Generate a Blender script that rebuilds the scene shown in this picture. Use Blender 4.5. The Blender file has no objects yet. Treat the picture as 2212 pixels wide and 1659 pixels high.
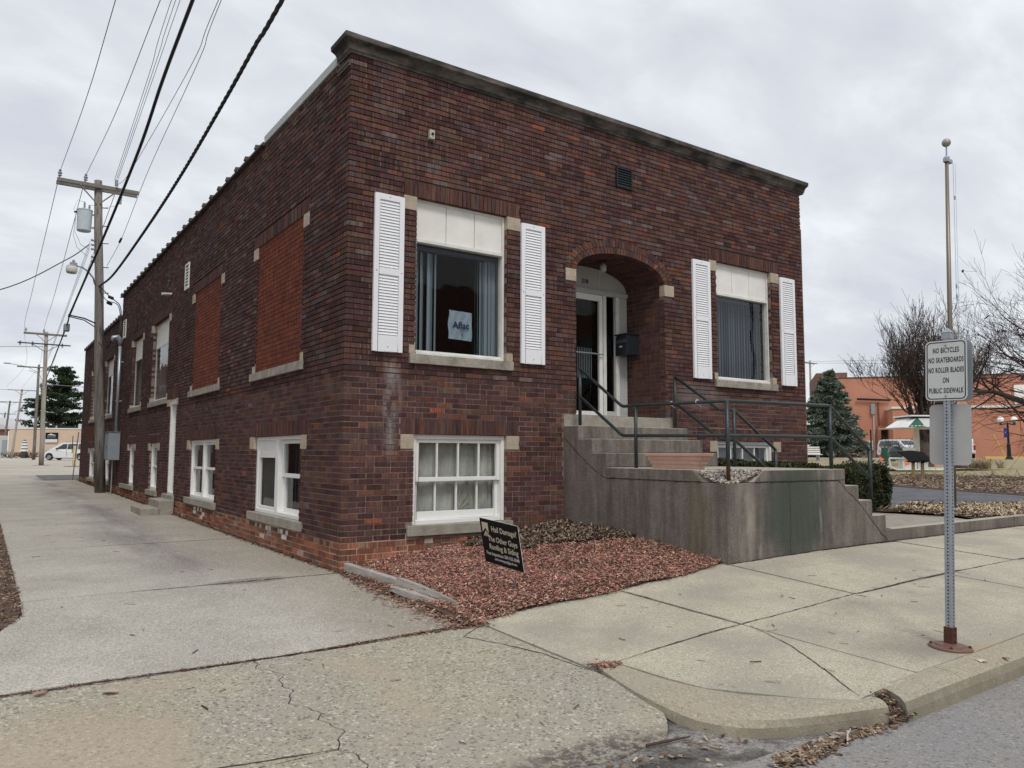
import bpy, bmesh, math, random
import numpy as np
from mathutils import Vector, Matrix
random.seed(7)
rng = np.random.default_rng(7)
R = math.radians
scene = bpy.context.scene
COL = scene.collection

# ------------------------------------------------------------------ camera
CAMP = Vector((-3.506, -8.605, 1.397))
yaw, pitch, roll = R(34.544), R(5.103), R(0.2405)
fw = Vector((math.sin(yaw)*math.cos(pitch), math.cos(yaw)*math.cos(pitch), math.sin(pitch)))
rt = Vector((math.cos(yaw), -math.sin(yaw), 0)); up = rt.cross(fw)
rt2 = rt*math.cos(roll)+up*math.sin(roll); up2 = rt2.cross(fw)
cam = bpy.data.objects.new('camera', bpy.data.cameras.new('camera'))
COL.objects.link(cam); scene.camera = cam
cam.matrix_world = Matrix.Translation(CAMP) @ Matrix((rt2, up2, -fw)).transposed().to_4x4()
cam.data.sensor_width = 36; cam.data.lens = 36*1665.25/2212
cam.data.clip_start = 0.05; cam.data.clip_end = 3000

# ------------------------------------------------------------------ world, sun, exposure
world = bpy.data.worlds.new('World'); scene.world = world; world.use_nodes = True
SUN_EL, SUN_AZ = R(55), R(200)          # azimuth measured from +Y clockwise
nt = world.node_tree; nt.nodes.clear()
def N(nt, t, **kw):
    n = nt.nodes.new(t)
    for k, v in kw.items():
        if hasattr(n, k): setattr(n, k, v)
        else: n.inputs[k].default_value = v
    return n
L_ = lambda nt, a, b: nt.links.new(a, b)
out = N(nt, 'ShaderNodeOutputWorld')
sky = N(nt, 'ShaderNodeTexSky'); sky.sky_type = 'NISHITA'; sky.sun_disc = False
sky.sun_elevation = SUN_EL; sky.sun_rotation = SUN_AZ
bg1 = N(nt, 'ShaderNodeBackground'); bg1.inputs[1].default_value = 0.1
L_(nt, sky.outputs[0], bg1.inputs[0])
tc = N(nt, 'ShaderNodeTexCoord')
sep = N(nt, 'ShaderNodeSeparateXYZ'); L_(nt, tc.outputs['Generated'], sep.inputs[0])
za = N(nt, 'ShaderNodeMath', operation='MAXIMUM'); L_(nt, sep.outputs[2], za.inputs[0]); za.inputs[1].default_value = 0
zb = N(nt, 'ShaderNodeMath', operation='ADD'); L_(nt, za.outputs[0], zb.inputs[0]); zb.inputs[1].default_value = 0.32
dx = N(nt, 'ShaderNodeMath', operation='DIVIDE'); L_(nt, sep.outputs[0], dx.inputs[0]); L_(nt, zb.outputs[0], dx.inputs[1])
dy = N(nt, 'ShaderNodeMath', operation='DIVIDE'); L_(nt, sep.outputs[1], dy.inputs[0]); L_(nt, zb.outputs[0], dy.inputs[1])
cmb = N(nt, 'ShaderNodeCombineXYZ'); L_(nt, dx.outputs[0], cmb.inputs[0]); L_(nt, dy.outputs[0], cmb.inputs[1])
mp = N(nt, 'ShaderNodeMapping'); mp.inputs['Rotation'].default_value = (0, 0, R(35)); mp.inputs['Scale'].default_value = (1.0, 1.6, 1)
L_(nt, cmb.outputs[0], mp.inputs[0])
n1 = N(nt, 'ShaderNodeTexNoise'); n1.inputs['Scale'].default_value = 2.9; n1.inputs['Detail'].default_value = 6; n1.inputs['Roughness'].default_value = .54; n1.inputs['Distortion'].default_value = .3
L_(nt, mp.outputs[0], n1.inputs['Vector'])
cr = N(nt, 'ShaderNodeValToRGB'); L_(nt, n1.outputs[0], cr.inputs[0])
e = cr.color_ramp.elements
e[0].position = .34; e[0].color = (.655, .68, .75, 1)
e[1].position = .66; e[1].color = (.88, .915, .94, 1)
m_ = cr.color_ramp.elements.new(.5); m_.color = (.745, .775, .825, 1)
bg2 = N(nt, 'ShaderNodeBackground'); bg2.inputs[1].default_value = .83
L_(nt, cr.outputs[0], bg2.inputs[0])
mx = N(nt, 'ShaderNodeMixShader'); mx.inputs[0].default_value = .94
L_(nt, bg1.outputs[0], mx.inputs[1]); L_(nt, bg2.outputs[0], mx.inputs[2]); L_(nt, mx.outputs[0], out.inputs[0])

sl = bpy.data.lights.new('sun', 'SUN'); sl.energy = 1.5; sl.angle = R(16); sl.color = (1, .96, .9)
sun = bpy.data.objects.new('sun', sl); COL.objects.link(sun)
sd = Vector((math.sin(SUN_AZ)*math.cos(SUN_EL), math.cos(SUN_AZ)*math.cos(SUN_EL), math.sin(SUN_EL)))
sun.rotation_euler = sd.to_track_quat('Z', 'Y').to_euler()
scene.view_settings.view_transform = 'Standard'; scene.view_settings.look = 'None'
scene.view_settings.exposure = 0.32; scene.view_settings.gamma = 1
scene.view_settings.use_curve_mapping = False
scene.cycles.max_bounces = 6; scene.cycles.transparent_max_bounces = 12

# ------------------------------------------------------------------ ground height
def tab(t, x):
    if x <= t[0][0]: return t[0][1]
    for (a, b), (c, d) in zip(t, t[1:]):
        if x <= c: return b+(d-b)*(x-a)/(c-a)
    return t[-1][1]
TA = [(-.1, -.08), (0, -.06), (1, .02), (2, .10), (3.3, .19), (4.9, .233), (6.5, .25), (9, .26), (14, .27)]
TB = [(-.1, -.18), (0, -.165), (.6, -.1), (1.3, -.05), (2.6, -.02), (5, .06), (9, .12), (14, .14)]
TS = [(0, -.2), (1.3, -.2), (2.6, -.17), (5, -.09), (9, -.03), (14, -.01)]
TL = [(0, 0), (9, .056), (18, .104), (28, .16), (56, .36), (75, .46), (200, .5)]
TR = [(10, .36), (14, .38), (24, .42), (33, .47), (45, .55), (65, 1.03), (80, 1.03), (300, 1.2)]
def sst(a, b, x):
    t = max(0, min(1, (x-a)/(b-a))); return t*t*(3-2*t)
def zg(x, y):
    if y <= 0 and x <= 0.02:
        return tab([(-9, -.22), (-5.4, -.2), (-2.9, -.08), (0, 0)], y)
    if y < -5.9: return tab(TS, x)
    if y <= -2.87:
        t = (y+2.87)/(-5.85+2.87); return tab(TA, x)*(1-t)+tab(TB, x)*t
    ang = math.degrees(math.atan2(x+3.506, y+8.605)); w = 1-sst(20, 45, ang)
    d = math.hypot(x+3.506, y+8.605)
    zr = tab(TR, d); zl = tab(TL, y) if y > 0 else 0
    if y < 0 and x < 9:
        m = tab([(0, 0), (.5, .1), (1, .2), (2.4, .3), (3.3, .4), (9, .4)], x); a = tab(TA, x); t = -y/2.87
        zz = m*(1-t)+a*t; k = sst(6.5, 9, x)
        return zz*(1-k)+zr*k
    return w*zl+(1-w)*zr

# ------------------------------------------------------------------ object helpers
WL = {}
def props(o, label=None, cat=None, group=None, kind=None):
    if label: o['label'] = label
    if cat: o['category'] = cat
    if group: o['group'] = group
    if kind: o['kind'] = kind
    return o
def thing(name, label, cat, loc=(0, 0, 0), group=None, kind=None, rot=None):
    o = bpy.data.objects.new(name, None); COL.objects.link(o); o.empty_display_size = .1
    if rot is None:
        o.location = loc; WL[o.name] = Vector(loc)
    else:
        o.matrix_world = Matrix.Translation(Vector(loc)) @ rot.to_4x4(); WL[o.name] = Vector((0, 0, 0))
    return props(o, label, cat, group, kind)
def rotz(a): return Matrix.Rotation(a, 3, 'Z')
def basis(r, u):
    r = Vector(r).normalized(); u = Vector(u); u = (u-r*u.dot(r)).normalized(); n = r.cross(u)
    return Matrix((r, u, n)).transposed()
class MB:
    def __init__(s): s.v = []; s.f = []; s.c = []
    def face(s, pts, col=(1, 1, 1)):
        b = len(s.v); s.v += [tuple(p) for p in pts]; s.f.append(tuple(range(b, b+len(pts)))); s.c.append(col)
    def box(s, x0, x1, y0, y1, z0, z1, col=(1, 1, 1)):
        b = len(s.v)
        s.v += [(x0, y0, z0), (x1, y0, z0), (x1, y1, z0), (x0, y1, z0), (x0, y0, z1), (x1, y0, z1), (x1, y1, z1), (x0, y1, z1)]
        for q in ((0, 3, 2, 1), (4, 5, 6, 7), (0, 1, 5, 4), (1, 2, 6, 5), (2, 3, 7, 6), (3, 0, 4, 7)):
            s.f.append(tuple(b+i for i in q)); s.c.append(col)
        return s
    def obox(s, c, ax, ay, az, col=(1, 1, 1)):
        c = Vector(c); ax = Vector(ax); ay = Vector(ay); az = Vector(az); b = len(s.v)
        for k in (-1, 1):
            for (i, j) in ((-1, -1), (1, -1), (1, 1), (-1, 1)):
                s.v.append(tuple(c+ax*i*.5+ay*j*.5+az*k*.5))
        for q in ((0, 3, 2, 1), (4, 5, 6, 7), (0, 1, 5, 4), (1, 2, 6, 5), (2, 3, 7, 6), (3, 0, 4, 7)):
            s.f.append(tuple(b+i for i in q)); s.c.append(col)
        return s
    def tube(s, pts, rad, seg=8, col=(1, 1, 1), cap=True):
        pts = [Vector(p) for p in pts]; n = len(pts)
        if not hasattr(rad, '__len__'): rad = [rad]*n
        b = len(s.v); prev = None
        for i, p in enumerate(pts):
            if i == 0: t = pts[1]-pts[0]
            elif i == n-1: t = pts[-1]-pts[-2]
            else: t = (pts[i+1]-pts[i]).normalized()+(pts[i]-pts[i-1]).normalized()
            t = t.normalized() if t.length > 1e-9 else Vector((0, 0, 1))
            if prev is None:
                a = t.orthogonal().normalized()
            else:
                a = (prev-t*prev.dot(t)); a = a.normalized() if a.length > 1e-6 else t.orthogonal().normalized()
            prev = a; c = t.cross(a)
            for k in range(seg):
                w = 2*math.pi*k/seg
                s.v.append(tuple(p+(a*math.cos(w)+c*math.sin(w))*rad[i]))
        for i in range(n-1):
            for k in range(seg):
                k2 = (k+1) % seg
                s.f.append((b+i*seg+k, b+i*seg+k2, b+(i+1)*seg+k2, b+(i+1)*seg+k)); s.c.append(col)
        if cap and seg > 2:
            s.f.append(tuple(b+k for k in reversed(range(seg)))); s.c.append(col)
            s.f.append(tuple(b+(n-1)*seg+k for k in range(seg))); s.c.append(col)
        return s
    def lathe(s, c, prof, seg=20, col=(1, 1, 1)):
        c = Vector(c); b = len(s.v)
        for (r, z) in prof:
            for k in range(seg):
                w = 2*math.pi*k/seg; s.v.append((c.x+r*math.cos(w), c.y+r*math.sin(w), c.z+z))
        for i in range(len(prof)-1):
            for k in range(seg):
                k2 = (k+1) % seg
                s.f.append((b+i*seg+k, b+i*seg+k2, b+(i+1)*seg+k2, b+(i+1)*seg+k)); s.c.append(col)
        s.f.append(tuple(b+k for k in reversed(range(seg)))); s.c.append(col)
        s.f.append(tuple(b+(len(prof)-1)*seg+k for k in range(seg))); s.c.append(col)
        return s
    def prism(s, poly, y0, y1, col=(1, 1, 1), ax='y'):
        # poly in (a,b); extruded along ax. ax='y': (a,*,b); 'x': (*,a,b); 'z': (a,b,*)
        def P(a, b_, t): return (a, t, b_) if ax == 'y' else ((t, a, b_) if ax == 'x' else (a, b_, t))
        n = len(poly); b = len(s.v)
        s.v += [P(a, q, y0) for a, q in poly]+[P(a, q, y1) for a, q in poly]
        s.f.append(tuple(b+i for i in range(n))); s.c.append(col)
        s.f.append(tuple(b+n+i for i in reversed(range(n)))); s.c.append(col)
        for i in range(n):
            j = (i+1) % n; s.f.append((b+i, b+n+i, b+n+j, b+j)); s.c.append(col)
        return s
    def mesh(s, name, mat, off=Vector((0, 0, 0)), smooth=False, colour=True):
        me = bpy.data.meshes.new(name)
        me.from_pydata([(x-off[0], y-off[1], z-off[2]) for x, y, z in s.v], [], s.f)
        if colour:
            at = me.attributes.new('Col', 'FLOAT_COLOR', 'FACE')
            arr = np.ones((len(s.f), 4), dtype=np.float32); arr[:, :3] = np.array(s.c, dtype=np.float32).reshape(-1, 3)
            at.data.foreach_set('color', arr.ravel())
        if smooth: me.polygons.foreach_set('use_smooth', [True]*len(me.polygons))
        me.materials.append(mat); me.update()
        bm = bmesh.new(); bm.from_mesh(me); bmesh.ops.recalc_face_normals(bm, faces=bm.faces); bm.to_mesh(me); bm.free()
        return me
    def build(s, name, mat, parent=None, origin=None, smooth=False, kind=None, bevel=0):
        if parent is not None: off = WL[parent.name]
        else: off = Vector(origin) if origin is not None else Vector((0, 0, 0))
        me = s.mesh(name, mat, off, smooth)
        if bevel:
            bm = bmesh.new(); bm.from_mesh(me)
            bmesh.ops.remove_doubles(bm, verts=bm.verts, dist=1e-5)
            bmesh.ops.bevel(bm, geom=[e_ for e_ in bm.edges if len(e_.link_faces) == 2 and e_.calc_face_angle(0) > .5], offset=bevel, segments=2, affect='EDGES', profile=.5)
            bm.to_mesh(me); bm.free()
        o = bpy.data.objects.new(name, me); COL.objects.link(o)
        if parent is not None: o.parent = parent; WL[o.name] = off
        else: o.location = off; WL[o.name] = off
        if kind: o['kind'] = kind
        return o
def inst(name, mesh, parent, loc):
    o = bpy.data.objects.new(name, mesh); COL.objects.link(o); o.parent = parent
    o.location = Vector(loc)-WL[parent.name]; return o
def npmesh(name, verts, faces, cols, mat):
    me = bpy.data.meshes.new(name)
    verts = np.asarray(verts, dtype=np.float32); faces = np.asarray(faces, dtype=np.int32); k = faces.shape[1]
    me.vertices.add(len(verts)); me.vertices.foreach_set('co', verts.ravel())
    me.loops.add(faces.size); me.loops.foreach_set('vertex_index', faces.ravel())
    me.polygons.add(len(faces)); me.polygons.foreach_set('loop_start', np.arange(len(faces), dtype=np.int32)*k)
    me.update(calc_edges=True)
    at = me.attributes.new('Col', 'FLOAT_COLOR', 'FACE')
    c4 = np.ones((len(faces), 4), dtype=np.float32); c4[:, :3] = cols
    at.data.foreach_set('color', c4.ravel())
    me.materials.append(mat); return me
def quads(cen, a, b, cols, name, mat):
    # cen,a,b: (n,3) centre and half axes -> quads
    n = len(cen)
    v = np.stack([cen-a-b, cen+a-b, cen+a+b, cen-a+b], 1).reshape(-1, 3)
    f = np.arange(n*4).reshape(n, 4); return npmesh(name, v, f, cols, mat)
def link(name, me, parent=None, label=None, cat=None, kind=None, group=None):
    o = bpy.data.objects.new(name, me); COL.objects.link(o); WL[o.name] = Vector((0, 0, 0))
    if parent is not None:
        o.parent = parent; o.location = -WL[parent.name]
    return props(o, label, cat, group, kind)
def text(body, size, mat, parent, M, xs=1.0, name='lettering', align='CENTER', bold=0.0, ext=.0008, spacing=1.0):
    cu = bpy.data.curves.new('t', 'FONT'); cu.body = body; cu.size = size; cu.extrude = ext; cu.offset = bold
    cu.align_x = align; cu.align_y = 'CENTER'; cu.resolution_u = 3; cu.space_character = spacing
    to = bpy.data.objects.new('t', cu); COL.objects.link(to)
    dg = bpy.context.evaluated_depsgraph_get(); me = bpy.data.meshes.new_from_object(to.evaluated_get(dg))
    bpy.data.objects.remove(to); bpy.data.curves.remove(cu)
    me.transform(Matrix.Diagonal((xs, 1, 1, 1))); me.transform(M)
    me.materials.clear(); me.materials.append(mat)
    o = bpy.data.objects.new(name, me); COL.objects.link(o); o.parent = parent
    return o

# ------------------------------------------------------------------ materials
MATS = {}
def mat(name, col=(.5, .5, .5), rough=.8, metal=0, attr=False, noise=0, nscale=5, nstretch=(1, 1, 1), speck=0, sscale=200, bump=0, bscale=40, spec=.3, extra=None, darks=None, fine=0):
    m = bpy.data.materials.new(name); m.use_nodes = True; nt = m.node_tree; nt.nodes.clear()
    o = N(nt, 'ShaderNodeOutputMaterial'); p = N(nt, 'ShaderNodeBsdfPrincipled')
    p.inputs['Roughness'].default_value = rough; p.inputs['Metallic'].default_value = metal
    p.inputs['Specular IOR Level'].default_value = spec
    L_(nt, p.outputs[0], o.inputs[0])
    geo = N(nt, 'ShaderNodeNewGeometry')
    if attr:
        a = N(nt, 'ShaderNodeAttribute'); a.attribute_name = 'Col'; c = a.outputs[0]
    else:
        r = N(nt, 'ShaderNodeRGB'); r.outputs[0].default_value = (*col, 1); c = r.outputs[0]
    def mul(c, f):
        x = N(nt, 'ShaderNodeMix'); x.data_type = 'RGBA'; x.blend_type = 'MULTIPLY'; x.inputs[0].default_value = 1
        L_(nt, c, x.inputs[6]); L_(nt, f, x.inputs[7]); return x.outputs[2]
    def nz(scale, stretch=(1, 1, 1), detail=4, rough=.6):
        mp = N(nt, 'ShaderNodeMapping'); mp.inputs['Scale'].default_value = stretch; L_(nt, geo.outputs['Position'], mp.inputs[0])
        n = N(nt, 'ShaderNodeTexNoise'); n.inputs['Scale'].default_value = scale; n.inputs['Detail'].default_value = detail; n.inputs['Roughness'].default_value = rough
        L_(nt, mp.outputs[0], n.inputs['Vector']); return n.outputs[0]
    def rng_(f, lo, hi, a=.25, b=.75):
        x = N(nt, 'ShaderNodeMapRange'); x.inputs[1].default_value = a; x.inputs[2].default_value = b; x.inputs[3].default_value = lo; x.inputs[4].default_value = hi
        L_(nt, f, x.inputs[0]); return x.outputs[0]
    if noise: c = mul(c, rng_(nz(nscale, nstretch), 1-noise, 1+noise))
    if fine: c = mul(c, rng_(nz(nscale*9, nstretch, 3), 1-fine, 1+fine))
    if speck:
        v = N(nt, 'ShaderNodeTexVoronoi'); v.inputs['Scale'].default_value = sscale; L_(nt, geo.outputs['Position'], v.inputs['Vector'])
        s3 = N(nt, 'ShaderNodeSeparateColor'); L_(nt, v.outputs['Color'], s3.inputs[0])
        c = mul(c, rng_(s3.outputs[0], 1-speck, 1+speck, 0, 1))
    H = dict(nt=nt, mul=mul, nz=nz, rng=rng_, geo=geo, p=p)
    if extra: c = extra(H, c)
    L_(nt, c, p.inputs['Base Color'])
    if bump:
        b = N(nt, 'ShaderNodeBump'); b.inputs['Strength'].default_value = bump; b.inputs['Distance'].default_value = .02
        L_(nt, nz(bscale), b.inputs['Height']); L_(nt, b.outputs[0], p.inputs['Normal'])
    MATS[name] = m; return m
def mixc(nt, c, col, fac):
    x = N(nt, 'ShaderNodeMix'); x.data_type = 'RGBA'; L_(nt, fac, x.inputs[0]); L_(nt, c, x.inputs[6])
    if hasattr(col, 'is_linked'): L_(nt, col, x.inputs[7])
    else: x.inputs[7].default_value = (*col, 1)
    return x.outputs[2]
def mth(nt, op, a, b=None, clamp=False):
    x = N(nt, 'ShaderNodeMath', operation=op); x.use_clamp = clamp
    for i, q in enumerate((a, b)):
        if q is None: continue
        if isinstance(q, (int, float)): x.inputs[i].default_value = q
        else: L_(nt, q, x.inputs[i])
    return x.outputs[0]
def blob(H, cx, cy, cz, sx, sy, sz, edge=.35):
    """soft-edged stain and shade mask round a point of the place"""
    nt = H['nt']; s = N(nt, 'ShaderNodeSeparateXYZ'); L_(nt, H['geo'].outputs['Position'], s.inputs[0])
    t = None
    for i, (c, w) in enumerate(((cx, sx), (cy, sy), (cz, sz))):
        if w is None: continue
        q = mth(nt, 'DIVIDE', mth(nt, 'SUBTRACT', s.outputs[i], c), w); q = mth(nt, 'MULTIPLY', q, q)
        t = q if t is None else mth(nt, 'ADD', t, q)
    n = H['nz'](4, (1, 1, 1), 4); t = mth(nt, 'ADD', t, mth(nt, 'MULTIPLY', mth(nt, 'SUBTRACT', n, .5), 1.6))
    return H['rng'](t, 1, 0, 1-edge, 1+edge)

def brick_extra(H, c):
    nt = H['nt']
    c = H['mul'](c, H['rng'](H['nz'](55, (1, 1, .06), 2, .7), .52, 1.48, .3, .7))      # wire-cut drag marks
    c = H['mul'](c, H['rng'](H['nz'](.45, (1, 1, 1), 3), .88, 1.14))
    m = blob(H, .62, 0, 2.0, .13, .6, .62, .7)                                            # lime bloom under the shutter
    m = mth(nt, 'MULTIPLY', m, H['rng'](H['nz'](9, (1, 1, .4), 3), 0, .6, .4, .7))
    c = mixc(nt, c, (.42, .40, .38), m)
    m2 = mth(nt, 'MULTIPLY', blob(H, 6.1, 0, 2.35, .55, .6, .2, .6), .22)
    return mixc(nt, c, (.35, .33, .32), m2)
M_BRICK = mat('fired_brick', attr=True, rough=.9, spec=.12, bump=.25, bscale=90, extra=brick_extra)
def mortar_extra(H, c):
    nt = H['nt']; s = N(nt, 'ShaderNodeSeparateXYZ'); L_(nt, H['geo'].outputs['Position'], s.inputs[0])
    z = mth(nt, 'ADD', s.outputs[2], mth(nt, 'MULTIPLY', H['nz'](.8), 1.2))
    f = H['rng'](z, 0, 1, 2.6, 4.3); c = mixc(nt, c, (.20, .15, .135), f)
    f2 = H['rng'](z, 1, 0, .85, 1.0); return mixc(nt, c, (.44, .34, .28), f2)
M_MORTAR = mat('mortar', col=(.235, .175, .15), rough=.95, spec=.1, noise=.3, nscale=6, extra=mortar_extra)
M_STONE = mat('limestone', col=(.40, .335, .26), rough=.9, noise=.18, nscale=9, speck=.12, sscale=110, bump=.2)
M_SILL = mat('weathered_limestone', col=(.29, .265, .225), rough=.9, noise=.4, nscale=7, nstretch=(1, 1, 1), fine=.25, bump=.25)
def cop_extra(H, c):
    f = H['rng'](H['nz'](2.2, (1, 1, 3), 5), 0, 1, .36, .60); return mixc(H['nt'], c, (.04, .04, .04), f)
M_COPING = mat('sooty_limestone', col=(.165, .145, .13), rough=.95, noise=.3, nscale=12, bump=.2, extra=cop_extra)
M_WHITE = mat('white_paint', col=(.78, .78, .76), rough=.45, noise=.05, nscale=3)
M_WHITE2 = mat('worn_white_paint', col=(.68, .68, .64), rough=.6, noise=.13, nscale=6)
M_VINYL = mat('white_vinyl', col=(.80, .81, .84), rough=.35)
M_PANEL = mat('white_panel', col=(.76, .75, .70), rough=.5, noise=.09, nscale=3.5)
M_GREYPAINT = mat('grey_white_paint', col=(.46, .47, .46), rough=.55, noise=.08, nscale=4)
def stair_extra(H, c):
    nt = H['nt']
    c = H['mul'](c, H['rng'](H['nz'](3.2, (1, 1, .18), 4), .66, 1.26, .32, .68))
    c = H['mul'](c, H['rng'](H['nz'](14, (1, 1, .12), 4), .78, 1.2, .3, .7))
    g = mth(nt, 'MULTIPLY', blob(H, 4.55, -2.89, .75, .60, .4, .60, .5), .8); c = mixc(nt, c, (.052, .068, .055), g)
    st = mth(nt, 'MULTIPLY', blob(H, 3.62, -2.89, .60, .13, .4, .8, .9), .75); st = mth(nt, 'MULTIPLY', st, H['rng'](H['nz'](7, (1, 1, .25), 4), .2, 1, .38, .6)); c = mixc(nt, c, (.34, .315, .265), st)
    s2 = mth(nt, 'MULTIPLY', blob(H, 3.31, -2.45, .68, .4, .16, .55, .5), .4); c = mixc(nt, c, (.115, .12, .06), s2)
    ef = H['rng'](H['nz'](5, (1, 1, .1), 5, .7), 0, .55, .64, .74); c = mixc(nt, c, (.36, .34, .32), ef)
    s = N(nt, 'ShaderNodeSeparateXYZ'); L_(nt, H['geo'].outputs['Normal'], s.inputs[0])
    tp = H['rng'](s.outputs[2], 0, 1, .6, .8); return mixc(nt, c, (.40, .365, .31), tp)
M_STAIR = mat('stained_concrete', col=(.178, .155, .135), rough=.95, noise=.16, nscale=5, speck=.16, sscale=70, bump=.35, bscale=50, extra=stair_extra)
M_STEP = mat('step_concrete', col=(.30, .28, .235), rough=.95, noise=.25, nscale=5, speck=.12, sscale=90, bump=.3)
def slab_extra(H, c):
    nt = H['nt']
    c = mixc(nt, c, (.32, .305, .25), H['rng'](H['nz'](1.1, (1, 1, 1), 3), 0, .75, .42, .62))
    v = N(nt, 'ShaderNodeTexVoronoi'); v.inputs['Scale'].default_value = 105; L_(nt, H['geo'].outputs['Position'], v.inputs['Vector'])
    s3 = N(nt, 'ShaderNodeSeparateColor'); L_(nt, v.outputs['Color'], s3.inputs[0])
    return mixc(nt, c, (.62, .60, .56), H['rng'](s3.outputs[1], 0, .75, .955, .99))
def slab_rust_shade(H, c):
    c = slab_extra(H, c); m = mth(H['nt'], 'MULTIPLY', blob(H, 2.62, -5.86, None, .35, .13, None, .6) if False else blob(H, 2.6, -5.84, 0, .33, .12, 3, .6), .3)
    c = mixc(H['nt'], c, (.50, .33, .14), m)
    m = mth(H['nt'], 'MULTIPLY', blob(H, 2.28, -5.5, 0, .42, .28, 3, .7), .4); return mixc(H['nt'], c, (.16, .14, .12), m)  # dark spot left of the post base: its shadow painted into the slab
M_SLAB = mat('sidewalk_concrete', col=(.455, .412, .325), rough=.95, noise=.10, nscale=2.0, speck=.30, sscale=125, bump=.4, bscale=160, extra=slab_rust_shade)
def agg(name, base, sc, lite, dark, post=None):
    def ex(H, c):
        nt = H['nt']
        c = mixc(nt, c, (base[0]*.93, base[1]*.96, base[2]*1.02), H['rng'](H['nz'](.7, (1, 1, 1), 3), 0, 1, .4, .6))
        for s, k in ((sc, 1.0), (sc*.55, .8)):
            v = N(nt, 'ShaderNodeTexVoronoi'); v.inputs['Scale'].default_value = s; L_(nt, H['geo'].outputs['Position'], v.inputs['Vector'])
            s3 = N(nt, 'ShaderNodeSeparateColor'); L_(nt, v.outputs['Color'], s3.inputs[0])
            edge = H['rng'](v.outputs['Distance'], 1, 0, .35, .6)
            c = mixc(nt, c, (.60, .555, .475), mth(nt, 'MULTIPLY', H['rng'](s3.outputs[0], 0, lite*k, .80, .92), edge))
            c = mixc(nt, c, (.12, .11, .10), mth(nt, 'MULTIPLY', H['rng'](s3.outputs[1], 0, dark*k, .78, .9), edge))
        return post(H, c) if post else c
    return mat(name, col=base, rough=.95, noise=.12, nscale=1.6, speck=.14, sscale=sc*1.3, bump=.5, bscale=110, extra=ex)
def apron_dirt(H, c):
    nt = H['nt']
    for (x, y, sx, sy, k) in ((-.85, -5.38, .75, .17, .8), (-.25, -5.5, .4, .14, .7), (-1.9, -5.6, .9, .2, .6)):
        c = mixc(nt, c, (.06, .055, .052), mth(nt, 'MULTIPLY', mth(nt, 'MULTIPLY', blob(H, x, y, 0, sx, sy, 4, .7), k), H['rng'](H['nz'](22, (1, 1, 1), 3), .25, 1, .42, .56)))
    return mixc(nt, c, (.42, .335, .255), mth(nt, 'MULTIPLY', H['rng'](H['nz'](1.0, (1, .6, 1), 3), 0, 1, .52, .66), .55))
M_APRON = agg('exposed_aggregate', (.365, .33, .255), 70, .85, .85, apron_dirt)
def kerb_dirt_shade(H, c):
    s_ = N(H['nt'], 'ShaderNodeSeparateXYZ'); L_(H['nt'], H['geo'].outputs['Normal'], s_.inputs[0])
    return mixc(H['nt'], c, (.22, .195, .145), mth(H['nt'], 'MULTIPLY', H['rng'](s_.outputs[2], .85, 0, .25, .85), H['rng'](H['nz'](5), .5, 1, .35, .6)))  # steep faces darker: mossy dirt plus shade put into the colour
M_CURB = agg('curb_concrete', (.40, .345, .255), 105, .6, .5, kerb_dirt_shade)
def alley_extra(H, c):
    nt = H['nt']; s = N(nt, 'ShaderNodeSeparateXYZ'); L_(nt, H['geo'].outputs['Position'], s.inputs[0])
    wob = mth(nt, 'MULTIPLY', mth(nt, 'SUBTRACT', H['nz'](.5, (1, .3, 1)), .5), 1.1)
    x = mth(nt, 'ADD', s.outputs[0], wob)
    d = mth(nt, 'ABSOLUTE', mth(nt, 'ADD', x, 1.25)); m = mth(nt, 'MULTIPLY', H['rng'](d, .75, 0, .05, .75), H['rng'](H['nz'](1.3, (1, .25, 1)), .1, 1, .35, .6))
    m = mth(nt, 'MULTIPLY', m, H['rng'](s.outputs[1], 0, 1, -1.2, 2.5)); c = mixc(nt, c, (.13, .12, .115), m)
    w = H['rng'](x, 0, .6, -1.2, -.3); c = mixc(nt, c, (.27, .22, .165), w)
    p = blob(H, -1.0, .05, 0, .42, .16, 3, .4); c = mixc(nt, c, (.155, .135, .11), mth(nt, 'MULTIPLY', p, .7))
    v = N(nt, 'ShaderNodeTexVoronoi'); v.inputs['Scale'].default_value = 95; L_(nt, H['geo'].outputs['Position'], v.inputs['Vector'])
    s3 = N(nt, 'ShaderNodeSeparateColor'); L_(nt, v.outputs['Color'], s3.inputs[0])
    c = mixc(nt, c, (.64, .62, .58), H['rng'](s3.outputs[0], 0, .6, .88, .96)); return mixc(nt, c, (.14, .13, .12), H['rng'](s3.outputs[1], 0, .45, .9, .97))
M_ALLEY = mat('alley_concrete', col=(.385, .362, .315), rough=.95, noise=.20, nscale=.9, speck=.28, sscale=120, bump=.3, bscale=120, extra=alley_extra)
M_ASPH = agg('street_asphalt', (.285, .268, .25), 85, .35, .8)
def dirt_asph(H, c):
    m = H['rng'](H['nz'](2.6, (1, 1, 1), 4), 0, .85, .42, .6); return mixc(H['nt'], c, (.045, .04, .038), m)
M_GUTTER = mat('dirty_gutter', col=(.24, .225, .21), rough=.95, speck=.4, sscale=80, extra=dirt_asph, bump=.4)
M_ASPH2 = mat('driveway_asphalt', col=(.105, .11, .12), rough=.9, noise=.3, nscale=1.5, nstretch=(1, 1, 1), speck=.3, sscale=25, bump=.2)
M_LOT = mat('lot_concrete', col=(.44, .40, .34), rough=.95, noise=.14, nscale=.35, fine=.12)
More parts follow.
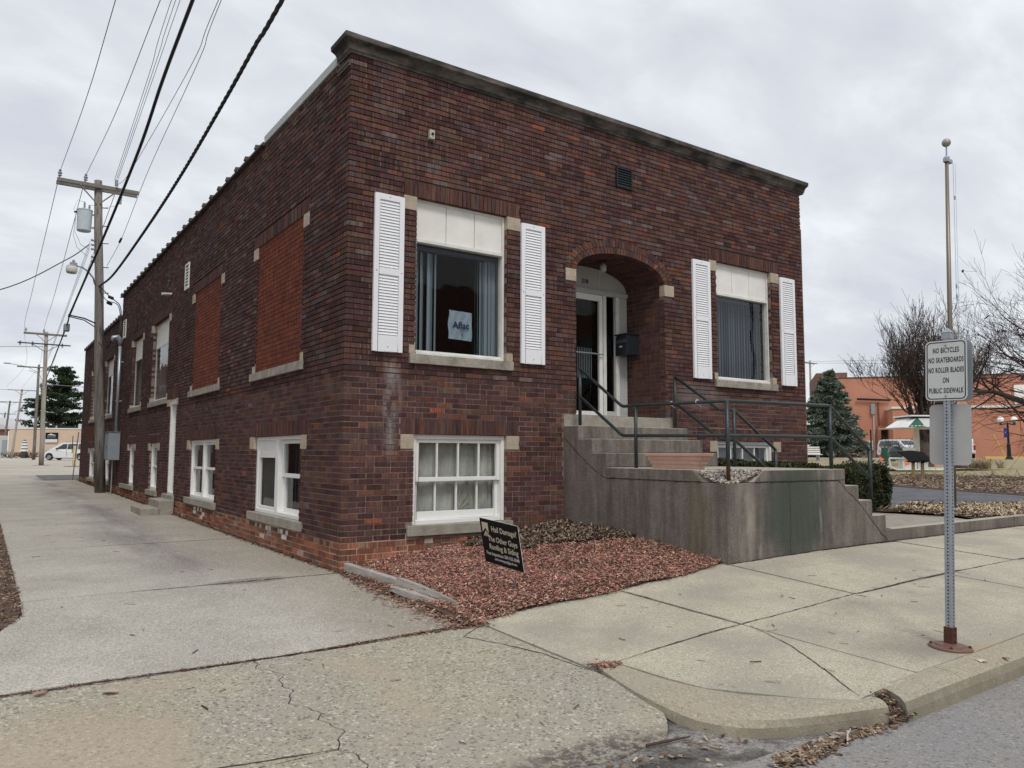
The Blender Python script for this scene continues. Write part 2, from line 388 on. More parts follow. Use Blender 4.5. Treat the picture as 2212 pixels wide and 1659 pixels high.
def lawn_extra(H, c):
    c = mixc(H['nt'], c, (.20, .215, .085), H['rng'](H['nz'](.9, (1, 1, 1), 5), 0, .7, .45, .65)); return mixc(H['nt'], c, (.17, .12, .08), H['rng'](H['nz'](2.3), 0, .7, .55, .75))
M_LAWN = mat('dry_lawn', col=(.33, .27, .17), rough=1, noise=.3, nscale=4, fine=.4, bump=.6, bscale=20, extra=lawn_extra)
M_DIRT = mat('dirt', col=(.10, .065, .048), rough=1, noise=.3, nscale=12, bump=.5)
M_CHIP = mat('wood_chip', attr=True, rough=.95, spec=.1, noise=.2, nscale=30)
M_LEAF = mat('leaf', attr=True, rough=.8, spec=.2, noise=.2, nscale=6)
M_CRACK = mat('crack_dirt', col=(.028, .024, .02), rough=1)
M_RAIL = mat('dark_green_iron', col=(.030, .040, .043), rough=.45, noise=.25, nscale=20, spec=.5, metal=.2,
             extra=lambda H, c: mixc(H['nt'], c, (.13, .045, .025), mth(H['nt'], 'MULTIPLY', blob(H, 3.44, -2.80, 1.14, .1, .1, .12, .3), .95)))
M_GALV = mat('galvanised_steel', col=(.36, .39, .43), rough=.42, metal=.55, noise=.13, nscale=25, spec=.5)
M_HOLE = mat('dark_void', col=(.006, .006, .007), rough=1, spec=0)
M_RUST = mat('rusty_iron', col=(.085, .032, .022), rough=.75, noise=.3, nscale=30, bump=.3)
M_RUST2 = mat('brown_painted_iron', col=(.155, .085, .065), rough=.5, noise=.15, nscale=20)
M_SIGNW = mat('sign_sheet', col=(.56, .58, .57), rough=.4, noise=.05, nscale=8)
M_BLACK = mat('black_ink', col=(.012, .012, .014), rough=.6, spec=.1)
M_SIGNB = mat('black_sign', col=(.012, .011, .012), rough=.6, spec=.1)
M_CREAM = mat('cream_print', col=(.55, .52, .40), rough=.6)
M_WHITEP = mat('white_print', col=(.62, .62, .60), rough=.6)
M_BOX = mat('grey_metal_box', col=(.27, .30, .325), rough=.5, noise=.12, nscale=6)
def wood_extra(H, c):
    return mixc(H['nt'], c, (.055, .042, .033), H['rng'](H['nz'](26, (1, 1, .05), 3), 0, .9, .50, .66))
M_POLE = mat('weathered_pole', col=(.20, .182, .16), rough=.9, noise=.35, nscale=5, nstretch=(1, 1, .15), extra=wood_extra, bump=.4, bscale=30)
M_ARM = mat('weathered_crossarm', col=(.19, .175, .155), rough=.9, noise=.3, nscale=6, nstretch=(.15, 1, 1))
M_POLE2 = mat('pale_pole', col=(.34, .31, .27), rough=.9, noise=.25, nscale=6, nstretch=(1, 1, .15))
M_TIMBER = mat('grey_timber', col=(.36, .34, .31), rough=.9, noise=.35, nscale=8, nstretch=(1, .2, 1), extra=lambda H, c: mixc(H['nt'], c, (.09, .075, .06), H['rng'](H['nz'](30, (1, .07, 1), 3), 0, .9, .55, .68)), bump=.4)
M_WIRE = mat('black_cable', col=(.022, .022, .024), rough=.6)
M_WIRE2 = mat('thin_wire', col=(.22, .22, .25), rough=.5)
M_TX = mat('transformer_paint', col=(.48, .54, .56), rough=.45, noise=.06, nscale=5)
M_PLASTIC = mat('pink_terracotta_plastic', col=(.56, .36, .28), rough=.55, noise=.08, nscale=10)
M_MAIL = mat('black_mailbox_metal', col=(.018, .021, .026), rough=.35, spec=.5)
M_BLIND = mat('blue_grey_fabric', col=(.34, .40, .45), rough=.85)
M_BLIND2 = mat('slate_blue_fabric', col=(.10, .118, .175), rough=.85)
M_CURTAIN = mat('grey_curtain', col=(.40, .41, .36), rough=.9, noise=.4, nscale=5, nstretch=(1, 1, .4), bump=1.0, bscale=7)
M_CLOTHB = mat('mid_grey_sheet', col=(.085, .085, .083), rough=.9, noise=.15, nscale=4)
M_BAG = mat('pale_blue_vinyl', col=(.34, .40, .46), rough=.4, bump=.6, bscale=9, noise=.12, nscale=7)
M_INK = mat('navy_ink', col=(.010, .03, .10), rough=.6)
M_DARKROOM = mat('dark_interior', col=(.018, .019, .022), rough=1, spec=0)
M_TILE = mat('coping_tile', col=(.085, .072, .065), rough=.7, noise=.35, nscale=6)
M_FLASH = mat('pale_flashing', col=(.42, .45, .44), rough=.5, noise=.1, nscale=3)
M_BARK = mat('bark', col=(.095, .075, .062), rough=1, noise=.3, nscale=8)
M_TWIG = mat('twig_bark', col=(.062, .046, .041), rough=1)
M_ORANGE = mat('salmon_orange_stucco', col=(.47, .215, .145), rough=.9, noise=.12, nscale=.6, nstretch=(1, 1, .5), fine=.06)
M_TAN = mat('tan_stucco', col=(.56, .43, .33), rough=.9, noise=.08, nscale=.5, fine=.05)
M_ROOFG = mat('roof_grey', col=(.5, .5, .5), rough=.7, noise=.1)
M_CARW = mat('white_car_paint', col=(.72, .74, .75), rough=.2, spec=.6)
M_TYRE = mat('tyre_rubber', col=(.015, .015, .015), rough=.9)
M_RIM = mat('alloy_rim', col=(.5, .5, .5), rough=.35, metal=.6)
M_CARGL = mat('tinted_car_glass', col=(.05, .065, .07), rough=.08, spec=.7)
M_RED = mat('red_lamp_lens', col=(.35, .02, .02), rough=.3)
M_BLACKM = mat('black_metal', col=(.015, .014, .014), rough=.4)
M_YEL = mat('yellow_paint', col=(.62, .42, .10), rough=.7, noise=.15, nscale=3)
M_CREAMP = mat('cream_bollard_paint', col=(.62, .52, .30), rough=.7, noise=.15, nscale=5)
M_GREEN = mat('dark_green_paint', col=(.02, .105, .07), rough=.5)
M_FLAG = mat('orange_flag', col=(.85, .22, .12), rough=.6)
M_BLUEB = mat('blue_banner', col=(.03, .035, .18), rough=.7)
M_GLOBE = mat('milk_glass', col=(.88, .87, .84), rough=.2)
M_POSTW = mat('treated_wood_post', col=(.36, .27, .13), rough=.9, noise=.25, nscale=4, nstretch=(1, 1, .2))
M_POLYC = mat('bronze_pole', col=(.22, .18, .14), rough=.4, metal=.4)
M_RB = mat('plain_red_brick', col=(.17, .09, .07), rough=.9, noise=.3, nscale=3, fine=.3)
def glass(name, tint=(.80, .85, .86), rough=.02, ior=1.5):
    m = bpy.data.materials.new(name); m.use_nodes = True; nt = m.node_tree; nt.nodes.clear()
    o = N(nt, 'ShaderNodeOutputMaterial'); t = N(nt, 'ShaderNodeBsdfTransparent'); t.inputs[0].default_value = (*tint, 1)
    g = N(nt, 'ShaderNodeBsdfGlossy'); g.inputs['Roughness'].default_value = rough
    geo = N(nt, 'ShaderNodeNewGeometry'); n = N(nt, 'ShaderNodeTexNoise'); n.inputs['Scale'].default_value = 1.3; L_(nt, geo.outputs['Position'], n.inputs['Vector'])
    b = N(nt, 'ShaderNodeBump'); b.inputs['Strength'].default_value = .10; b.inputs['Distance'].default_value = .05; L_(nt, n.outputs[0], b.inputs['Height'])
    L_(nt, b.outputs[0], g.inputs['Normal'])
    dp = N(nt, 'ShaderNodeVectorMath', operation='DOT_PRODUCT'); L_(nt, geo.outputs['Normal'], dp.inputs[0]); L_(nt, geo.outputs['Incoming'], dp.inputs[1])
    c1 = mth(nt, 'SUBTRACT', 1.0, mth(nt, 'ABSOLUTE', dp.outputs['Value'])); p5 = mth(nt, 'POWER', c1, 5.0)
    m2 = mth(nt, 'ADD', mth(nt, 'MULTIPLY', p5, .88), .075, True)
    x = N(nt, 'ShaderNodeMixShader'); L_(nt, m2, x.inputs[0]); L_(nt, t.outputs[0], x.inputs[1]); L_(nt, g.outputs[0], x.inputs[2]); L_(nt, x.outputs[0], o.inputs[0])
    return m
M_GLASS = glass('window_glass')
M_GLASS2 = glass('clear_glass', (.9, .92, .92))

# ================================================================== SETTING
def grid_mesh(x0, x1, y0, y1, nx, ny, zf, xl=None, xr=None, thick=0.0, yl=None, yh=None):
    """grid between x-limits that may vary with y; optional skirt downwards"""
    mb = MB(); V = []
    for j in range(ny+1):
        y = y0+(y1-y0)*j/ny; a = xl(y) if xl else x0; b = xr(y) if xr else x1
        for i in range(nx+1):
            s = i/nx; x = a+(b-a)*s; yy = y
            if j == 0 and yl: yy = y+yl(x)
            if j == ny and yh: yy = y+yh(x)
            V.append((x, yy, zf(x, yy)))
    mb.v = V
    for j in range(ny):
        for i in range(nx):
            a = j*(nx+1)+i; mb.f.append((a, a+1, a+nx+2, a+nx+1)); mb.c.append((1, 1, 1))
    if thick:
        ring = [i for i in range(nx+1)]+[j*(nx+1)+nx for j in range(1, ny+1)]+[ny*(nx+1)+i for i in range(nx-1, -1, -1)]+[j*(nx+1) for j in range(ny-1, 0, -1)]
        b = len(mb.v); mb.v += [(V[i][0], V[i][1], V[i][2]-thick) for i in ring]; n = len(ring)
        for k in range(n):
            k2 = (k+1) % n; mb.f.append((ring[k], b+k, b+k2, ring[k2])); mb.c.append((1, 1, 1))
    return mb
def wob(seed, amp, f):
    r = random.Random(seed); ph = [r.uniform(0, 6.28) for _ in range(4)]
    return lambda t: amp*(math.sin(t*f+ph[0])+.6*math.sin(t*f*2.3+ph[1])+.4*math.sin(t*f*5.1+ph[2])+.25*math.sin(t*f*11+ph[3]))

# base sheet to the horizon
def base_z(x, y):
    near = (-16 < x < 15 and -20 < y < 36)
    return zg(x, y)-(.28 if near else .05)
mb = MB(); xs = [-600, -300, -150, -80, -40, -24, -17]+[-15+2*i for i in range(34)]+[56, 62, 70, 80, 95, 120, 200, 400, 900]
ys = [-400, -150, -60, -30, -21]+[-19+2*i for i in range(34)]+[52, 60, 70, 85, 100, 130, 180, 300, 500, 900]
mb.v = [(x, y, base_z(x, y)) for y in ys for x in xs]; nx = len(xs)
for j in range(len(ys)-1):
    for i in range(nx-1):
        a = j*nx+i; mb.f.append((a, a+1, a+nx+1, a+nx)); mb.c.append((1, 1, 1))
props(mb.build('ground', M_LAWN), 'dry straw coloured lawn and ground reaching to the horizon', kind='structure')
# parking lot behind, light concrete
props(grid_mesh(-60, 16, 35.2, 150, 76, 116, lambda x, y: zg(x, y)+.002).build('parking_lot', M_LOT), 'pale concrete parking lot beyond the alley', kind='structure')
props(grid_mesh(-60, -6.5, -2.9, 35.2, 20, 20, lambda x, y: zg(min(x, 0), y)-.03).build('side_yard_ground', M_DIRT), 'bare ground left of the alley', kind='structure')

# alley: row of slabs
alley = thing('alley', 'long concrete alley running back beside the brick building', None, (0, 0, 0), kind='structure')
ayl = lambda y: -3.12-.25*max(0, -y-.67)/.7 if y > -1.36 else -3.4-4.5*((-1.36-y)/1.5)
bnd = [-2.9, 0, 4.1, 8.2, 12.4, 16.6, 20.8, 25, 29.2, 35.2]
for k, (a, b) in enumerate(zip(bnd, bnd[1:])):
    wv = wob(k, .006, 3)
    gap = .012 if k == 0 else .006
    w2 = wob(40+k, .02, 2.2)
    mbs = grid_mesh(-6, -.015, a+gap, b-gap, 10, max(3, int((b-a)/.5)), lambda x, y: zg(min(x, 0), y), xl=(lambda y: ayl(y)) if b < 1 else (lambda y: -3.11), thick=.1, yl=(wob(5, .02, 3) if k == 0 else None))
    mbs.build('slab', M_ALLEY, alley)
# joint dirt lines under the slab gaps
mbj = MB(); mbj.box(-8, 0, -3.1, 36, -.4, -.12); 
mbj = grid_mesh(-9, 0.05, -5.5, 35.1, 6, 40, lambda x, y: zg(min(x, 0), y)-.035)
mbj.build('joint_dirt', M_CRACK, alley)
# dark rough patch at the far end of the wall
props(grid_mesh(-1.2, 2.6, 29.2, 35.4, 6, 6, lambda x, y: zg(0, y)+.012).build('gravel_patch', mat('dark_patch', col=(.13, .125, .12), noise=.5, nscale=3, rough=1)), 'dark broken asphalt patch past the far corner', kind='structure')

TA0 = lambda x: tab(TA, x)
TB0 = lambda x: tab(TB, x)
# apron (exposed aggregate), split along its cracks
apron = thing('driveway_apron', 'exposed aggregate concrete apron between alley and street', None, (0, 0, 0), kind='structure')
crx = lambda y: -1.80+.035*math.sin(y*7)+.03*math.sin(y*17+1)+.015*math.sin(y*41)
jy = wob(3, .012, 4)
def za_(x, y):
    b = zg(min(x, 0), y); yy = max(y, -4.45)
    if y > -2.9: return b
    e_ = (TA0(.1)*(1-(yy+2.87)/-2.98)+TB0(.1)*((yy+2.87)/-2.98))-.003
    if y < -4.45: e_ = e_+(-.2-e_)*min(1, (-4.45-y)/.95)
    k = sst(-1.7, .08, x); return b*(1-k)+e_*k
grid_mesh(-9, 0, -4.62, -2.94, 24, 42, za_, xr=lambda y: crx(y)-.005, thick=.1, yh=wob(11, .012, 4)).build('slab', M_APRON, apron)
grid_mesh(-9, 0, -5.43, -4.63, 24, 20, za_, xr=lambda y: crx(y)-.005, thick=.1).build('slab', M_APRON, apron)
def apr_r(y): return .085 if y > -4.9 else .085-.35*max(0, (-y-4.9)/.52)**2
grid_mesh(0, 0, -5.42, -2.94, 12, 62, za_, xl=lambda y: crx(y)+.005, xr=apr_r, thick=.1, yh=wob(11, .012, 4), yl=wob(8, .03, 5)).build('slab', M_APRON, apron)
# street
props(grid_mesh(-60, 60, -20, -5.86, 80, 28, lambda x, y: tab(TS, x)-.004).build('street', M_ASPH), 'grey asphalt street along the kerb', kind='structure')
props(grid_mesh(-9, 1.4, -5.95, -5.1, 30, 6, lambda x, y: -.207).build('gutter', M_GUTTER), 'dirty broken gutter strip at the apron edge', kind='structure')

# sidewalk slabs
walk = thing('sidewalk', 'concrete sidewalk slabs in front of the brick building', None, (0, 0, 0), kind='structure')
jx = [.10, 1.68, 3.33, 4.98, 6.63, 8.28, 9.93, 11.58, 13.2, 14.9]
def zs(x, y):
    t = (y+2.87)/(-5.85+2.87); return tab(TA, x)*(1-t)+tab(TB, x)*t
for i, (a, b) in enumerate(zip(jx, jx[1:])):
    g = .0085
    tilt = random.uniform(-.006, .006)
    grid_mesh(a+g, b-g, -4.38+g, -2.79, 6, 5, lambda x, y: zs(x, y)+tilt*(x-a), thick=.1, yh=None).build('slab', M_SLAB, walk)
    if i == 0:
        xl = lambda y: tab([(-5.85, .93), (-5.55, .66), (-5.07, .38), (-4.39, .31), (-4, .31)], y)
        grid_mesh(a, b-g, -5.84, -4.38-g, 6, 6, zs, xl=xl, thick=.1).build('slab', M_SLAB, walk)
    else:
        grid_mesh(a+g, b-g, -5.80, -4.38-g, 6, 5, lambda x, y: zs(x, y)-tilt*(x-a), thick=.1).build('slab', M_SLAB, walk)
grid_mesh(.08, 15, -5.80, -2.80, 30, 16, lambda x, y: zs(x, y)-.03, xl=lambda y: tab([(-5.85, 1.0), (-5.55, .75), (-5.07, .5), (-4.45, .35), (-4.35, .09)], y)).build('joint_dirt', M_CRACK, walk)
def ribbon(pts, w, zf, seed, name, parent, m=None, dz=.004):
    r = random.Random(seed); mb = MB(); P = []
    for (a, b) in zip(pts, pts[1:]):
        n = max(2, int(math.dist(a, b)/.035))
        for k in range(n): P.append((a[0]+(b[0]-a[0])*k/n, a[1]+(b[1]-a[1])*k/n))
    P.append(pts[-1]); prev = None
    jx_, jy_ = 0, 0
    for i, (x, y) in enumerate(P):
        jx_ = jx_*.85+r.uniform(-.0045, .0045); jy_ = jy_*.85+r.uniform(-.0045, .0045)
        q = P[min(i+1, len(P)-1)]; p0 = P[max(i-1, 0)]; t = Vector((q[0]-p0[0], q[1]-p0[1])).normalized(); n = Vector((-t.y, t.x))
        ww = w*r.uniform(.5, 1.15)*(.3+.7*math.sin(math.pi*min(1, (i+.5)/len(P)*1.0))**.5)
        a = (x+jx_+n.x*ww/2, y+jy_+n.y*ww/2); b = (x+jx_-n.x*ww/2, y+jy_-n.y*ww/2)
        cur = [(a[0], a[1], zf(*a)+dz), (b[0], b[1], zf(*b)+dz)]
        if prev: mb.face([prev[0], prev[1], cur[1], cur[0]])
        prev = cur
    mb.build(name, m or M_CRACK, parent)
ribbon([(.6, -4.375), (1.68, -4.38)], .014, zs, 31, 'joint_line', walk)
ribbon([(1.66, -4.38), (3.3, -4.38), (5, -4.375), (7, -4.38), (12, -4.38)], .022, zs, 32, 'joint_line', walk, dz=.006)
ribbon([(1.68, -2.95), (1.68, -4.38)], .014, zs, 33, 'joint_line', walk, dz=.006)
ribbon([(3.35, -2.90), (5, -2.905), (6.5, -2.905), (9, -2.91), (13, -2.91)], .05, zs, 35, 'dirt_line', walk, dz=.005)
ribbon([(1.70, -4.45), (1.52, -4.95), (1.3, -5.33), (1.1, -5.62), (.99, -5.82)], .010, zs, 1, 'crack', walk)
ribbon([(-2.75, -4.48), (-2.4, -4.55), (-1.85, -4.63)], .010, za_, 3, 'crack', apron)
ribbon([(.05, -2.98), (-.25, -3.2), (-.1, -3.5), (.03, -3.9), (.07, -4.4)], .012, za_, 5, 'crack', apron)
for yj in (0.0, 4.1):
    ribbon([(-2.2, yj), (-.6, yj+.02), (-.03, yj+.01)], .022, lambda x, y: zg(min(x, 0), y), int(yj)+9, 'crack', alley)
ribbon([(-5.6, -2.92), (-3.5, -2.92), (-2, -2.93), (-.9, -2.92), (.06, -2.92)], .034, za_, 21, 'crack', alley, dz=.005)

# curb: corner piece and straight pieces
curb = thing('kerb', 'worn concrete kerb turning the corner of the sidewalk', None, (0, 0, 0), kind='structure')
def loft(pairs, cap=True):
    """pairs of (inner xy, outer xy, z_in, z_bottom)"""
    mb = MB(); secs = []
    for (xi, yi), (xo, yo), zi, zb in pairs:
        s = []; H_ = zi-zb
        for f, h in ((0, 0), (.45, -.004), (.72, -.012-.04*H_), (.88, -.28*H_), (.96, -.6*H_), (1.0, -1.0*H_-.02)):
            s.append((xi+(xo-xi)*f, yi+(yo-yi)*f, zi+h))
        s.append((xi, yi, zb-.05)); secs.append(s)
    n = len(secs[0]); mb.v = [p for s in secs for p in s]
    for i in range(len(secs)-1):
        for k in range(n):
            k2 = (k+1) % n; mb.f.append((i*n+k, i*n+k2, (i+1)*n+k2, (i+1)*n+k)); mb.c.append((1, 1, 1))
    mb.f.append(tuple(range(n))); mb.c.append((1, 1, 1)); m0 = (len(secs)-1)*n; mb.f.append(tuple(m0+i for i in range(n))); mb.c.append((1, 1, 1))
    return mb
inn = [(.30, -4.30), (.31, -4.7), (.37, -5.07), (.50, -5.36), (.66, -5.56), (.80, -5.72), (.93, -5.845), (1.06, -5.86)]
ou = [(.16, -4.30), (.06, -4.7), (.01, -5.02), (.00, -5.38), (.12, -5.64), (.40, -5.78), (.72, -5.88), (1.04, -5.985)]
def dens(P, k=4):
    o = []
    for a, b in zip(P, P[1:]):
        for i in range(k): o.append((a[0]+(b[0]-a[0])*i/k, a[1]+(b[1]-a[1])*i/k))
    return o+[P[-1]]
def smooth_poly(P):
    for _ in range(2):
        q = [P[0]]
        for a, b in zip(P, P[1:]):
            q += [(a[0]*.75+b[0]*.25, a[1]*.75+b[1]*.25), (a[0]*.25+b[0]*.75, a[1]*.25+b[1]*.75)]
        P = q+[P[-1]]
    return P
inn2, ou2 = smooth_poly(inn), smooth_poly(ou)
pr = []
for a, b in zip(inn2, ou2):
    zb = za_(0, b[1]) if b[1] > -5.4 else -.2
    pr.append((a, b, zs(*a)+.0, min(zb, zs(*a)-.004)+.0))
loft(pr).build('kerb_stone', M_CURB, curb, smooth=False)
xs_ = [1.22, 1.9, 4.9, 7.9, 10.9, 13.9]
for a, b in zip(xs_, xs_[1:]):
    P = []
    n = 12
    for k in range(n+1):
        x = a+.004+(b-a-.008)*k/n; rr = random.uniform(-.004, .004)
        P.append(((x, -5.805), (x+(-.05 if (a < 1.3 and k == 0) else 0), -6.02+rr), zs(x, -5.8), tab(TS, x)))
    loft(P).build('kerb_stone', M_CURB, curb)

# right-hand setting: landing pad, driveway, beds
def polymesh(poly, zf, step=.6, dz=0, thick=0):
    bm = bmesh.new(); vs = [bm.verts.new((x, y, 0)) for x, y in poly]; bm.faces.new(vs)
    bb = [min(p[0] for p in poly), max(p[0] for p in poly), min(p[1] for p in poly), max(p[1] for p in poly)]
    x = bb[0]+step
    while x < bb[1]:
        bmesh.ops.bisect_plane(bm, geom=bm.verts[:]+bm.edges[:]+bm.faces[:], plane_co=(x, 0, 0), plane_no=(1, 0, 0)); x += step
    y = bb[2]+step
    while y < bb[3]:
        bmesh.ops.bisect_plane(bm, geom=bm.verts[:]+bm.edges[:]+bm.faces[:], plane_co=(0, y, 0), plane_no=(0, 1, 0)); y += step
    mb = MB(); bm.verts.index_update()
    mb.v = [(v.co.x, v.co.y, zf(v.co.x, v.co.y)+dz) for v in bm.verts]
    for f in bm.faces: mb.f.append(tuple(v.index for v in f.verts)); mb.c.append((1, 1, 1))
    if thick:
        for e_ in bm.edges:
            if len(e_.link_faces) == 1:
                a, b = e_.verts[0].index, e_.verts[1].index
                A, B = mb.v[a], mb.v[b]; mb.face([A, B, (B[0], B[1], B[2]-thick), (A[0], A[1], A[2]-thick)])
    bm.free(); return mb
zpad = lambda x, y: .385
props(polymesh([(6.45, -.6), (9.4, -1.0), (9.75, -2.0), (9.3, -2.6), (8.9, -2.78), (6.45, -2.78)], zpad, thick=.3).build('landing_pad', M_STEP), 'concrete pad at the foot of the entrance stairs', kind='structure')
lw = thing('low_retaining_wall', 'low concrete kerb wall between sidewalk and planting bed', 'retaining wall', (6.5, -2.85, .2))
for a, b in ((6.49, 8.75), (8.765, 11.4), (11.415, 14.5)):
    P = MB(); n = 6
    for k in range(n):
        x0, x1 = a+(b-a)*k/n, a+(b-a)*(k+1)/n
    zt = lambda x: tab([(6.4, .405), (8.5, .41), (9.7, .42), (14, .43)], x)
    P.v = [(a, -2.895, .0), (b, -2.895, .0), (b, -2.74, .0), (a, -2.74, .0), (a, -2.895, zt(a)), (b, -2.895, zt(b)), (b, -2.74, zt(b)), (a, -2.74, zt(a))]
    for q in ((0, 3, 2, 1), (4, 5, 6, 7), (0, 1, 5, 4), (1, 2, 6, 5), (2, 3, 7, 6), (3, 0, 4, 7)): P.f.append(q); P.c.append((1, 1, 1))
    P.build('wall_section', M_STAIR, lw, bevel=.008)
driveA = [(6.6, -.6), (9.3, -1.0), (11.5, -.5), (12.0, -1.35), (13.4, -1.85), (15.2, -2.87), (18, -2.87), (17.0, -.4), (17.8, 1.6), (18.9, 4), (22.5, 9), (30, 20), (20, 26), (9.2, 20), (9.2, .05)]
props(polymesh(driveA, zg, 1.0, .02).build('driveway', M_ASPH2), 'dark asphalt driveway past the hedge on the right', kind='structure')
props(polymesh([(9.3, -2.74), (9.75, -2.0), (9.4, -1.0), (11.5, -.45), (12.1, -1.3), (13.5, -1.8), (16, -2.74)], zg, .5, .03).build('planting_bed', M_DIRT), 'bare planting bed behind the low wall', kind='structure')
props(polymesh([(18.9, 4), (17.8, 1.6), (17, -.4), (18, -2.87), (26, -1), (30, 6), (27.5, 9.3), (24, 9.2)], zg, 1.0, .03).build('leaf_bed', M_DIRT), 'planting bed strewn with dead leaves beyond the driveway', kind='structure')
props(polymesh([(24, 11), (27.9, 9.9), (36, 14.2), (40, 11.0), (41.5, 12.6), (36, 17.5), (28, 14)], zg, 1.5, .04).build('path', M_LOT), 'pale concrete path to the canopy kiosk', kind='structure')

# ================================================================== THE BRICK BUILDING
bld = thing('brick_building', 'dark brown single storey brick office building on a raised basement', 'building', (0, 0, 0))
def wb(mb, side, u0, u1, n0, n1, z0, z1, col=(1, 1, 1)):
    if side == 'F': mb.box(u0, u1, n0, n1, z0, z1, col)
    else: mb.box(n0, n1, u0, u1, z0, z1, col)
    return mb
def wp(side, u, n, z): return (u, n, z) if side == 'F' else (n, u, z)
ZB, PC = .340, .0676
# openings (u0,u1,z0,z1)
F_open = [(.94, 2.33, .50, 1.624), (6.55, 8.02, .62, 1.61), (.935, 2.325, 2.63, 4.65), (6.60, 8.05, 2.63, 4.65)]
S_open = [(1.42, 3.52, .49, 1.624), (5.88, 8.0, .49, 1.624), (11.36, 12.42, .46, 1.60), (14.76, 15.75, .46, 1.60), (19.6, 20.9, .42, 1.56), (23.55, 25.35, .40, 1.52),
          (10.62, 12.64, 2.62, 4.60), (14.15, 15.8, 2.61, 4.58), (19.6, 21.55, 2.60, 4.54), (24.3, 25.5, 2.6, 4.52), (9.42, 10.15, .45, 2.57)]
S_bricked = [(1.54, 3.64, 2.62, 4.64), (5.91, 8.03, 2.62, 4.64)]
F_TOP, S_TOP1, S_TOP2 = 6.29, 6.29, 5.62
S_STEP, S_END, F_END = 18.22, 28.5, 8.98
stones = {'F': [], 'S': []}; sills = {'F': [], 'S': []}; soldiers = {'F': [], 'S': []}
for i, (a, b, z0, z1) in enumerate(F_open):
    zt = z1
    if i < 2:
        stones['F'] += [(a-.185, a-.002, zt-.185, zt+.0), (b+.002, b+.20, zt-.185, zt+.0)]
        sills['F'] += [(a-.09, b+.09, z0-.13, z0)]
    else:
        stones['F'] += [(a-.185, a-.002, zt-.185, zt), (b+.002, b+.22, zt-.185, zt), (a-.085, a-.002, z0, z0+.115), (b+.002, b+.10, z0, z0+.115)]
        sills['F'] += [(a-.085, b+.095, z0-.125, z0)]
    soldiers['F'] += [(a-.185, b+.205, zt, zt+.203)]
for (a, b, z0, z1) in S_open+S_bricked:
    if b-a < .8 and z0 < 1 and z1 > 2:      # door
        stones['S'] += [(a-.14, a-.002, z1-.16, z1), (b+.002, b+.3, z1-.16, z1)]; sills['S'] += [(a-.14, b+.3, z0-.11, z0)]
        soldiers['S'] += [(a-.14, b+.3, z1, z1+.27)]; continue
    stones['S'] += [(a-.22, a-.002, z1-.19, z1), (b+.002, b+.22, z1-.19, z1)]
    ext = 1.2 if abs(a-14.76) < .1 and z0 < 1 else .14
    sills['S'] += [(a-.13, b+ext, z0-.125, z0)]
    if z0 > 2: stones['S'] += [(a-.10, a-.002, z0, z0+.115), (b+.002, b+.12, z0, z0+.115)]
    soldiers['S'] += [(a-.22, b+.22, z1, z1+.205)]
# arch and recess
AX, AZ, AR, AH = 4.452, 4.08, .905, .345      # intrados half ellipse
OR_, OH = 1.10, .548
RX0, RX1, RZ0, RD = 3.547, 5.357, 1.95, .935
arch_out = lambda z: 0 if z < AZ or z > AZ+OH else OR_*math.sqrt(max(0, 1-((z-AZ)/OH)**2))
stones['F'] += [(RX0-.195, RX0-.0, 3.895, 4.08), (RX1+.0, RX1+.215, 3.895, 4.08)]
cuts = {'F': F_open+stones['F']+sills['F']+soldiers['F']+[(RX0, RX1, 1.80, 4.08), (3.30, 5.51, 1.0, 1.955)], 'S': S_open+S_bricked+stones['S']+sills['S']+soldiers['S']}
r_ = random.Random(3)
PALD = [(.088, .046, .040), (.070, .038, .035), (.105, .056, .045), (.060, .036, .036), (.090, .062, .060), (.072, .052, .054), (.115, .056, .042), (.125, .058, .040), (.098, .062, .044), (.125, .098, .094), (.155, .062, .040), (.22, .075, .044), (.076, .037, .036), (.090, .048, .044)]
PALD = [tuple(q*t_ for q, t_ in zip(c, (1.08, 1.03, 1.02))) for c in PALD]
PALD = [tuple(m_+(q-m_)*k_ for q, m_, k_ in zip(c, (.088, .050, .045), (.85, .85, .85))) for c in PALD]
WD_UP = [16, 14, 14, 9, 11, 7, 7, 3, 5, 3, 1.0, .45, 10, 14]
WD_LO = [18, 16, 13, 10, 2, 2, 6, 4, 8, .3, 1.4, .7, 16, 14]
PALO = [(.29, .115, .065), (.24, .095, .058), (.33, .14, .085), (.20, .085, .055), (.25, .155, .10), (.18, .115, .075), (.42, .33, .28), (.15, .07, .052)]
PALI = [(.175, .055, .034), (.19, .060, .036), (.165, .050, .033), (.155, .05, .036)]
def pick(p, w=None):
    return r_.choices(range(len(p)), weights=w)[0]
bricks = []   # (side,u0,u1,z0,z1,depth,protr,colour)
def cut_iv(iv, cs):
    for a, b in cs:
        nv = []
        for x0, x1 in iv:
            if b <= x0 or a >= x1: nv.append((x0, x1)); continue
            if a > x0: nv.append((x0, a))
            if b < x1: nv.append((b, x1))
        iv = nv
    return [q for q in iv if q[1]-q[0] > .025]
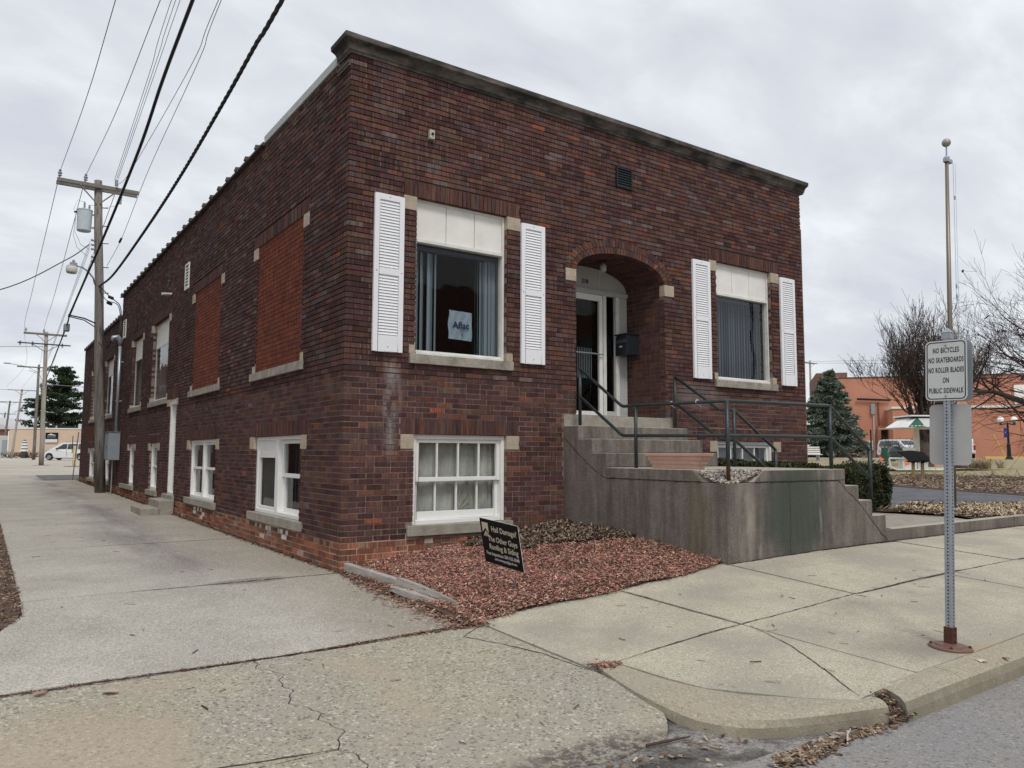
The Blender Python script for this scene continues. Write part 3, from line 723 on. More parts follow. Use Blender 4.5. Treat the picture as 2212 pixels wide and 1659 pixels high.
def lay(side, k, z0, z1, ua, ub, cs, pal, w, depth=.1, start=None, pitch=.2127, amp=.0022, flem=False, kk=0):
    u = ua if start is None else start; i = 0
    while u < ub:
        p = (pitch if (i % 2 == 0) else .1063) if flem else pitch
        a, b = u+r_.uniform(-.002, .002), u+p-.0110+r_.uniform(-.002, .002)
        for x0, x1 in cut_iv([(max(a, ua), min(b, ub))] if min(b, ub)-max(a, ua) > .02 else [], cs):
            c = pal[pick(pal, w)]; f = r_.uniform(.74, 1.26)
            if side == 'S' and z1 < .36 and z0 > .1 and (1.7 < u < 3.1 or 6.3 < u < 7.5) and r_.random() < .33: c = (.62, .56, .52)
            bricks.append((side, x0, x1, z0+.0064+r_.uniform(-.001, .001), z1-.0064+r_.uniform(-.001, .001), depth, r_.uniform(-amp, amp), tuple(q*f for q in c)))
        u += p; i += 1
for side in 'FS':
    end = F_END if side == 'F' else S_END
    for k in range(88):
        z0 = ZB+k*PC; z1 = z0+PC; zm = (z0+z1)/2
        e_ = end
        if side == 'S' and z1 > S_TOP2+.02: e_ = S_STEP
        cs = [(a, b) for a, b, c0, c1 in cuts[side] if min(z1, c1)-max(z0, c0) > .34*PC]
        if side == 'F':
            ao = arch_out(zm)
            if ao: cs.append((AX-ao-.004, AX+ao+.004))
        own = (k % 2 == 0) == (side == 'F')
        ua = 0 if own else .1045
        w = WD_UP if zm > 2.4+r_.uniform(-.5, .5) else WD_LO
        flem = (k % 7 == 6)
        amp = .0022 if zm < 5.4 else .0045
        if side == 'S' and zm > 2.5: w = [12, 11, 9, 9, 14, 12, 3, .6, 4, 6, .2, .1, 9, 13]
        lay(side, k, z0, z1, ua, e_, cs, PALD, w, start=(0 if own else .1045), flem=flem, amp=amp)
# orange base courses
for side in 'FS':
    ng = 6 if side == 'S' else 5
    for k in range(ng):
        z1 = ZB-.004-k*.069; z0 = z1-.069
        end = 2.6 if side == 'F' else S_END
        own = (k % 2 == 1) == (side == 'F'); ua = 0 if own else .11
        cs = [(a, b) for a, b, c0, c1 in cuts[side] if min(z1, c1)-max(z0, c0) > .3*PC]
        if side == 'F' and k == 0: lay(side, k, z0, z1, ua, end, cs, PALO, [6, 5, 5, 5, 3, 3, 2, 2], pitch=.125, amp=.006)
        elif side == 'S' and k == 0: lay(side, k, z0, z1, ua, end, cs, PALO, [3, 3, 2, 5, 4, 6, 1, 5], pitch=.108, amp=.005)
        else: lay(side, k, z0, z1, ua, end, cs, PALO, [6, 6, 5, 5, 3, 3, 1.2, 2], pitch=.222, amp=.006)
# infill of the two bricked-up windows, recessed a little
for a, b, z0, z1 in S_bricked:
    n = int(round((z1-z0)/.0672)); h = (z1-z0)/n
    for k in range(n):
        st = a-.1 if k % 2 else a
        u = st
        while u < b:
            x0, x1 = max(a+.004, u), min(b-.004, u+.2127-.0085)
            if x1-x0 > .03:
                c = PALI[pick(PALI)]; f = r_.uniform(.88, 1.14)
                bricks.append(('S', x0, x1, z0+k*h+.0045, z0+(k+1)*h-.0045, .1, -.014+r_.uniform(-.002, .002), tuple(q*f for q in c)))
            u += .2127
# a small patch of redder repair brick
for k in range(8):
    u = 23.9
    while u < 25.6:
        c = PALI[pick(PALI)]; bricks.append(('S', u, u+.2, 1.78+k*PC, 1.78+k*PC+.058, .1, .004, tuple(q*.9 for q in c))); u += .2127
# soldier courses over the openings
for side in 'FS':
    for a, b, z0, z1 in soldiers[side]:
        n = int(round((b-a)/.0665)); w = (b-a)/n
        for i in range(n):
            c = PALD[pick(PALD, [14, 12, 14, 8, 2, 2, 8, 8, 8, .5, .8, .0, 14, 14])]; f = r_.uniform(.85, 1.15)
            bricks.append((side, a+i*w+.0035, a+(i+1)*w-.0035, z0+.004, z1-.004, .1, r_.uniform(-.002, .003), tuple(q*f for q in c)))

def brick_box(mb, side, u0, u1, z0, z1, dep, pr_, col):
    if side == 'F': mb.box(u0, u1, -pr_, dep, z0, z1, col)
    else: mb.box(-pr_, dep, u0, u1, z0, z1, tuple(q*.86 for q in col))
# the 300 largest in view become objects of their own
hid = [(.33, .745, 2.62, 4.6), (2.54, 2.95, 2.62, 4.6)]
def score(b):
    side, u0, u1, z0, z1 = b[:5]; u, z = (u0+u1)/2, (z0+z1)/2
    P = Vector(wp(side, u, 0, z)); d = P-CAMP; n = Vector((0, -1, 0)) if side == 'F' else Vector((-1, 0, 0))
    cosv = abs(d.normalized().dot(n))
    if side == 'F':
        if any(a-.02 < u < b_+.02 and c-.02 < z < e2+.02 for a, b_, c, e2 in hid): return 0
        if z < zg(u, 0)+.03: return 0
    elif z < zg(0, u)+.03: return 0
    return (u1-u0)*(z1-z0)*cosv/d.length_squared
order = sorted(range(len(bricks)), key=lambda i: -score(bricks[i])); big = set(order[:300])
cache = {}; rest = MB()
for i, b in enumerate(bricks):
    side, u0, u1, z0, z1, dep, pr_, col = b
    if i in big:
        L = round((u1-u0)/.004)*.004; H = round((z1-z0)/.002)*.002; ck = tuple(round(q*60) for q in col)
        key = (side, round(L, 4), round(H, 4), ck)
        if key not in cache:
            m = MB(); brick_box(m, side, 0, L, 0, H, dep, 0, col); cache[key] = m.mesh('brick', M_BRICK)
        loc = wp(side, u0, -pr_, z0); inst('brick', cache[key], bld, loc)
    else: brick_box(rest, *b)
# arch rings
def ell(a, b, t): return (AX+a*math.cos(t), AZ+b*math.sin(t))
for (r0, h0, r1, h1, n) in ((AR, AH, AR+.093, AH+.098, 33), (AR+.100, AH+.105, OR_, OH, 38)):
    # equal arc length parameters
    ts = [math.pi*i/400 for i in range(401)]; am, bm_ = (r0+r1)/2, (h0+h1)/2
    acc = [0]
    for t0, t1 in zip(ts, ts[1:]): acc.append(acc[-1]+math.dist(ell(am, bm_, t0), ell(am, bm_, t1)))
    def at(s_): return float(np.interp(s_*acc[-1], acc, ts))
    for i in range(n):
        t0, t1 = at((i+.06)/n), at((i+.94)/n)
        p = [ell(r0, h0, t0), ell(r1, h1, t0), ell(r1, h1, t1), ell(r0, h0, t1)]
        c = PALD[pick(PALD, [14, 10, 14, 8, 8, 6, 12, 12, 8, 2, 5, 3, 12, 10])]; f = r_.uniform(.85, 1.15); c = tuple(q*f for q in c)
        pr_ = r_.uniform(.000, .006)
        rest.prism(p, -pr_, .1, c)
# vault soffit bricks and recess side wall
nrow = 33
for i in range(nrow):
    t0, t1 = math.pi*(i+.07)/nrow, math.pi*(i+.93)/nrow
    y = .11-(.1 if i % 2 else 0)
    while y < RD:
        y0, y1 = max(y, .105), min(y+.2, RD)
        if y1-y0 > .03:
            c = PALD[pick(PALD, WD_LO)]; A, B = ell(AR, AH, t0), ell(AR, AH, t1); A2, B2 = ell(AR+.05, AH+.05, t0), ell(AR+.05, AH+.05, t1)
            rest.prism([A, A2, B2, B], y0, y1, c)
        y += .2127
for k in range(31):
    z0 = 1.962+k*PC*1.01; y = .108-(.1 if k % 2 else 0)
    while y < RD:
        y0, y1 = max(y, .108), min(y+.203, RD)
        if y1-y0 > .03:
            c = PALD[pick(PALD, WD_LO)]
            rest.box(RX1, RX1+.06, y0, y1, z0+.0045, z0+PC-.0045, c); c = PALD[pick(PALD, WD_LO)]
            rest.box(RX0-.06, RX0, y0, y1, z0+.0045, z0+PC-.0045, c)
        y += .2127
rest.build('brick', M_BRICK, bld, kind='stuff')

# mortar backing behind the bricks
def rects(u0, u1, z0, z1, holes):
    us = sorted(set([u0, u1]+[h[i] for h in holes for i in (0, 1) if u0 < h[i] < u1])); zs_ = sorted(set([z0, z1]+[h[i] for h in holes for i in (2, 3) if z0 < h[i] < z1]))
    o = []
    for j in range(len(zs_)-1):
        run = None
        for i in range(len(us)-1):
            um, zm = (us[i]+us[i+1])/2, (zs_[j]+zs_[j+1])/2
            free = not any(h[0] < um < h[1] and h[2] < zm < h[3] for h in holes)
            if free: run = [us[i], us[i+1]] if run is None else [run[0], us[i+1]]
            if (not free or i == len(us)-2) and run: o.append((run[0], run[1], zs_[j], zs_[j+1])); run = None
    return o
mbm = MB(); ND = .006; NU = .024; ZC = 2.36
g = .005
exF = [(a-g, b+g, c-g, d+g) for a, b, c, d in F_open]
hF = exF+[(RX0-g, RX1+g, 1.9, AZ+AH+.02)]
for (n_, lo, hi) in ((ND, -.4, ZC), (NU, ZC, F_TOP)):
    for (a, b, c, d) in rects(n_, F_END, lo, hi, hF): mbm.face([(a, n_, c), (b, n_, c), (b, n_, d), (a, n_, d)])
n = 40
for i in range(n):
    x0, x1 = RX0-g+(RX1-RX0+2*g)*i/n, RX0-g+(RX1-RX0+2*g)*(i+1)/n
    h = lambda x: AZ+(AH+g)*math.sqrt(max(0, 1-((x-AX)/(AR+g))**2))
    mbm.face([(x0, NU, h(x0)), (x1, NU, h(x1)), (x1, NU, AZ+AH+.02), (x0, NU, AZ+AH+.02)])
for i in range(60):
    t0, t1 = math.pi*i/60, math.pi*(i+1)/60; A, B = ell(AR+.008, AH+.008, t0), ell(AR+.008, AH+.008, t1); mbm.face([(A[0], ND, A[1]), (B[0], ND, B[1]), (B[0], RD, B[1]), (A[0], RD, A[1])])
for xx in (RX0-g, RX1+g): mbm.face([(xx, ND, 1.9), (xx, RD, 1.9), (xx, RD, AZ+.01), (xx, ND, AZ+.01)])
exS = [(a-g, b+g, c-g, d+g) for a, b, c, d in S_open]
binf = [(a, b, c, d) for a, b, c, d in S_bricked]
for (n_, lo, h1, h2) in ((ND, -.4, ZC, ZC), (NU, ZC, S_TOP1, S_TOP2)):
    for (a, b, c, d) in rects(n_, S_STEP, lo, h1, exS+binf)+rects(S_STEP, S_END, lo, h2, exS): mbm.face([(n_, a, c), (n_, b, c), (n_, b, d), (n_, a, d)])
for a, b, c, d in binf: 
    mbm.face([(.024, a, c), (.024, b, c), (.024, b, d), (.024, a, d)])
    for p, q in (((a, c), (a, d)), ((b, c), (b, d)), ((a, d), (b, d))): mbm.face([(ND, p[0], p[1]), (.02, p[0], p[1]), (.02, q[0], q[1]), (ND, q[0], q[1])])
for side, ex in (('F', exF), ('S', exS)):
    for a, b, c, d in ex:
        for (p, q) in (((a, c), (a, d)), ((b, c), (b, d)), ((a, d), (b, d)), ((a, c), (b, c))):
            mbm.face([wp(side, p[0], ND, p[1]), wp(side, p[0], .35, p[1]), wp(side, q[0], .35, q[1]), wp(side, q[0], ND, q[1])])
for b in bricks:
    side, u0, u1, z0, z1 = b[:5]
    if z0 < ZC or z1-z0 > .12: continue
    mbm.face([wp(side, u1-.001, .005, z0+.002), wp(side, u1+.0125, .005, z0+.002), wp(side, u1+.0125, .005, z1-.002), wp(side, u1-.001, .005, z1-.002)] if (side == 'F' and u1 < F_END-.02 or side == 'S') and not any(h[0]-.03 < u1+.006 < h[0]+.02 or h[0] < u1+.006 < h[1] for h in cuts[side] if h[2] < (z0+z1)/2 < h[3]) else [wp(side, u1-.004, .006, z0), wp(side, u1-.003, .006, z0), wp(side, u1-.003, .006, z0+.001)])
mbm.build('wall', M_MORTAR, bld)
# stepped settlement crack at the corner
q = MB(); zz_ = [ZB+k*PC for k in range(88)]; kx = [75, 74, 73, 72, 71, 70, 69, 68]; xc_ = [.0, .10, .2, .30, .42, .52, .60, .68, .73]
for i, k in enumerate(kx):
    z = zz_[k]; q.face([(xc_[i], -.0045, z-.008), (xc_[i+1], -.0045, z-.008), (xc_[i+1], -.0045, z+.008), (xc_[i], -.0045, z+.008)]); q.face([(xc_[i+1]-.008, -.0045, z-PC), (xc_[i+1]+.008, -.0045, z-PC), (xc_[i+1]+.008, -.0045, z+.008), (xc_[i+1]-.008, -.0045, z+.008)])
q.build('crack', M_CRACK, bld)
# rear walls and roof close the volume
mbr = MB()
mbr.box(F_END, F_END+.02, 0.0, S_END, -.3, 5.6); mbr.box(F_END-.03, F_END-.002, .1, S_END-.02, 5.6, 6.28); mbr.box(0.1, F_END, S_END-.02, S_END, -.3, 5.6)
mbr.build('rear_wall', M_RB, bld)
MB().box(.1, F_END-.03, .30, S_STEP, 5.9, 6.0).box(.1, F_END-.03, S_STEP, S_END, 5.3, 5.4).box(.1, F_END-.1, S_STEP-.1, S_STEP, 5.3, 6.2).build('roof', M_ROOFG, bld)

# stones and sills
for side in 'FS':
    for (a, b, c, d) in stones[side]:
        m = MB(); wb(m, side, a, b, -.008, .11, c+.003, d-.003); m.build('stone_block', M_STONE, bld, bevel=.003)
    for (a, b, c, d) in sills[side]:
        ns = 1 if side == 'F' else max(1, round((b-a)/1.2))
        for i in range(ns):
            u0, u1 = a+(b-a)*i/ns+.002, a+(b-a)*(i+1)/ns-.002
            m = MB(); wb(m, side, u0, u1, -.045, .16, c+.002, d-.002); m.build('window_sill', M_SILL if c > 1 else M_STEP, bld, bevel=.005)
# front coping, cove profile, separate stones, returning round the corner
prof = [(0.30, 6.29), (-.012, 6.29), (-.018, 6.315), (-.035, 6.322), (-.045, 6.36), (-.075, 6.395), (-.125, 6.42), (-.13, 6.475), (-.115, 6.49), (.30, 6.51)]
cj = [-.13, 1.35, 2.9, 3.85, 4.75, 5.62, 6.55, 7.5, 8.3, 9.09]
for i, (a, b) in enumerate(zip(cj, cj[1:])):
    m = MB()
    if i == 0:   # mitred corner stone with its return
        n = len(prof); m.v = []
        for (y, z) in prof: m.v.append((b, y, z))
        for (y, z) in prof: m.v.append((min(y, .0) if y < 0 else .0, min(y, .0), z) if y < 0 else (.0, .0, z))
        for (y, z) in prof: m.v.append((y if y < 0 else .30, .36, z))
        for s0 in (0, n):
            for k in range(n-1):
                m.f.append((s0+k, s0+k+1, s0+n+k+1, s0+n+k)); m.c.append((1, 1, 1))
        m.f.append(tuple(range(n))); m.c.append((1, 1, 1)); m.f.append(tuple(2*n+k for k in range(n))); m.c.append((1, 1, 1))
        m.face([(0, 0, 6.511), (b, 0, 6.512), (b, .3, 6.512), (.3, .3, 6.512), (.3, .36, 6.512), (0, .36, 6.512)])
    else: m.prism(prof, a+.003, b-.003, ax='x')
    m.build('coping_stone', M_COPING, bld)
# corner corbel ledge, side flashing, clay coping tiles
m = MB(); m.box(-.03, -.004, .0, .38, 6.165, 6.20); m.box(-.02, -.004, .0, .38, 6.13, 6.165, (.06, .045, .045)); m.build('corbel', M_TILE, bld)
m = MB(); m.prism([(-.02, 6.30), (-.025, 6.40), (-.01, 6.43), (.3, 6.43), (.3, 6.30)], .42, 3.45, ax='y'); m.build('metal_flashing', M_FLASH, bld)
tile = MB(); tile.prism([(-.055, 6.265), (-.06, 6.29), (-.04, 6.325), (.33, 6.38), (.33, 6.28), (-.03, 6.275)], 0.004, .596, ax='y')
tile.tube([(-.068, .30, 6.285), (-.045, .30, 6.33), (.3, .30, 6.385)], [.030, .048, .05], 10)
tm = tile.mesh('coping_tile', M_TILE, Vector((0, 0, 0)))
y = 3.47; k = 0
while y < S_STEP-.3: inst('coping_tile', tm, bld, (0, y, .0)); y += .6
y = S_STEP+.02
while y < S_END-.2: inst('coping_tile', tm, bld, (0, y, -.655)); y += .6

# windows
pane_cache = {}
def quad(side, u0, u1, n, z0, z1): 
    m = MB(); m.face([wp(side, u0, n, z0), wp(side, u1, n, z0), wp(side, u1, n, z1), wp(side, u0, n, z1)]); return m
def room(side, u0, u1, z0, z1, par, depth=2.2):
    m = MB(); a, b, c, d = u0-.5, u1+.5, z0-.15, z1+.3; n0, n1 = .36, depth
    for P in ([(a, n1, c), (b, n1, c), (b, n1, d), (a, n1, d)], [(a, n0, c), (a, n1, c), (a, n1, d), (a, n0, d)], [(b, n0, c), (b, n1, c), (b, n1, d), (b, n0, d)], [(a, n0, c), (b, n0, c), (b, n1, c), (a, n1, c)], [(a, n0, d), (b, n0, d), (b, n1, d), (a, n1, d)]):
        m.face([wp(side, *q) for q in P])
    # inner face of wall round the opening
    for (p, q, s, t) in rects(a, b, c, d, [(u0-.006, u1+.006, z0-.006, z1+.006)]): m.face([wp(side, p, n0, s), wp(side, q, n0, s), wp(side, q, n0, t), wp(side, p, n0, t)])
    m.build('interior', M_DARKROOM, par)
def window_part(name='window'):
    o = bpy.data.objects.new(name, None); COL.objects.link(o); o.parent = bld; WL[o.name] = Vector((0, 0, 0)); o.empty_display_size = .1; return o
def frame(side, u0, u1, z0, z1, w, n0, n1, par, m_=M_WHITE, name='frame', wt=None, wbm=None):
    m = MB(); wt = wt or w; wbm = wbm or w
    wb(m, side, u0, u0+w, n0, n1, z0, z1); wb(m, side, u1-w, u1, n0, n1, z0, z1)
    wb(m, side, u0+w, u1-w, n0, n1, z1-wt, z1); wb(m, side, u0+w, u1-w, n0, n1, z0, z0+wbm)
    return m.build(name, m_, par, bevel=.003)
def upper_window(side, u0, u1, z0, z1, zp, nl=3):
    w = window_part(); room(side, u0, u1, z0, z1, w); S_ = side == 'S'
    n0 = .088 if S_ else .065; n1 = .125 if S_ else .16; gl = .094 if S_ else .125
    frame(side, u0+.002, u1-.002, z0+.002, z1-.002, .035, n0, n1, w, M_WHITE2, wt=.03, wbm=.06)
    m = MB(); wb(m, side, u0+.035, u1-.035, n0-.005, n1, zp-.045, zp); m.build('transom_bar', M_WHITE2, w, bevel=.003)
    m = MB(); wb(m, side, u0+.03, u1-.03, .05 if S_ else .03, .17, z0+.003, z0+.035); m.build('sill_board', M_WHITE2, w, bevel=.003)
    for i in range(nl):
        a, b = u0+.035+(u1-u0-.07)*i/nl+.005, u0+.035+(u1-u0-.07)*(i+1)/nl-.005
        m = MB(); wb(m, side, a, b, (n0+.003 if S_ else .085)+.002*i, .12, zp+.003, z1-.03); m.build('panel', M_PANEL, w)
    m = MB(); wb(m, side, u0+.03, u1-.03, .125, .14, zp, z1-.02); m.build('panel_backing', M_HOLE, w)
    quad(side, u0+.035, u1-.035, gl, z0+.06, zp-.045).build('pane', M_GLASS, w)
    return w
wl = upper_window('F', .935, 2.325, 2.63, 4.65, 4.135)
wr = upper_window('F', 6.60, 8.05, 2.63, 4.65, 4.135)
def blinds(par, side, a, b, z0, z1, m_, step=.045, n=.26, ang=(.45, 1.1)):
    u = a; base = {}
    while u < b:
        t = round(r_.uniform(*ang), 1)
        if t not in base:
            q = MB(); cx, sx = math.cos(t)*.042, math.sin(t)*.042
            q.face([wp(side, -cx, -sx, z0), wp(side, cx, sx, z0), wp(side, cx, sx, z1), wp(side, -cx, -sx, z1)]); base[t] = q.mesh('blind_slat', m_)
        inst('blind_slat', base[t], par, wp(side, u, n, 0)); u += step*r_.uniform(.8, 1.2)
blinds(wl, 'F', .90, 1.08, 2.66, 4.06, M_BLIND, .075, .27, (.1, .4)); blinds(wl, 'F', 1.11, 1.38, 2.66, 4.02, M_BLIND, .042, .27, (.2, 1.1))
blinds(wl, 'F', 1.98, 2.14, 2.66, 4.02, M_BLIND, .028, .27, (.5, 1.2)); blinds(wl, 'F', 2.16, 2.5, 2.66, 4.06, M_BLIND, .07, .27, (.1, .4))
MB().box(.85, 2.6, .24, .30, 4.04, 4.09).build('blind_rail', M_BLIND2, wl)
blinds(wr, 'F', 6.5, 8.3, 2.66, 4.06, M_BLIND2, .066, .27, (.35, .65)); MB().box(6.5, 8.3, .24, .30, 4.05, 4.09).build('blind_rail', M_BLIND2, wr)
# basement window, eight lights
w = window_part(); u0, u1, z0, z1 = .942, 2.328, .502, 1.622
room('F', u0, u1, z0, z1, w)
frame('F', u0, u1, z0, z1, .055, .050, .16, w, M_WHITE, wt=.055, wbm=.05)
frame('F', u0+.057, u1-.057, 1.035, z1-.056, .052, .075, .115, w, M_WHITE, 'upper_sash', wt=.045, wbm=.05)
frame('F', u0+.057, u1-.057, z0+.052, 1.082, .052, .118, .158, w, M_WHITE, 'lower_sash', wt=.045, wbm=.10)
for i, un in enumerate((1.317, 1.63, 1.945)):
    for (a, b, n0, n1) in ((1.085, 1.521, .08, .11), (.652, 1.037, .122, .152)):
        MB().box(un-.011, un+.011, n0, n1, a, b).build('glazing_bar', M_WHITE, w)
ed = [1.05, 1.306, 1.328, 1.619, 1.641, 1.934, 1.956, 2.218]
for i in range(4):
    quad('F', ed[2*i], ed[2*i+1], .095, 1.086, 1.520).build('pane', M_GLASS2, w); quad('F', ed[2*i], ed[2*i+1], .138, .655, 1.036).build('pane', M_GLASS2, w)
cm = MB()
for i in range(40):
    a, b = .9+i*.037, .9+(i+1)*.037; f = lambda u: .215+.012*math.sin(u*23)+.008*math.sin(u*61)
    cm.face([(a, f(a), .45), (b, f(b), .45), (b, f(b)+.01, 1.65), (a, f(a)+.01, 1.65)])
cm.build('curtain', M_CURTAIN, w)
fold = MB()
for (x, z, dx, dz) in ((1.66, .68, .10, .33), (1.69, .66, .17, .36), (1.73, .70, .16, .30), (1.67, .64, .22, .14), (1.70, .62, .2, .08), (2.02, .66, .04, .15), (2.04, .68, .1, .12), (1.68, .66, .20, .24)):
    fold.tube([(x, .19, z), (x+dx*.5, .185, z+dz*.52), (x+dx, .19, z+dz)], [.002, .0055, .002], 5)
fold.build('plastic_fold', mat('plastic_sheet', col=(.5, .45, .38), rough=.3), w)
# right front basement window, half behind the hedge
w = window_part(); room('F', 6.55, 8.02, .62, 1.61, w); frame('F', 6.552, 8.018, .622, 1.608, .055, .05, .16, w, M_WHITE)
frame('F', 6.61, 7.96, .68, 1.55, .05, .08, .12, w, M_WHITE, 'sash')
for un in (6.98, 7.285, 7.60): MB().box(un-.013, un+.013, .085, .115, .73, 1.50).build('glazing_bar', M_WHITE, w)
for a, b in ((6.66, 6.967), (6.993, 7.272), (7.298, 7.587), (7.613, 7.91)): quad('F', a, b, .10, .73, 1.50).build('pane', M_GLASS2, w)
MB().box(6.5, 8.1, .22, .225, .6, 1.6).build('curtain', mat('pale_grey_curtain', col=(.30, .33, .33), rough=.9, noise=.25, nscale=4, bump=.8, bscale=8), w)
# side basement windows
w = window_part(); a0, a1, z0, z1 = 1.422, 3.518, .492, 1.622; room('S', a0, a1, z0, z1, w)
frame('S', a0, a1, z0, z1, .06, .045, .18, w, M_WHITE, wt=.05, wbm=.05)
MB().box(.045, .18, 2.47, 2.60, z0+.05, z1-.05).build('mullion', M_WHITE, w, bevel=.003)
MB().box(.075, .10, 2.60, 3.455, 1.36, z1-.05).build('panel', M_WHITE, w); frame('S', 2.60, 3.455, z0+.05, 1.36, .05, .06, .10, w, M_WHITE, 'sash')
quad('S', 2.65, 3.405, .085, z0+.10, 1.31).build('pane', M_GLASS2, w); MB().box(.12, .125, 2.55, 3.5, .5, 1.36).build('insect_screen', M_CLOTHB, w)
frame('S', 1.484, 2.468, 1.04, z1-.052, .055, .105, .14, w, M_WHITE, 'upper_sash'); frame('S', 1.484, 2.468, z0+.052, 1.086, .055, .142, .176, w, M_WHITE, 'lower_sash')
quad('S', 1.54, 2.41, .12, 1.095, 1.515).build('pane', M_GLASS2, w); quad('S', 1.54, 2.41, .16, .60, 1.03).build('pane', M_GLASS2, w)
blinds(w, 'S', 1.4, 2.5, .5, 1.6, mat('blue_curtain', col=(.10, .12, .17), rough=.9), .06, .3, (.1, .5))
def dh(par, a, b, z0, z1, n=.08, fr=.045, zmid=None):
    zm = zmid or (z0+z1)/2
    frame('S', a, b, zm-.025, z1, fr, n, n+.035, par, M_WHITE, 'upper_sash'); frame('S', a, b, z0, zm+.02, fr, n+.037, n+.07, par, M_WHITE, 'lower_sash')
    quad('S', a+fr, b-fr, n+.018, zm+.02, z1-fr).build('pane', M_GLASS, par); quad('S', a+fr, b-fr, n+.052, z0+fr, zm-.025).build('pane', M_GLASS, par)
w = window_part(); room('S', 5.88, 8.0, .49, 1.624, w); frame('S', 5.882, 7.998, .492, 1.622, .05, .045, .17, w, M_WHITE)
MB().box(.045, .17, 6.93, 7.02, .542, 1.572).build('mullion', M_WHITE, w); dh(w, 5.932, 6.93, .545, 1.57, zmid=1.08); dh(w, 7.02, 7.948, .545, 1.57, zmid=1.08)
blinds(w, 'S', 5.9, 6.9, .5, 1.05, M_CLOTHB, .06, .3, (.1, .2)); 
for (a, b, z0, z1) in S_open[2:6]:
    w = window_part(); room('S', a, b, z0, z1, w, 1.2); frame('S', a+.002, b-.002, z0+.002, z1-.002, .07, .045, .17, w, M_WHITE)
    if b-a < 1.15 or True: dh(w, a+.072, b-.072, z0+.072, z1-.072)
    MB().box(.28, .29, a, b, z0, z1).build('curtain', mat('off_white_curtain', col=(.45, .46, .44)) if 'cw' not in MATS else MATS['cw'], w)
# side upper windows
for (a, b, z0, z1) in S_open[6:10]:
    w = upper_window('S', a, b, z0, z1, z0+1.40, 3)
    blinds(w, 'S', a, a+(b-a)*.5, z0+.05, z0+1.38, M_BLIND2, .07, .3, (.2, .9))
# side door, white, with two concrete steps
w = bpy.data.objects.new('side_door', None); COL.objects.link(w); w.parent = bld; WL[w.name] = Vector((0, 0, 0)); w['label'] = 'white side door in a deep narrow frame'
room('S', 9.42, 10.15, .45, 2.57, w, 1.2)
frame('S', 9.422, 10.148, .452, 2.568, .05, .02, .25, w, M_WHITE2, wt=.12); MB().box(.11, .16, 9.47, 10.10, .46, 2.45).build('door_leaf', M_WHITE2, w, bevel=.004)
m = MB(); m.lathe((.085, 9.55, 1.3), [(0.001, -.03), (.025, -.02), (.03, 0), (.025, .02), (0.001, .03)], 10); m.build('door_knob', M_GALV, w)

# front door wall in the recess
dw = bpy.data.objects.new('front_door', None); COL.objects.link(dw); dw.parent = bld; WL[dw.name] = Vector((0, 0, 0)); dw['label'] = 'glazed front door with sidelights under a curved white transom'
Y0 = RD-.06
zarc = lambda x, k=0: AZ+(AH-k)*math.sqrt(max(0, 1-((x-AX)/(AR-k*.5))**2))
for (a, b) in ((RX0+.003, 4.145), (4.155, 4.750), (4.760, RX1-.003)):
    P = [(a, 4.055)]; n = 14
    P += [(b, 4.055)]+[(b+(a-b)*i/n, max(4.06, zarc(b+(a-b)*i/n)-.004)) for i in range(n+1)]
    m = MB(); m.prism(P, Y0, Y0+.03, ax='y'); m.build('transom_panel', M_GREYPAINT, dw)
for x in (4.15, 4.755): MB().box(x-.004, x+.004, Y0-.006, Y0-.001, 4.056, 4.40).build('panel_trim', M_WHITE, dw)
MB().box(RX0+.002, RX1-.002, Y0-.03, Y0+.04, 3.985, 4.053).box(RX0+.002, RX1-.002, Y0-.05, Y0+.03, 4.02, 4.053).build('transom_bar', M_GREYPAINT, dw, bevel=.004)
for s_ in (-1, 1):
    X = lambda dx: AX+s_*dx
    q = sorted((X(.722), X(.902))); m = MB(); m.box(q[0], q[1], Y0-.01, Y0+.05, 1.955, 3.983)
    for k in range(4): p = q[0]+.03+k*.04; m.box(p, p+.014, Y0-.022, Y0-.011, 2.05, 3.97)
    m.build('pilaster', M_GREYPAINT, dw, bevel=.003)
    q = sorted((X(.650), X(.72))); MB().box(q[0], q[1], Y0-.02, Y0+.05, 1.955, 3.983).build('door_post', M_WHITE2, dw, bevel=.003)
    q = sorted((X(.365), X(.425))); MB().box(q[0], q[1], Y0-.035, Y0+.05, 1.955, 3.983).build('door_post', M_WHITE2, dw, bevel=.004)
    q = sorted((X(.426), X(.649))); MB().box(q[0], q[1], Y0, Y0+.04, 1.956, 2.08).build('kick_panel', M_GREYPAINT, dw)
    quad('F', q[0], q[1], Y0+.03, 2.08, 3.983).build('sidelight_pane', M_GLASS, dw)
m = MB(); xa, xb = AX-.36, AX+.36
m.box(xa, xa+.07, Y0-.01, Y0+.03, 1.965, 3.98); m.box(xb-.07, xb, Y0-.01, Y0+.03, 1.965, 3.98); m.box(xa+.07, xb-.07, Y0-.01, Y0+.03, 3.88, 3.98); m.box(xa+.07, xb-.07, Y0-.01, Y0+.03, 1.965, 2.07)
m.build('door_leaf', M_WHITE, dw, bevel=.003); quad('F', xa+.07, xb-.07, Y0+.01, 2.07, 3.88).build('door_pane', M_GLASS, dw)
MB().tube([(xa+.02, Y0-.05, 3.0), (xb-.02, Y0-.05, 3.0)], .012, 8).build('push_bar', M_GALV, dw)
text('210', .10, M_BLACKM, dw, Matrix.Translation((4.445, Y0-.006, 4.175)) @ Matrix.Rotation(R(90), 4, 'X'), .9, name='house_number', bold=.001, ext=.004)
m = MB()
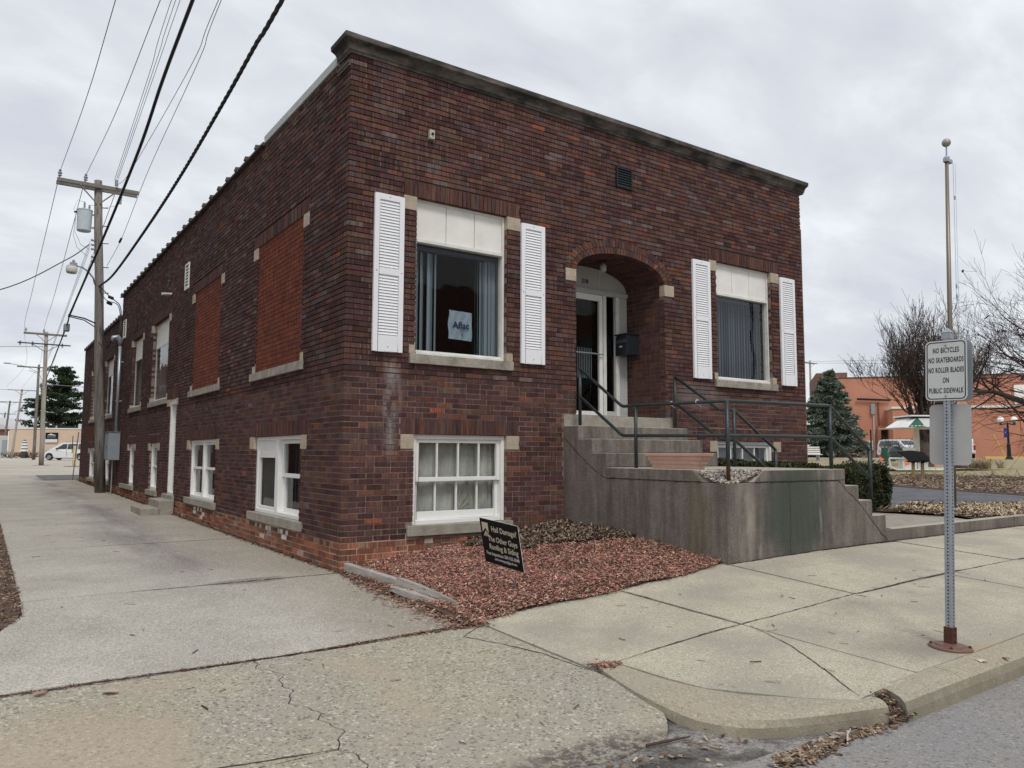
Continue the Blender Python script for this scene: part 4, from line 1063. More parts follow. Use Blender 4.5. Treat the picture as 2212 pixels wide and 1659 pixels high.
for P in ([(3.3, 3.2, 1.9), (5.6, 3.2, 1.9), (5.6, 3.2, 4.5), (3.3, 3.2, 4.5)], [(3.5, 1.0, 1.95), (5.4, 1.0, 1.95), (5.6, 3.2, 1.95), (3.3, 3.2, 1.95)], [(3.5, 1.0, 4.5), (5.4, 1.0, 4.5), (5.6, 3.2, 4.5), (3.3, 3.2, 4.5)], [(3.5, 1, 1.9), (3.3, 3.2, 1.9), (3.3, 3.2, 4.5), (3.5, 1, 4.5)], [(5.4, 1, 1.9), (5.6, 3.2, 1.9), (5.6, 3.2, 4.5), (5.4, 1, 4.5)]): m.face(P)
m.build('interior', M_DARKROOM, dw)
# hanging strip curtain seen low in the door glass
bl = MB()
for i in range(9):
    x = 4.42+i*.036; bl.box(x, x+.012, Y0+.16, Y0+.162, 2.62-.0*i, 3.12)
bl.build('strip_curtain', mat('pale_strip', col=(.35, .37, .38), rough=.5), dw)
MB().box(RX0, RX1, 0.004, RD+.2, 1.80, 1.949).build('threshold', M_STEP, bld)

# shutters
lou = MB(); lou.box(0, .262, -.011, .004, 0, .018); lou.v = [(x, y+(.010 if z > .01 else -.004), z) for x, y, z in lou.v]; loum = lou.mesh('louvre', M_VINYL)
for (a, b) in ((.340, .742), (2.545, 2.950), (5.985, 6.405), (8.275, 8.695)):
    W = b-a
    m = MB(); z0, z1 = 2.622, 4.588; s0 = .066
    m.box(a, a+s0, -.045, -.006, z0, z1); m.box(b-s0, b, -.045, -.006, z0, z1); m.box(a+s0, b-s0, -.045, -.006, z1-.075, z1); m.box(a+s0, b-s0, -.045, -.006, z0, z0+.20)
    m.box(a+s0, b-s0, -.045, -.006, 3.575, 3.66); m.box(a+s0, b-s0, -.020, -.006, z0+.2, z1-.07)
    sh = m.build('shutter', M_VINYL, bld, bevel=.003)
    for (c, d, n) in ((3.668, z1-.083, 22), (z0+.208, 3.565, 20)):
        for i in range(n):
            o = inst('louvre', loum, sh, (a+s0+.003, -.024, c+(d-c)*(i+.1)/n)); o.scale = ((W-2*s0-.006)/.262, 1, ((d-c)/n)*.90/.018)
    for (x, z) in ((a+W/2, z1-.03), (a+.03, 3.615), (b-.03, 3.615), (a+W/2, z0+.06)):
        q = MB(); q.tube([(x, -.048, z), (x, -.044, z)], .006, 8); q.build('screw', M_BLACKM, sh)

# wall fittings
m = thing('louvred_wall_vent', 'black louvred vent high on the front wall above the arch', 'vent', (4.5, 0, 5.64))
MB().box(4.335, 4.665, -.03, .0, 5.48, 5.50).box(4.335, 4.665, -.03, .0, 5.775, 5.795).box(4.335, 4.36, -.03, .0, 5.50, 5.775).box(4.64, 4.665, -.03, .0, 5.50, 5.775).box(4.36, 4.64, -.006, -.004, 5.5, 5.775).build('frame', M_BLACKM, m)
for k in range(7):
    z = 5.505+k*.039; q = MB(); q.face([(4.36, -.028, z), (4.64, -.028, z), (4.64, -.008, z+.03), (4.36, -.008, z+.03)]); q.build('slat', M_RAIL, m)
m = thing('alarm_box', 'small pale electrical box on the front wall near the coping', 'electrical box', (1.11, 0, 5.5))
MB().box(1.078, 1.150, -.055, 0, 5.445, 5.565).build('box', mat('ivory_plastic', col=(.45, .43, .36), rough=.5), m, bevel=.005); MB().lathe((1.114, -.06, 5.51), [(.016, -.012), (.02, 0), (.01, .014)], 10).build('bulb', M_BLACKM, m)
for (u0, u1, z0, z1, lb) in ((8.64, 9.02, 4.87, 5.44, 'white louvred vent high on the alley wall by the bricked up windows'), (17.25, 17.75, 4.85, 5.42, 'white louvred vent on the alley wall beside the conduit mast')):
    m = thing('louvred_wall_vent', lb, 'vent', (0, u0, z0)); fm = MB()
    fm.box(-.025, 0, u0, u0+.045, z0, z1).box(-.025, 0, u1-.045, u1, z0, z1).box(-.025, 0, u0+.045, u1-.045, z0, z0+.04).box(-.025, 0, u0+.045, u1-.045, z1-.04, z1).box(-.006, -.003, u0+.045, u1-.045, z0+.04, z1-.04, (.1, .1, .1)); fm.build('frame', M_WHITE2, m)
    for k in range(7): z = z0+.05+k*(z1-z0-.1)/7; MB().box(-.02, -.007, u0+.045, u1-.045, z, z+.03).build('slat', M_WHITE2, m)
    MB().box(-.0069, -.0061, u0+.045, u1-.045, z0+.04, z1-.04).build('mesh', M_HOLE, m)
m = thing('wall_light', 'small white tube floodlight on the alley wall', 'light', (0, 10.5, 5.03)); MB().tube([(0, 10.5, 5.05), (-.22, 10.42, 5.02)], .03, 10).build('housing', M_WHITE2, m)
for yy, zz in ((10.65, 5.33), (10.6, 5.2)):
    pass
m = thing('pipe_stub', 'pair of short pipe stubs poking from the alley wall', 'pipe', (0, 10.7, 5.3)); MB().tube([(0, 10.75, 5.4), (-.03, 10.75, 5.4)], .035, 10).build('pipe', M_TILE, m); MB().tube([(0, 10.7, 5.2), (-.03, 10.7, 5.2)], .03, 10).build('pipe', M_TILE, m)
# meter box and conduit mast
m = thing('electric_meter_box', 'grey steel electrical cabinet on the alley wall beside the utility pole', 'electrical box', (-.17, 17.6, 1.12))
MB().box(-.333, -.012, 17.3, 18.05, 1.13, 1.965).build('cabinet', M_BOX, m, bevel=.01); MB().box(-.345, -.334, 17.34, 18.0, 1.16, 1.93).build('cabinet_door', M_BOX, m, bevel=.004)
MB().tube([(-.35, 17.42, 1.5), (-.37, 17.42, 1.5)], .02, 8).build('latch', M_BLACKM, m); MB().tube([(-.17, 17.5, 1.13), (-.17, 17.5, .1)], .02, 8).build('ground_conduit', M_GALV, m)
MB().box(-.36, -.0, 17.28, 18.07, 1.967, 1.98).build('lid', M_BOX, m)
m = thing('conduit_mast', 'galvanised service mast with hooded weatherhead above the grey cabinet', 'conduit', (-.1, 17.5, 1.98))
MB().tube([(-.11, 17.5, 1.98), (-.11, 17.5, 4.66)], .047, 12).build('pipe', M_GALV, m, smooth=True)
for z in (2.9, 4.1): MB().box(-.17, -.0, 17.48, 17.52, z, z+.04).build('strap', M_GALV, m)
q = MB(); q.tube([(-.11, 17.5, 4.62), (-.115, 17.5, 4.76), (-.20, 17.48, 4.87), (-.31, 17.46, 4.84), (-.36, 17.45, 4.74)], [.06, .085, .09, .075, .05], 12); q.build('weatherhead', M_GALV, m, smooth=True)
# mailbox in the recess
m = thing('mailbox', 'black metal mailbox on the brick side of the arched entry', 'mailbox', (RX1, .8, 3.0))
MB().prism([(.58, 3.0), (.86, 3.0), (.86, 3.30), (.80, 3.34), (.58, 3.34)], RX1-.27, RX1-.001, ax='x').build('body', M_MAIL, m, bevel=.006)
m2 = MB(); m2.box(RX1-.285, RX1-.0, .565, .875, 3.335, 3.355); m2.build('lid', M_MAIL, m, bevel=.004); MB().box(RX1-.276, RX1-.271, .60, .84, 3.20, 3.26).build('slot_flap', M_GALV if False else mat('grey_metal', col=(.10, .11, .12), rough=.3, metal=.5), m)
MB().box(RX1-.274, RX1-.271, .70, .76, 3.13, 3.155).build('name_plate', M_WHITEP, m)
m = thing('ceiling_lamp', 'glass jar lamp hanging from the brick vault of the entry', 'lamp', (4.44, .42, 4.4))
MB().lathe((4.44, .42, 4.24), [(.03, 0), (.055, .02), (.055, .10), (.03, .14)], 14).build('glass_shade', mat('frosted_glass', col=(.35, .35, .35), rough=.3), m, smooth=True); MB().lathe((4.44, .42, 4.38), [(.035, 0), (.04, .02), (.06, .035)], 12).build('base', M_BLACKM, m)
# vinyl sign in the left window
m = thing('window_sign', 'crumpled pale blue vinyl sign hung inside the left upper window', 'sign', (1.66, .19, 3.0))
q = MB(); n = 10
for i in range(n):
    for j in range(n):
        f = lambda u, v: (1.52+.36*u+(.006*math.sin(v*9)), .185+.006*math.sin(u*9+v*5)+.004*math.sin(u*21-v*8), 2.90+.385*v-.012*u)
        q.face([f(i/n, j/n), f((i+1)/n, j/n), f((i+1)/n, (j+1)/n), f(i/n, (j+1)/n)])
q.build('sheet', M_BAG, m)
to = text('Aflac', .125, M_INK, m, Matrix.Translation((1.705-1.66, .168-.19, 3.085-3.0)) @ Matrix.Rotation(R(90), 4, 'X'), 1.02, bold=.0025)
q = MB()
for (a, b) in (((1.70, 3.03), (1.725, 2.93)), ((1.75, 3.05), (1.73, 2.93)), ((1.715, 3.06), (1.728, 2.95))): q.tube([(a[0], .168, a[1]), (b[0], .168, b[1])], .002, 5)
q.build('printed_mark', M_INK, m)
#PART2
# ================================================================== ENTRANCE STAIRS
st = thing('entrance_stairs', 'stained concrete entrance stairs with landing and broken front corner', 'stairs', (3.31, 0, .2))
LZ = 1.21
SX0, SX1 = 3.31, 5.50
# upper flight: treads with slightly worn nosing, solid cheek on the left
tops = [(1.950, -.012, 0.0), (1.781, -.33, -.012), (1.593, -.615, -.33), (1.402, -.905, -.615)]
for i, (z, y0, y1) in enumerate(tops):
    m = MB(); xr = SX1
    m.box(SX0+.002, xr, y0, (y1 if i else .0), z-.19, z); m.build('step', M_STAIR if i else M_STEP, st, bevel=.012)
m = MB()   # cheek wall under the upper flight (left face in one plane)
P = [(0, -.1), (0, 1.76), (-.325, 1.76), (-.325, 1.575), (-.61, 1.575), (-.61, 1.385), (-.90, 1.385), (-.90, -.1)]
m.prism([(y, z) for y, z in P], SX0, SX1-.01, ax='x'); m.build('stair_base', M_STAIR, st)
# landing block, front corner broken away
YF = -2.89; XR = 5.56
bm = bmesh.new()
m = MB(); m.box(SX0, XR, YF, -.905, -.15, 1.068); m.build('landing_base', M_STAIR, st)
# slab: outline with notch at the front-left corner
slab = MB()
out_ = [(SX0-.004, -.906), (SX0-.004, -2.40), (SX0+.03, -2.46), (SX0+.10, -2.50), (SX0+.16, -2.56), (SX0+.28, -2.60), (SX0+.42, -2.68), (SX0+.55, -2.72), (SX0+.62, -2.82), (SX0+.64, YF-.004), (XR+.004, YF-.004), (XR+.004, -.906)]
low = [(SX0-.004, -.906), (SX0-.004, -2.53), (SX0+.012, -2.60), (SX0+.05, -2.66), (SX0+.09, -2.70), (SX0+.15, -2.73), (SX0+.25, -2.78), (SX0+.33, -2.81), (SX0+.42, -2.85), (SX0+.47, YF-.004), (XR+.004, YF-.004), (XR+.004, -.906)]
n = len(out_); slab.v = [(x, y, LZ) for x, y in out_]+[(x, y, 1.072) for x, y in low]
slab.f = [tuple(range(n)), tuple(n+i for i in reversed(range(n)))]+[(i, n+i, n+(i+1) % n, (i+1) % n) for i in range(n)]; slab.c = [(1, 1, 1)]*len(slab.f)
slab.build('landing_slab', M_STAIR, st, bevel=.009)
# exposed rubble in the broken corner
rb = MB(); rr = random.Random(5)
for i in range(900):
    x = SX0+.01+rr.random()*.62; y = YF+.01+rr.random()*.45
    # distance limit: inside notch
    if (x-SX0)/.66+(y-YF)/.50 > 1.05: continue
    d = (x-SX0)/.66+(y-YF)/.50; z = 1.075+.135*min(1, max(0, (d-.28)/.72))
    s = rr.uniform(.006, .016); c = rr.choice([(.42, .38, .33), (.16, .14, .13), (.28, .25, .21), (.09, .08, .075), (.5, .46, .4)])
    ax = Vector((rr.uniform(-1, 1), rr.uniform(-1, 1), rr.uniform(-.6, .6))).normalized(); ay = ax.orthogonal().normalized(); az = ax.cross(ay)
    rb.obox((x, y, z), ax*s*1.8, ay*s*1.2, az*s, c)
rb.build('broken_aggregate', M_CHIP, st, kind='stuff')
q = MB(); nn_ = 22
def nz_(i, j):
    u, v = i/nn_, j/nn_; x = SX0+.004+.66*u; y = YF+.004+.50*v; d = u+v
    return (x, y, 1.072+.135*min(1, max(0, (d-.28)/.72))+.016*math.sin(i*2.7+j*1.9)*math.sin(j*3.1-i)*(0 if d > .97 else 1))
for i in range(nn_):
    for j in range(nn_):
        if i+j < nn_: q.face([nz_(i, j), nz_(i+1, j), nz_(i+1, j+1), nz_(i, j+1)] if i+j < nn_-1 else [nz_(i, j), nz_(i+1, j), nz_(i, j+1)])
q.build('rubble_bed', mat('rubble', col=(.25, .23, .20), speck=.8, sscale=60, rough=1, bump=.8, bscale=70), st)
# lower flight going right
for i, (xa, xb, z) in enumerate(((5.565, 5.86, 1.0), (5.86, 6.16, .805), (6.16, 6.47, .60))):
    m = MB(); m.box(xa-.0, xb, YF-.002, -1.0, z-.2, z); m.build('step', M_STAIR, st, bevel=.012)
m = MB(); m.prism([(5.562, -.1), (5.562, .99), (5.855, .99), (5.855, .79), (6.155, .79), (6.155, .59), (6.462, .59), (6.462, -.1)], YF, -1.005, ax='y'); m.build('stair_base', M_STAIR, st)
m = MB(); m.prism([(6.463, -.1), (6.463, .43), (6.62, .405), (6.62, -.1)], YF, -2.73, ax='y'); m.build('cheek_end', M_STAIR, st)
# hairline cracks along the old pour lines
def vcrack(pts, w, fx, name='crack'):
    m = MB(); rr = random.Random(len(pts)+int(w*1e4)); P = []
    for a, b in zip(pts, pts[1:]):
        k = max(2, int(math.dist(a, b)/.05))
        for i in range(k): P.append((a[0]+(b[0]-a[0])*i/k+rr.uniform(-.006, .006), a[1]+(b[1]-a[1])*i/k+rr.uniform(-.006, .006)))
    P.append(pts[-1])
    for a, b in zip(P, P[1:]):
        d = Vector((b[0]-a[0], b[1]-a[1])).normalized(); nn = Vector((-d.y, d.x))*w*.5*rr.uniform(.5, 1.4)
        m.face([fx(a[0]-nn.x, a[1]-nn.y), fx(b[0]-nn.x, b[1]-nn.y), fx(b[0]+nn.x, b[1]+nn.y), fx(a[0]+nn.x, a[1]+nn.y)])
    m.build(name, M_CRACK, st)
LFx = lambda a, b: (SX0-.0045, a, b); FFx = lambda a, b: (a, YF-.0045, b)
vcrack([(-.02, 1.62), (-.34, 1.38), (-.62, 1.20), (-.86, 1.075), (-1.15, 1.075), (-1.6, 1.072), (-2.1, 1.07), (-2.52, 1.07)], .009, LFx)
vcrack([(3.78, 1.07), (4.5, 1.072), (5.2, 1.068), (5.42, 1.07), (5.6, .93), (5.84, .79), (6.15, .53), (6.35, .36), (6.5, .26)], .008, FFx)
vcrack([(4.42, 1.05), (4.43, .6), (4.41, .24)], .004, FFx)

# ---- railings
def pipe_part(name, pts, par, rad=.0215):
    m = MB()
    # rounded joints by inserting points near bends
    P = [Vector(p) for p in pts]; Q = [P[0]]
    for i in range(1, len(P)-1):
        a = (P[i-1]-P[i]).normalized(); b = (P[i+1]-P[i]).normalized(); Q += [P[i]+a*.03, P[i]+b*.03]
    Q.append(P[-1]); m.tube(Q, rad, 10); return m.build(name, M_RAIL, par, smooth=True)
RX = 3.43; RY = -2.80; RXR = 5.42; ry = -2.80
rl = thing('iron_railing', 'dark green pipe railing round the front of the stair landing', 'railing', (RX, RY, LZ))
for (x, y, z0, z1) in ((RX, -.22, 1.781, 2.60), (RX, -1.34, LZ, 2.0), (RX+.02, RY, 1.06, 1.99), (RXR, ry, LZ, 2.0), (6.29, ry, .805, 1.46)): pipe_part('post', [(x, y, z0), (x, y, z1)], rl, .024)
pipe_part('top_rail', [(RX, -.2, 2.60), (RX, -1.09, 2.01), (RX, -1.34, 2.012), (RX+.02, RY, 1.995), (RXR, ry, 2.012), (6.29, ry, 1.455)], rl)
pipe_part('middle_rail', [(RX, -.22, 2.19), (RX, -1.09, 1.628), (RX+.02, RY, 1.602), (RXR, ry, 1.612), (6.29, ry, 1.075)], rl)
for (x, y) in ((3.45, -1.95), (3.45, -2.36)):
    m = MB(); m.tube([(x+.026*math.cos(t), y, 2.005+.026*math.sin(t)) for t in [k*.7 for k in range(10)]], .004, 5); m.tube([(x, y, 1.98), (x+.01, y-.05, 1.95)], .003, 5); m.build('cable_tie', M_WHITE, rl)
r2 = thing('iron_railing', 'dark green pipe railing on the building side of the stairs', 'railing', (5.43, -.12, 1.78))
yb = -1.27
for (x, y, z0, z1) in ((5.44, -.12, 1.781, 2.61), (5.43, yb, LZ, 2.03), (6.36, yb, .805, 1.47)): pipe_part('post', [(x, y, z0), (x, y, z1)], r2, .024)
pipe_part('top_rail', [(5.44, -.12, 2.60), (5.43, -1.02, 2.03), (5.43, yb, 2.03), (6.36, yb, 1.46)], r2)
pipe_part('middle_rail', [(5.44, -.12, 2.19), (5.43, -1.03, 1.60), (5.43, yb, 1.60), (6.36, yb, 1.05)], r2)

# planter
m = thing('planter_box', 'empty pink plastic planter box on the landing edge', 'planter', (3.6, -1.9, LZ))
q = MB()
def oct_(cx, cy, hx, hy, c): return [(cx-hx+c, cy-hy), (cx+hx-c, cy-hy), (cx+hx, cy-hy+c), (cx+hx, cy+hy-c), (cx+hx-c, cy+hy), (cx-hx+c, cy+hy), (cx-hx, cy+hy-c), (cx-hx, cy-hy+c)]
lv = [(0, .098, .380, .05), (.055, .104, .392, .05), (.058, .114, .408, .05), (.105, .118, .418, .05), (.108, .128, .434, .05), (.155, .131, .442, .05), (.158, .150, .475, .055), (.185, .150, .482, .045), (.19, .146, .478, .045), (.185, .122, .44, .04), (.04, .10, .38, .04)]
for (z, hx, hy, c) in lv: q.v += [(x, y, LZ+.002+z) for x, y in oct_(3.60, -1.90, hx, hy, c)]
for i in range(len(lv)-1):
    for k in range(8): q.f.append((i*8+k, i*8+(k+1) % 8, (i+1)*8+(k+1) % 8, (i+1)*8+k)); q.c.append((1, 1, 1))
q.f.append(tuple(range(8))); q.c.append((1, 1, 1)); q.f.append(tuple((len(lv)-1)*8+k for k in range(8))); q.c.append((1, 1, 1))
q.build('box', M_PLASTIC, m)

# side door steps
m = thing('door_steps', 'two small concrete steps at the white alley door', 'steps', (-.3, 9.9, .06))
MB().box(-.66, -.31, 9.15, 10.45, -.05, .205).build('step', M_STEP, m, bevel=.015); MB().box(-.308, -.012, 9.2, 10.45, -.05, .355).build('step', M_STEP, m, bevel=.015)

# ================================================================== MULCH BEDS
def zm(x, y):    # mulch surface
    t = min(1, max(0, -y/2.87)); x_ = max(0, x)
    b = tab([(0, .01), (.4, .10), (1, .19), (2.0, .28), (3.3, .43)], x_)*(1-t)+(tab(TA, x_)+.02)*t
    return b+.035*math.sin(min(1, max(0, (x_)/.5))*1.57)*math.sin(math.pi*t)*1.0+.012*math.sin(x*5+y*3)*math.sin(y*4)
front_edge = lambda x: -2.86-.06*math.sin(max(0, x-.9)*1.5)-.02*math.sin(x*5+1)-.012*math.sin(x*17)-.0*x
def chips(name, n, fn, par, lab=None, cat=None, Lr=(.02, .06), Wr=(.004, .012), pal=None, tilt=.5, mat_=None, kind='stuff', clump=None):
    C = np.empty((n, 3)); A = np.empty((n, 3)); B = np.empty((n, 3)); K = np.empty((n, 3)); i = 0; g_ = random.Random(n)
    while i < n:
        p = fn(g_)
        if p is None: continue
        x, y, z = p; a = g_.uniform(0, 6.283); t = g_.gauss(0, tilt*.6); l = g_.uniform(*Lr)*.5; w = g_.uniform(*Wr)*.5
        d = Vector((math.cos(a)*math.cos(t), math.sin(a)*math.cos(t), math.sin(t))); nn = Vector((g_.gauss(0, .35), g_.gauss(0, .35), 1)).normalized(); s = d.cross(nn).normalized()
        C[i] = (x, y, z+abs(math.sin(t))*l*.7); A[i] = d*l; B[i] = s*w; c = g_.choice(pal); f = g_.uniform(.6, 1.4); K[i] = (c[0]*f, c[1]*f, c[2]*f); i += 1
    me = quads(C, A, B, K, name, mat_ or M_CHIP); return link(name, me, par, lab, cat, kind)
REDP = [(.40, .165, .13), (.33, .125, .10), (.46, .22, .175), (.21, .08, .065), (.46, .25, .19), (.13, .065, .055), (.32, .135, .105), (.48, .33, .26), (.24, .15, .12), (.42, .30, .22), (.30, .20, .155), (.36, .19, .14)]
BRNP = [(.17, .12, .085), (.10, .07, .05), (.25, .185, .13), (.34, .265, .19), (.06, .042, .032), (.14, .10, .08)]
bed = thing('mulch_bed', 'red wood chip bed between the basement window and the sidewalk', None, (0, 0, 0), kind='structure')
grid_mesh(.02, 3.31, -2.95, .01, 24, 20, lambda x, y: zm(x, y)-.012, yl=lambda x: front_edge(x)+2.95).build('soil', M_DIRT, bed)
leafzone = lambda x, y: y > -1.0-.33*(x-2.08)+.07*math.sin(x*9)+.05*math.sin(x*21) and x > 1.72+.15*math.sin(y*7)-.35*y*0
def f_red(g_):
    x = g_.uniform(.06, 3.30); y = g_.uniform(-2.97, .0)
    if y < front_edge(x)-abs(g_.gauss(0, .03)): return None
    if leafzone(x, y) and g_.random() < .86: return None
    return (x, y, zm(x, y)+g_.uniform(-.006, .012))
chips('red_chips', 46000, f_red, bed, pal=[(a*1.3, b*1.3, c*1.3) for a, b, c in REDP], Lr=(.010, .046), Wr=(.003, .010), tilt=.42)
def f_leaf(g_):
    x = g_.uniform(1.5, 3.30); y = g_.uniform(-2.3, -.0)
    if not leafzone(x, y) and g_.random() < .985: return None
    return (x, y, zm(x, y)+g_.uniform(0, .05))
chips('brown_leaves', 11000, f_leaf, bed, pal=BRNP+[(.25, .19, .14)], Lr=(.02, .058), Wr=(.007, .024), tilt=.7, mat_=M_LEAF)
def f_edge(g_):   # dark mixed litter along sidewalk edge and outside the timber
    if g_.random() < .45:
        x = g_.uniform(.05, 2.6); y = front_edge(x)+g_.gauss(.12, .10); 
        if y < front_edge(x)-.07: return None
        return (x, y, zm(x, y)+g_.uniform(0, .015))
    y = g_.uniform(-2.95, .15); x = .06-abs(g_.gauss(0, .09))*(.35+min(1, -y/1.2) if y < 0 else .35)
    return (x, y, za_(min(x, 0), y)+g_.uniform(.002, .02))
chips('litter', 3600, f_edge, bed, pal=BRNP+REDP[:3]+[(.4, .33, .25)], Lr=(.015, .06), Wr=(.004, .014), tilt=.4)
# debris in the joint between alley and apron, notch in the kerb, gutter leaves
def f_joint(g_):
    x = -6+6.15*(1-g_.random()**1.6) if g_.random() < .6 else g_.uniform(-1.2, .15)
    return (x, -2.925+g_.gauss(0, .016+.03*max(0, 1-abs(x)/.5)), za_(min(x, 0), -2.92)+g_.uniform(0, .008))
chips('joint_litter', 1500, f_joint, apron, pal=[(.10, .06, .05), (.16, .08, .06), (.22, .10, .07), (.07, .06, .04), (.3, .2, .14)], Lr=(.015, .05), Wr=(.003, .01), tilt=.25)
def f_notch(g_):
    x = g_.uniform(1.02, 1.25); y = g_.uniform(-6.03, -5.86); return (x, y, -.19+.12*((y+6.03)/.17)+g_.uniform(0, .022))
q = MB(); q.prism([(-6.0, -.215), (-5.97, -.17), (-5.88, -.11), (-5.80, -.075), (-5.78, -.3), (-6.0, -.3)], 1.03, 1.24, ax='x'); q.build('rubble_fill', M_DIRT, curb)
chips('notch_litter', 380, f_notch, curb, pal=BRNP+[(.20, .11, .08)], Lr=(.015, .05), Wr=(.004, .012))
def f_gut(g_):
    k = g_.random()
    if k < .42: x, y = g_.gauss(.16, .10), g_.gauss(-5.99, .035)
    elif k < .6: x, y = g_.gauss(.40, .14), g_.gauss(-5.96, .02)
    elif k < .75: x, y = g_.uniform(.2, 1.1), -5.86-.1*g_.random()-.12*g_.uniform(0, 1)
    elif k < .88: x, y = g_.gauss(.72, .2), g_.gauss(-5.99, .012)
    else: x, y = g_.uniform(-1.6, .1), g_.gauss(-5.62, .10)
    return (x, y, -.203+g_.uniform(.003, .014))
leafp = chips('gutter_leaves', 900, f_gut, None, 'brown dead leaves heaped in the gutter at the kerb corner', None, pal=[(.24, .165, .11), (.33, .25, .18), (.15, .10, .07), (.40, .32, .24), (.10, .07, .05)], Lr=(.02, .06), Wr=(.008, .026), tilt=.3, mat_=M_LEAF)
def f_curbred(g_):
    t = g_.random(); return (.12+.18*t+g_.gauss(0, .03), -4.33+g_.gauss(0, .035)-.1*t, zs(.3, -4.35)+g_.uniform(-.02, .01))
chips('red_chips', 220, f_curbred, curb, pal=REDP, Lr=(.02, .06), Wr=(.004, .012), tilt=.3)
# twigs, seed pods and specks on the paving
def f_sp(g_):
    if g_.random() < .6: x, y = -3.3+3.2*g_.random(), g_.uniform(-2.8, 16); return (x, y, zg(min(x, 0), y)+.006)
    x = g_.uniform(-2.6, 6); y = g_.uniform(-5.7, -3.0)
    return (x, y, (zs(x, y) if x > .4 else za_(min(x, 0), y))+.007)
chips('scattered_twigs', 260, f_sp, None, 'scattered twigs and seed pods lying on the paving', None, pal=[(.10, .06, .045), (.16, .09, .06), (.06, .045, .035), (.35, .27, .2)], Lr=(.02, .11), Wr=(.004, .011), tilt=.08)
# strip of litter at the foot of the alley wall
def f_wall(g_):
    y = g_.uniform(.0, 28)**1.0; x = -abs(g_.gauss(0, .035))-.005; return (x, y, zg(0, y)+g_.uniform(.001, .015))
chips('wall_foot_litter', 2600, f_wall, alley, pal=[(.10, .07, .05), (.16, .12, .08), (.07, .065, .035), (.05, .04, .03)], Lr=(.015, .06), Wr=(.005, .02), tilt=.3)
# left bed
lb = thing('mulch_bed', 'brown wood chip bed at the left edge of the alley', None, (0, 0, 0), kind='structure')
zl_ = lambda x, y: zg(0, y) if y > 0 else za_(-1, y)
xlb = lambda y: -3.11 if y > -.67 else -3.11-.25*(-.67-y)/.7 if y > -1.36 else -3.36-3*(-1.36-y)
grid_mesh(-7, 0, -2.2, 12, 6, 24, lambda x, y: zl_(x, y)-.004, xr=xlb).build('soil', M_DIRT, lb)
def f_lb(g_):
    y = g_.uniform(-2.1, 9); x = xlb(y)-abs(g_.uniform(-.03, 1.6)); return (x, y, zl_(x, y)+g_.uniform(.0, .03)+.01*math.sin(x*9+y*7))
chips('brown_chips', 16000, f_lb, lb, pal=BRNP+[(.28, .17, .11), (.32, .23, .16)], Lr=(.015, .055), Wr=(.004, .012))
# oak leaves
def oak_leaf(loc, a, s, lab, col):
    o = [(0, -.5), (.06, -.3), (.28, -.28), (.14, -.12), (.40, .02), (.16, .08), (.34, .28), (.10, .26), (0, .5), (-.10, .26), (-.30, .30), (-.14, .08), (-.42, .04), (-.14, -.12), (-.26, -.26), (-.06, -.3)]
    m = MB(); r = rotz(a)
    pts = [r @ Vector((x*s, y*s, .15*s*abs(x)+.012*math.sin(y*9)*s)) for x, y in o]
    for i in range(len(pts)):
        m.face([Vector((0, 0, .02*s)), pts[i], pts[(i+1) % len(pts)]], col)
    m.v = [(x+loc[0], y+loc[1], z+loc[2]) for x, y, z in m.v]
    oo = m.build('oak_leaf', M_LEAF, origin=loc); props(oo, lab, 'leaf')
oak_leaf((-2.76, -3.17, za_(-1, -3.17)+.008), .9, .13, 'curled oak leaf on the apron at the joint, left foreground', (.42, .33, .26))
oak_leaf((-3.12, -3.0, za_(-1, -3.0)+.01), 2.2, .11, 'reddish oak leaf in the joint at the left picture edge', (.36, .20, .14))
oak_leaf((2.32, -5.92, zs(2.3, -5.8)-.004), 1.9, .12, 'pale oak leaf on the kerb below the sign post', (.60, .50, .36))
oak_leaf((2.55, -5.98, zs(2.5, -5.8)-.014), .5, .07, 'small brown leaf on the kerb edge right of the pale leaf', (.16, .09, .06))
# fallen twigs in the street
m = MB(); m.tube([(-.42, -5.43, -.19), (-.28, -5.46, -.185), (-.12, -5.47, -.19)], [.008, .009, .004], 6, (.09, .055, .05)); props(m.build('twig', M_CHIP, origin=(-.3, -5.45, -.19)), 'dark reddish stick lying on the apron edge in front', 'stick')
m = MB(); m.tube([(.52, -6.03, -.195), (.60, -5.98, -.17), (.68, -5.95, -.165)], [.005, .005, .003], 6, (.5, .45, .4)); props(m.build('twig', M_CHIP, origin=(.6, -5.99, -.19)), 'pale dry stick poking from the gutter leaves', 'stick')

# landscape timbers
tb = thing('landscape_timber', 'short square grey timber edging nearest the building corner', 'timber', (.1, -.2, .02), group='weathered timbers edging the red mulch')
m = MB(); a, b = Vector((.085, .16, .07)), Vector((.13, -.66, .055)); m.obox((a+b)/2, (b-a), Vector((.075, .004, 0)), Vector((0, 0, .095))); m.build('beam', M_TIMBER, tb, bevel=.012)
tb = thing('landscape_timber', 'middle grey timber edging the red mulch', 'timber', (.1, -.9, .02), group='weathered timbers edging the red mulch')
m = MB(); a, b = Vector((.128, -.672, .055)), Vector((.175, -1.30, .04)); m.obox((a+b)/2, (b-a), Vector((.07, .006, 0)), Vector((0, 0, .09))); m.build('beam', M_TIMBER, tb, bevel=.012)
tb = thing('landscape_timber', 'rotted split grey timber tapering to the sidewalk end', 'timber', (.1, -1.9, .0), group='weathered timbers edging the red mulch')
m = MB(); 
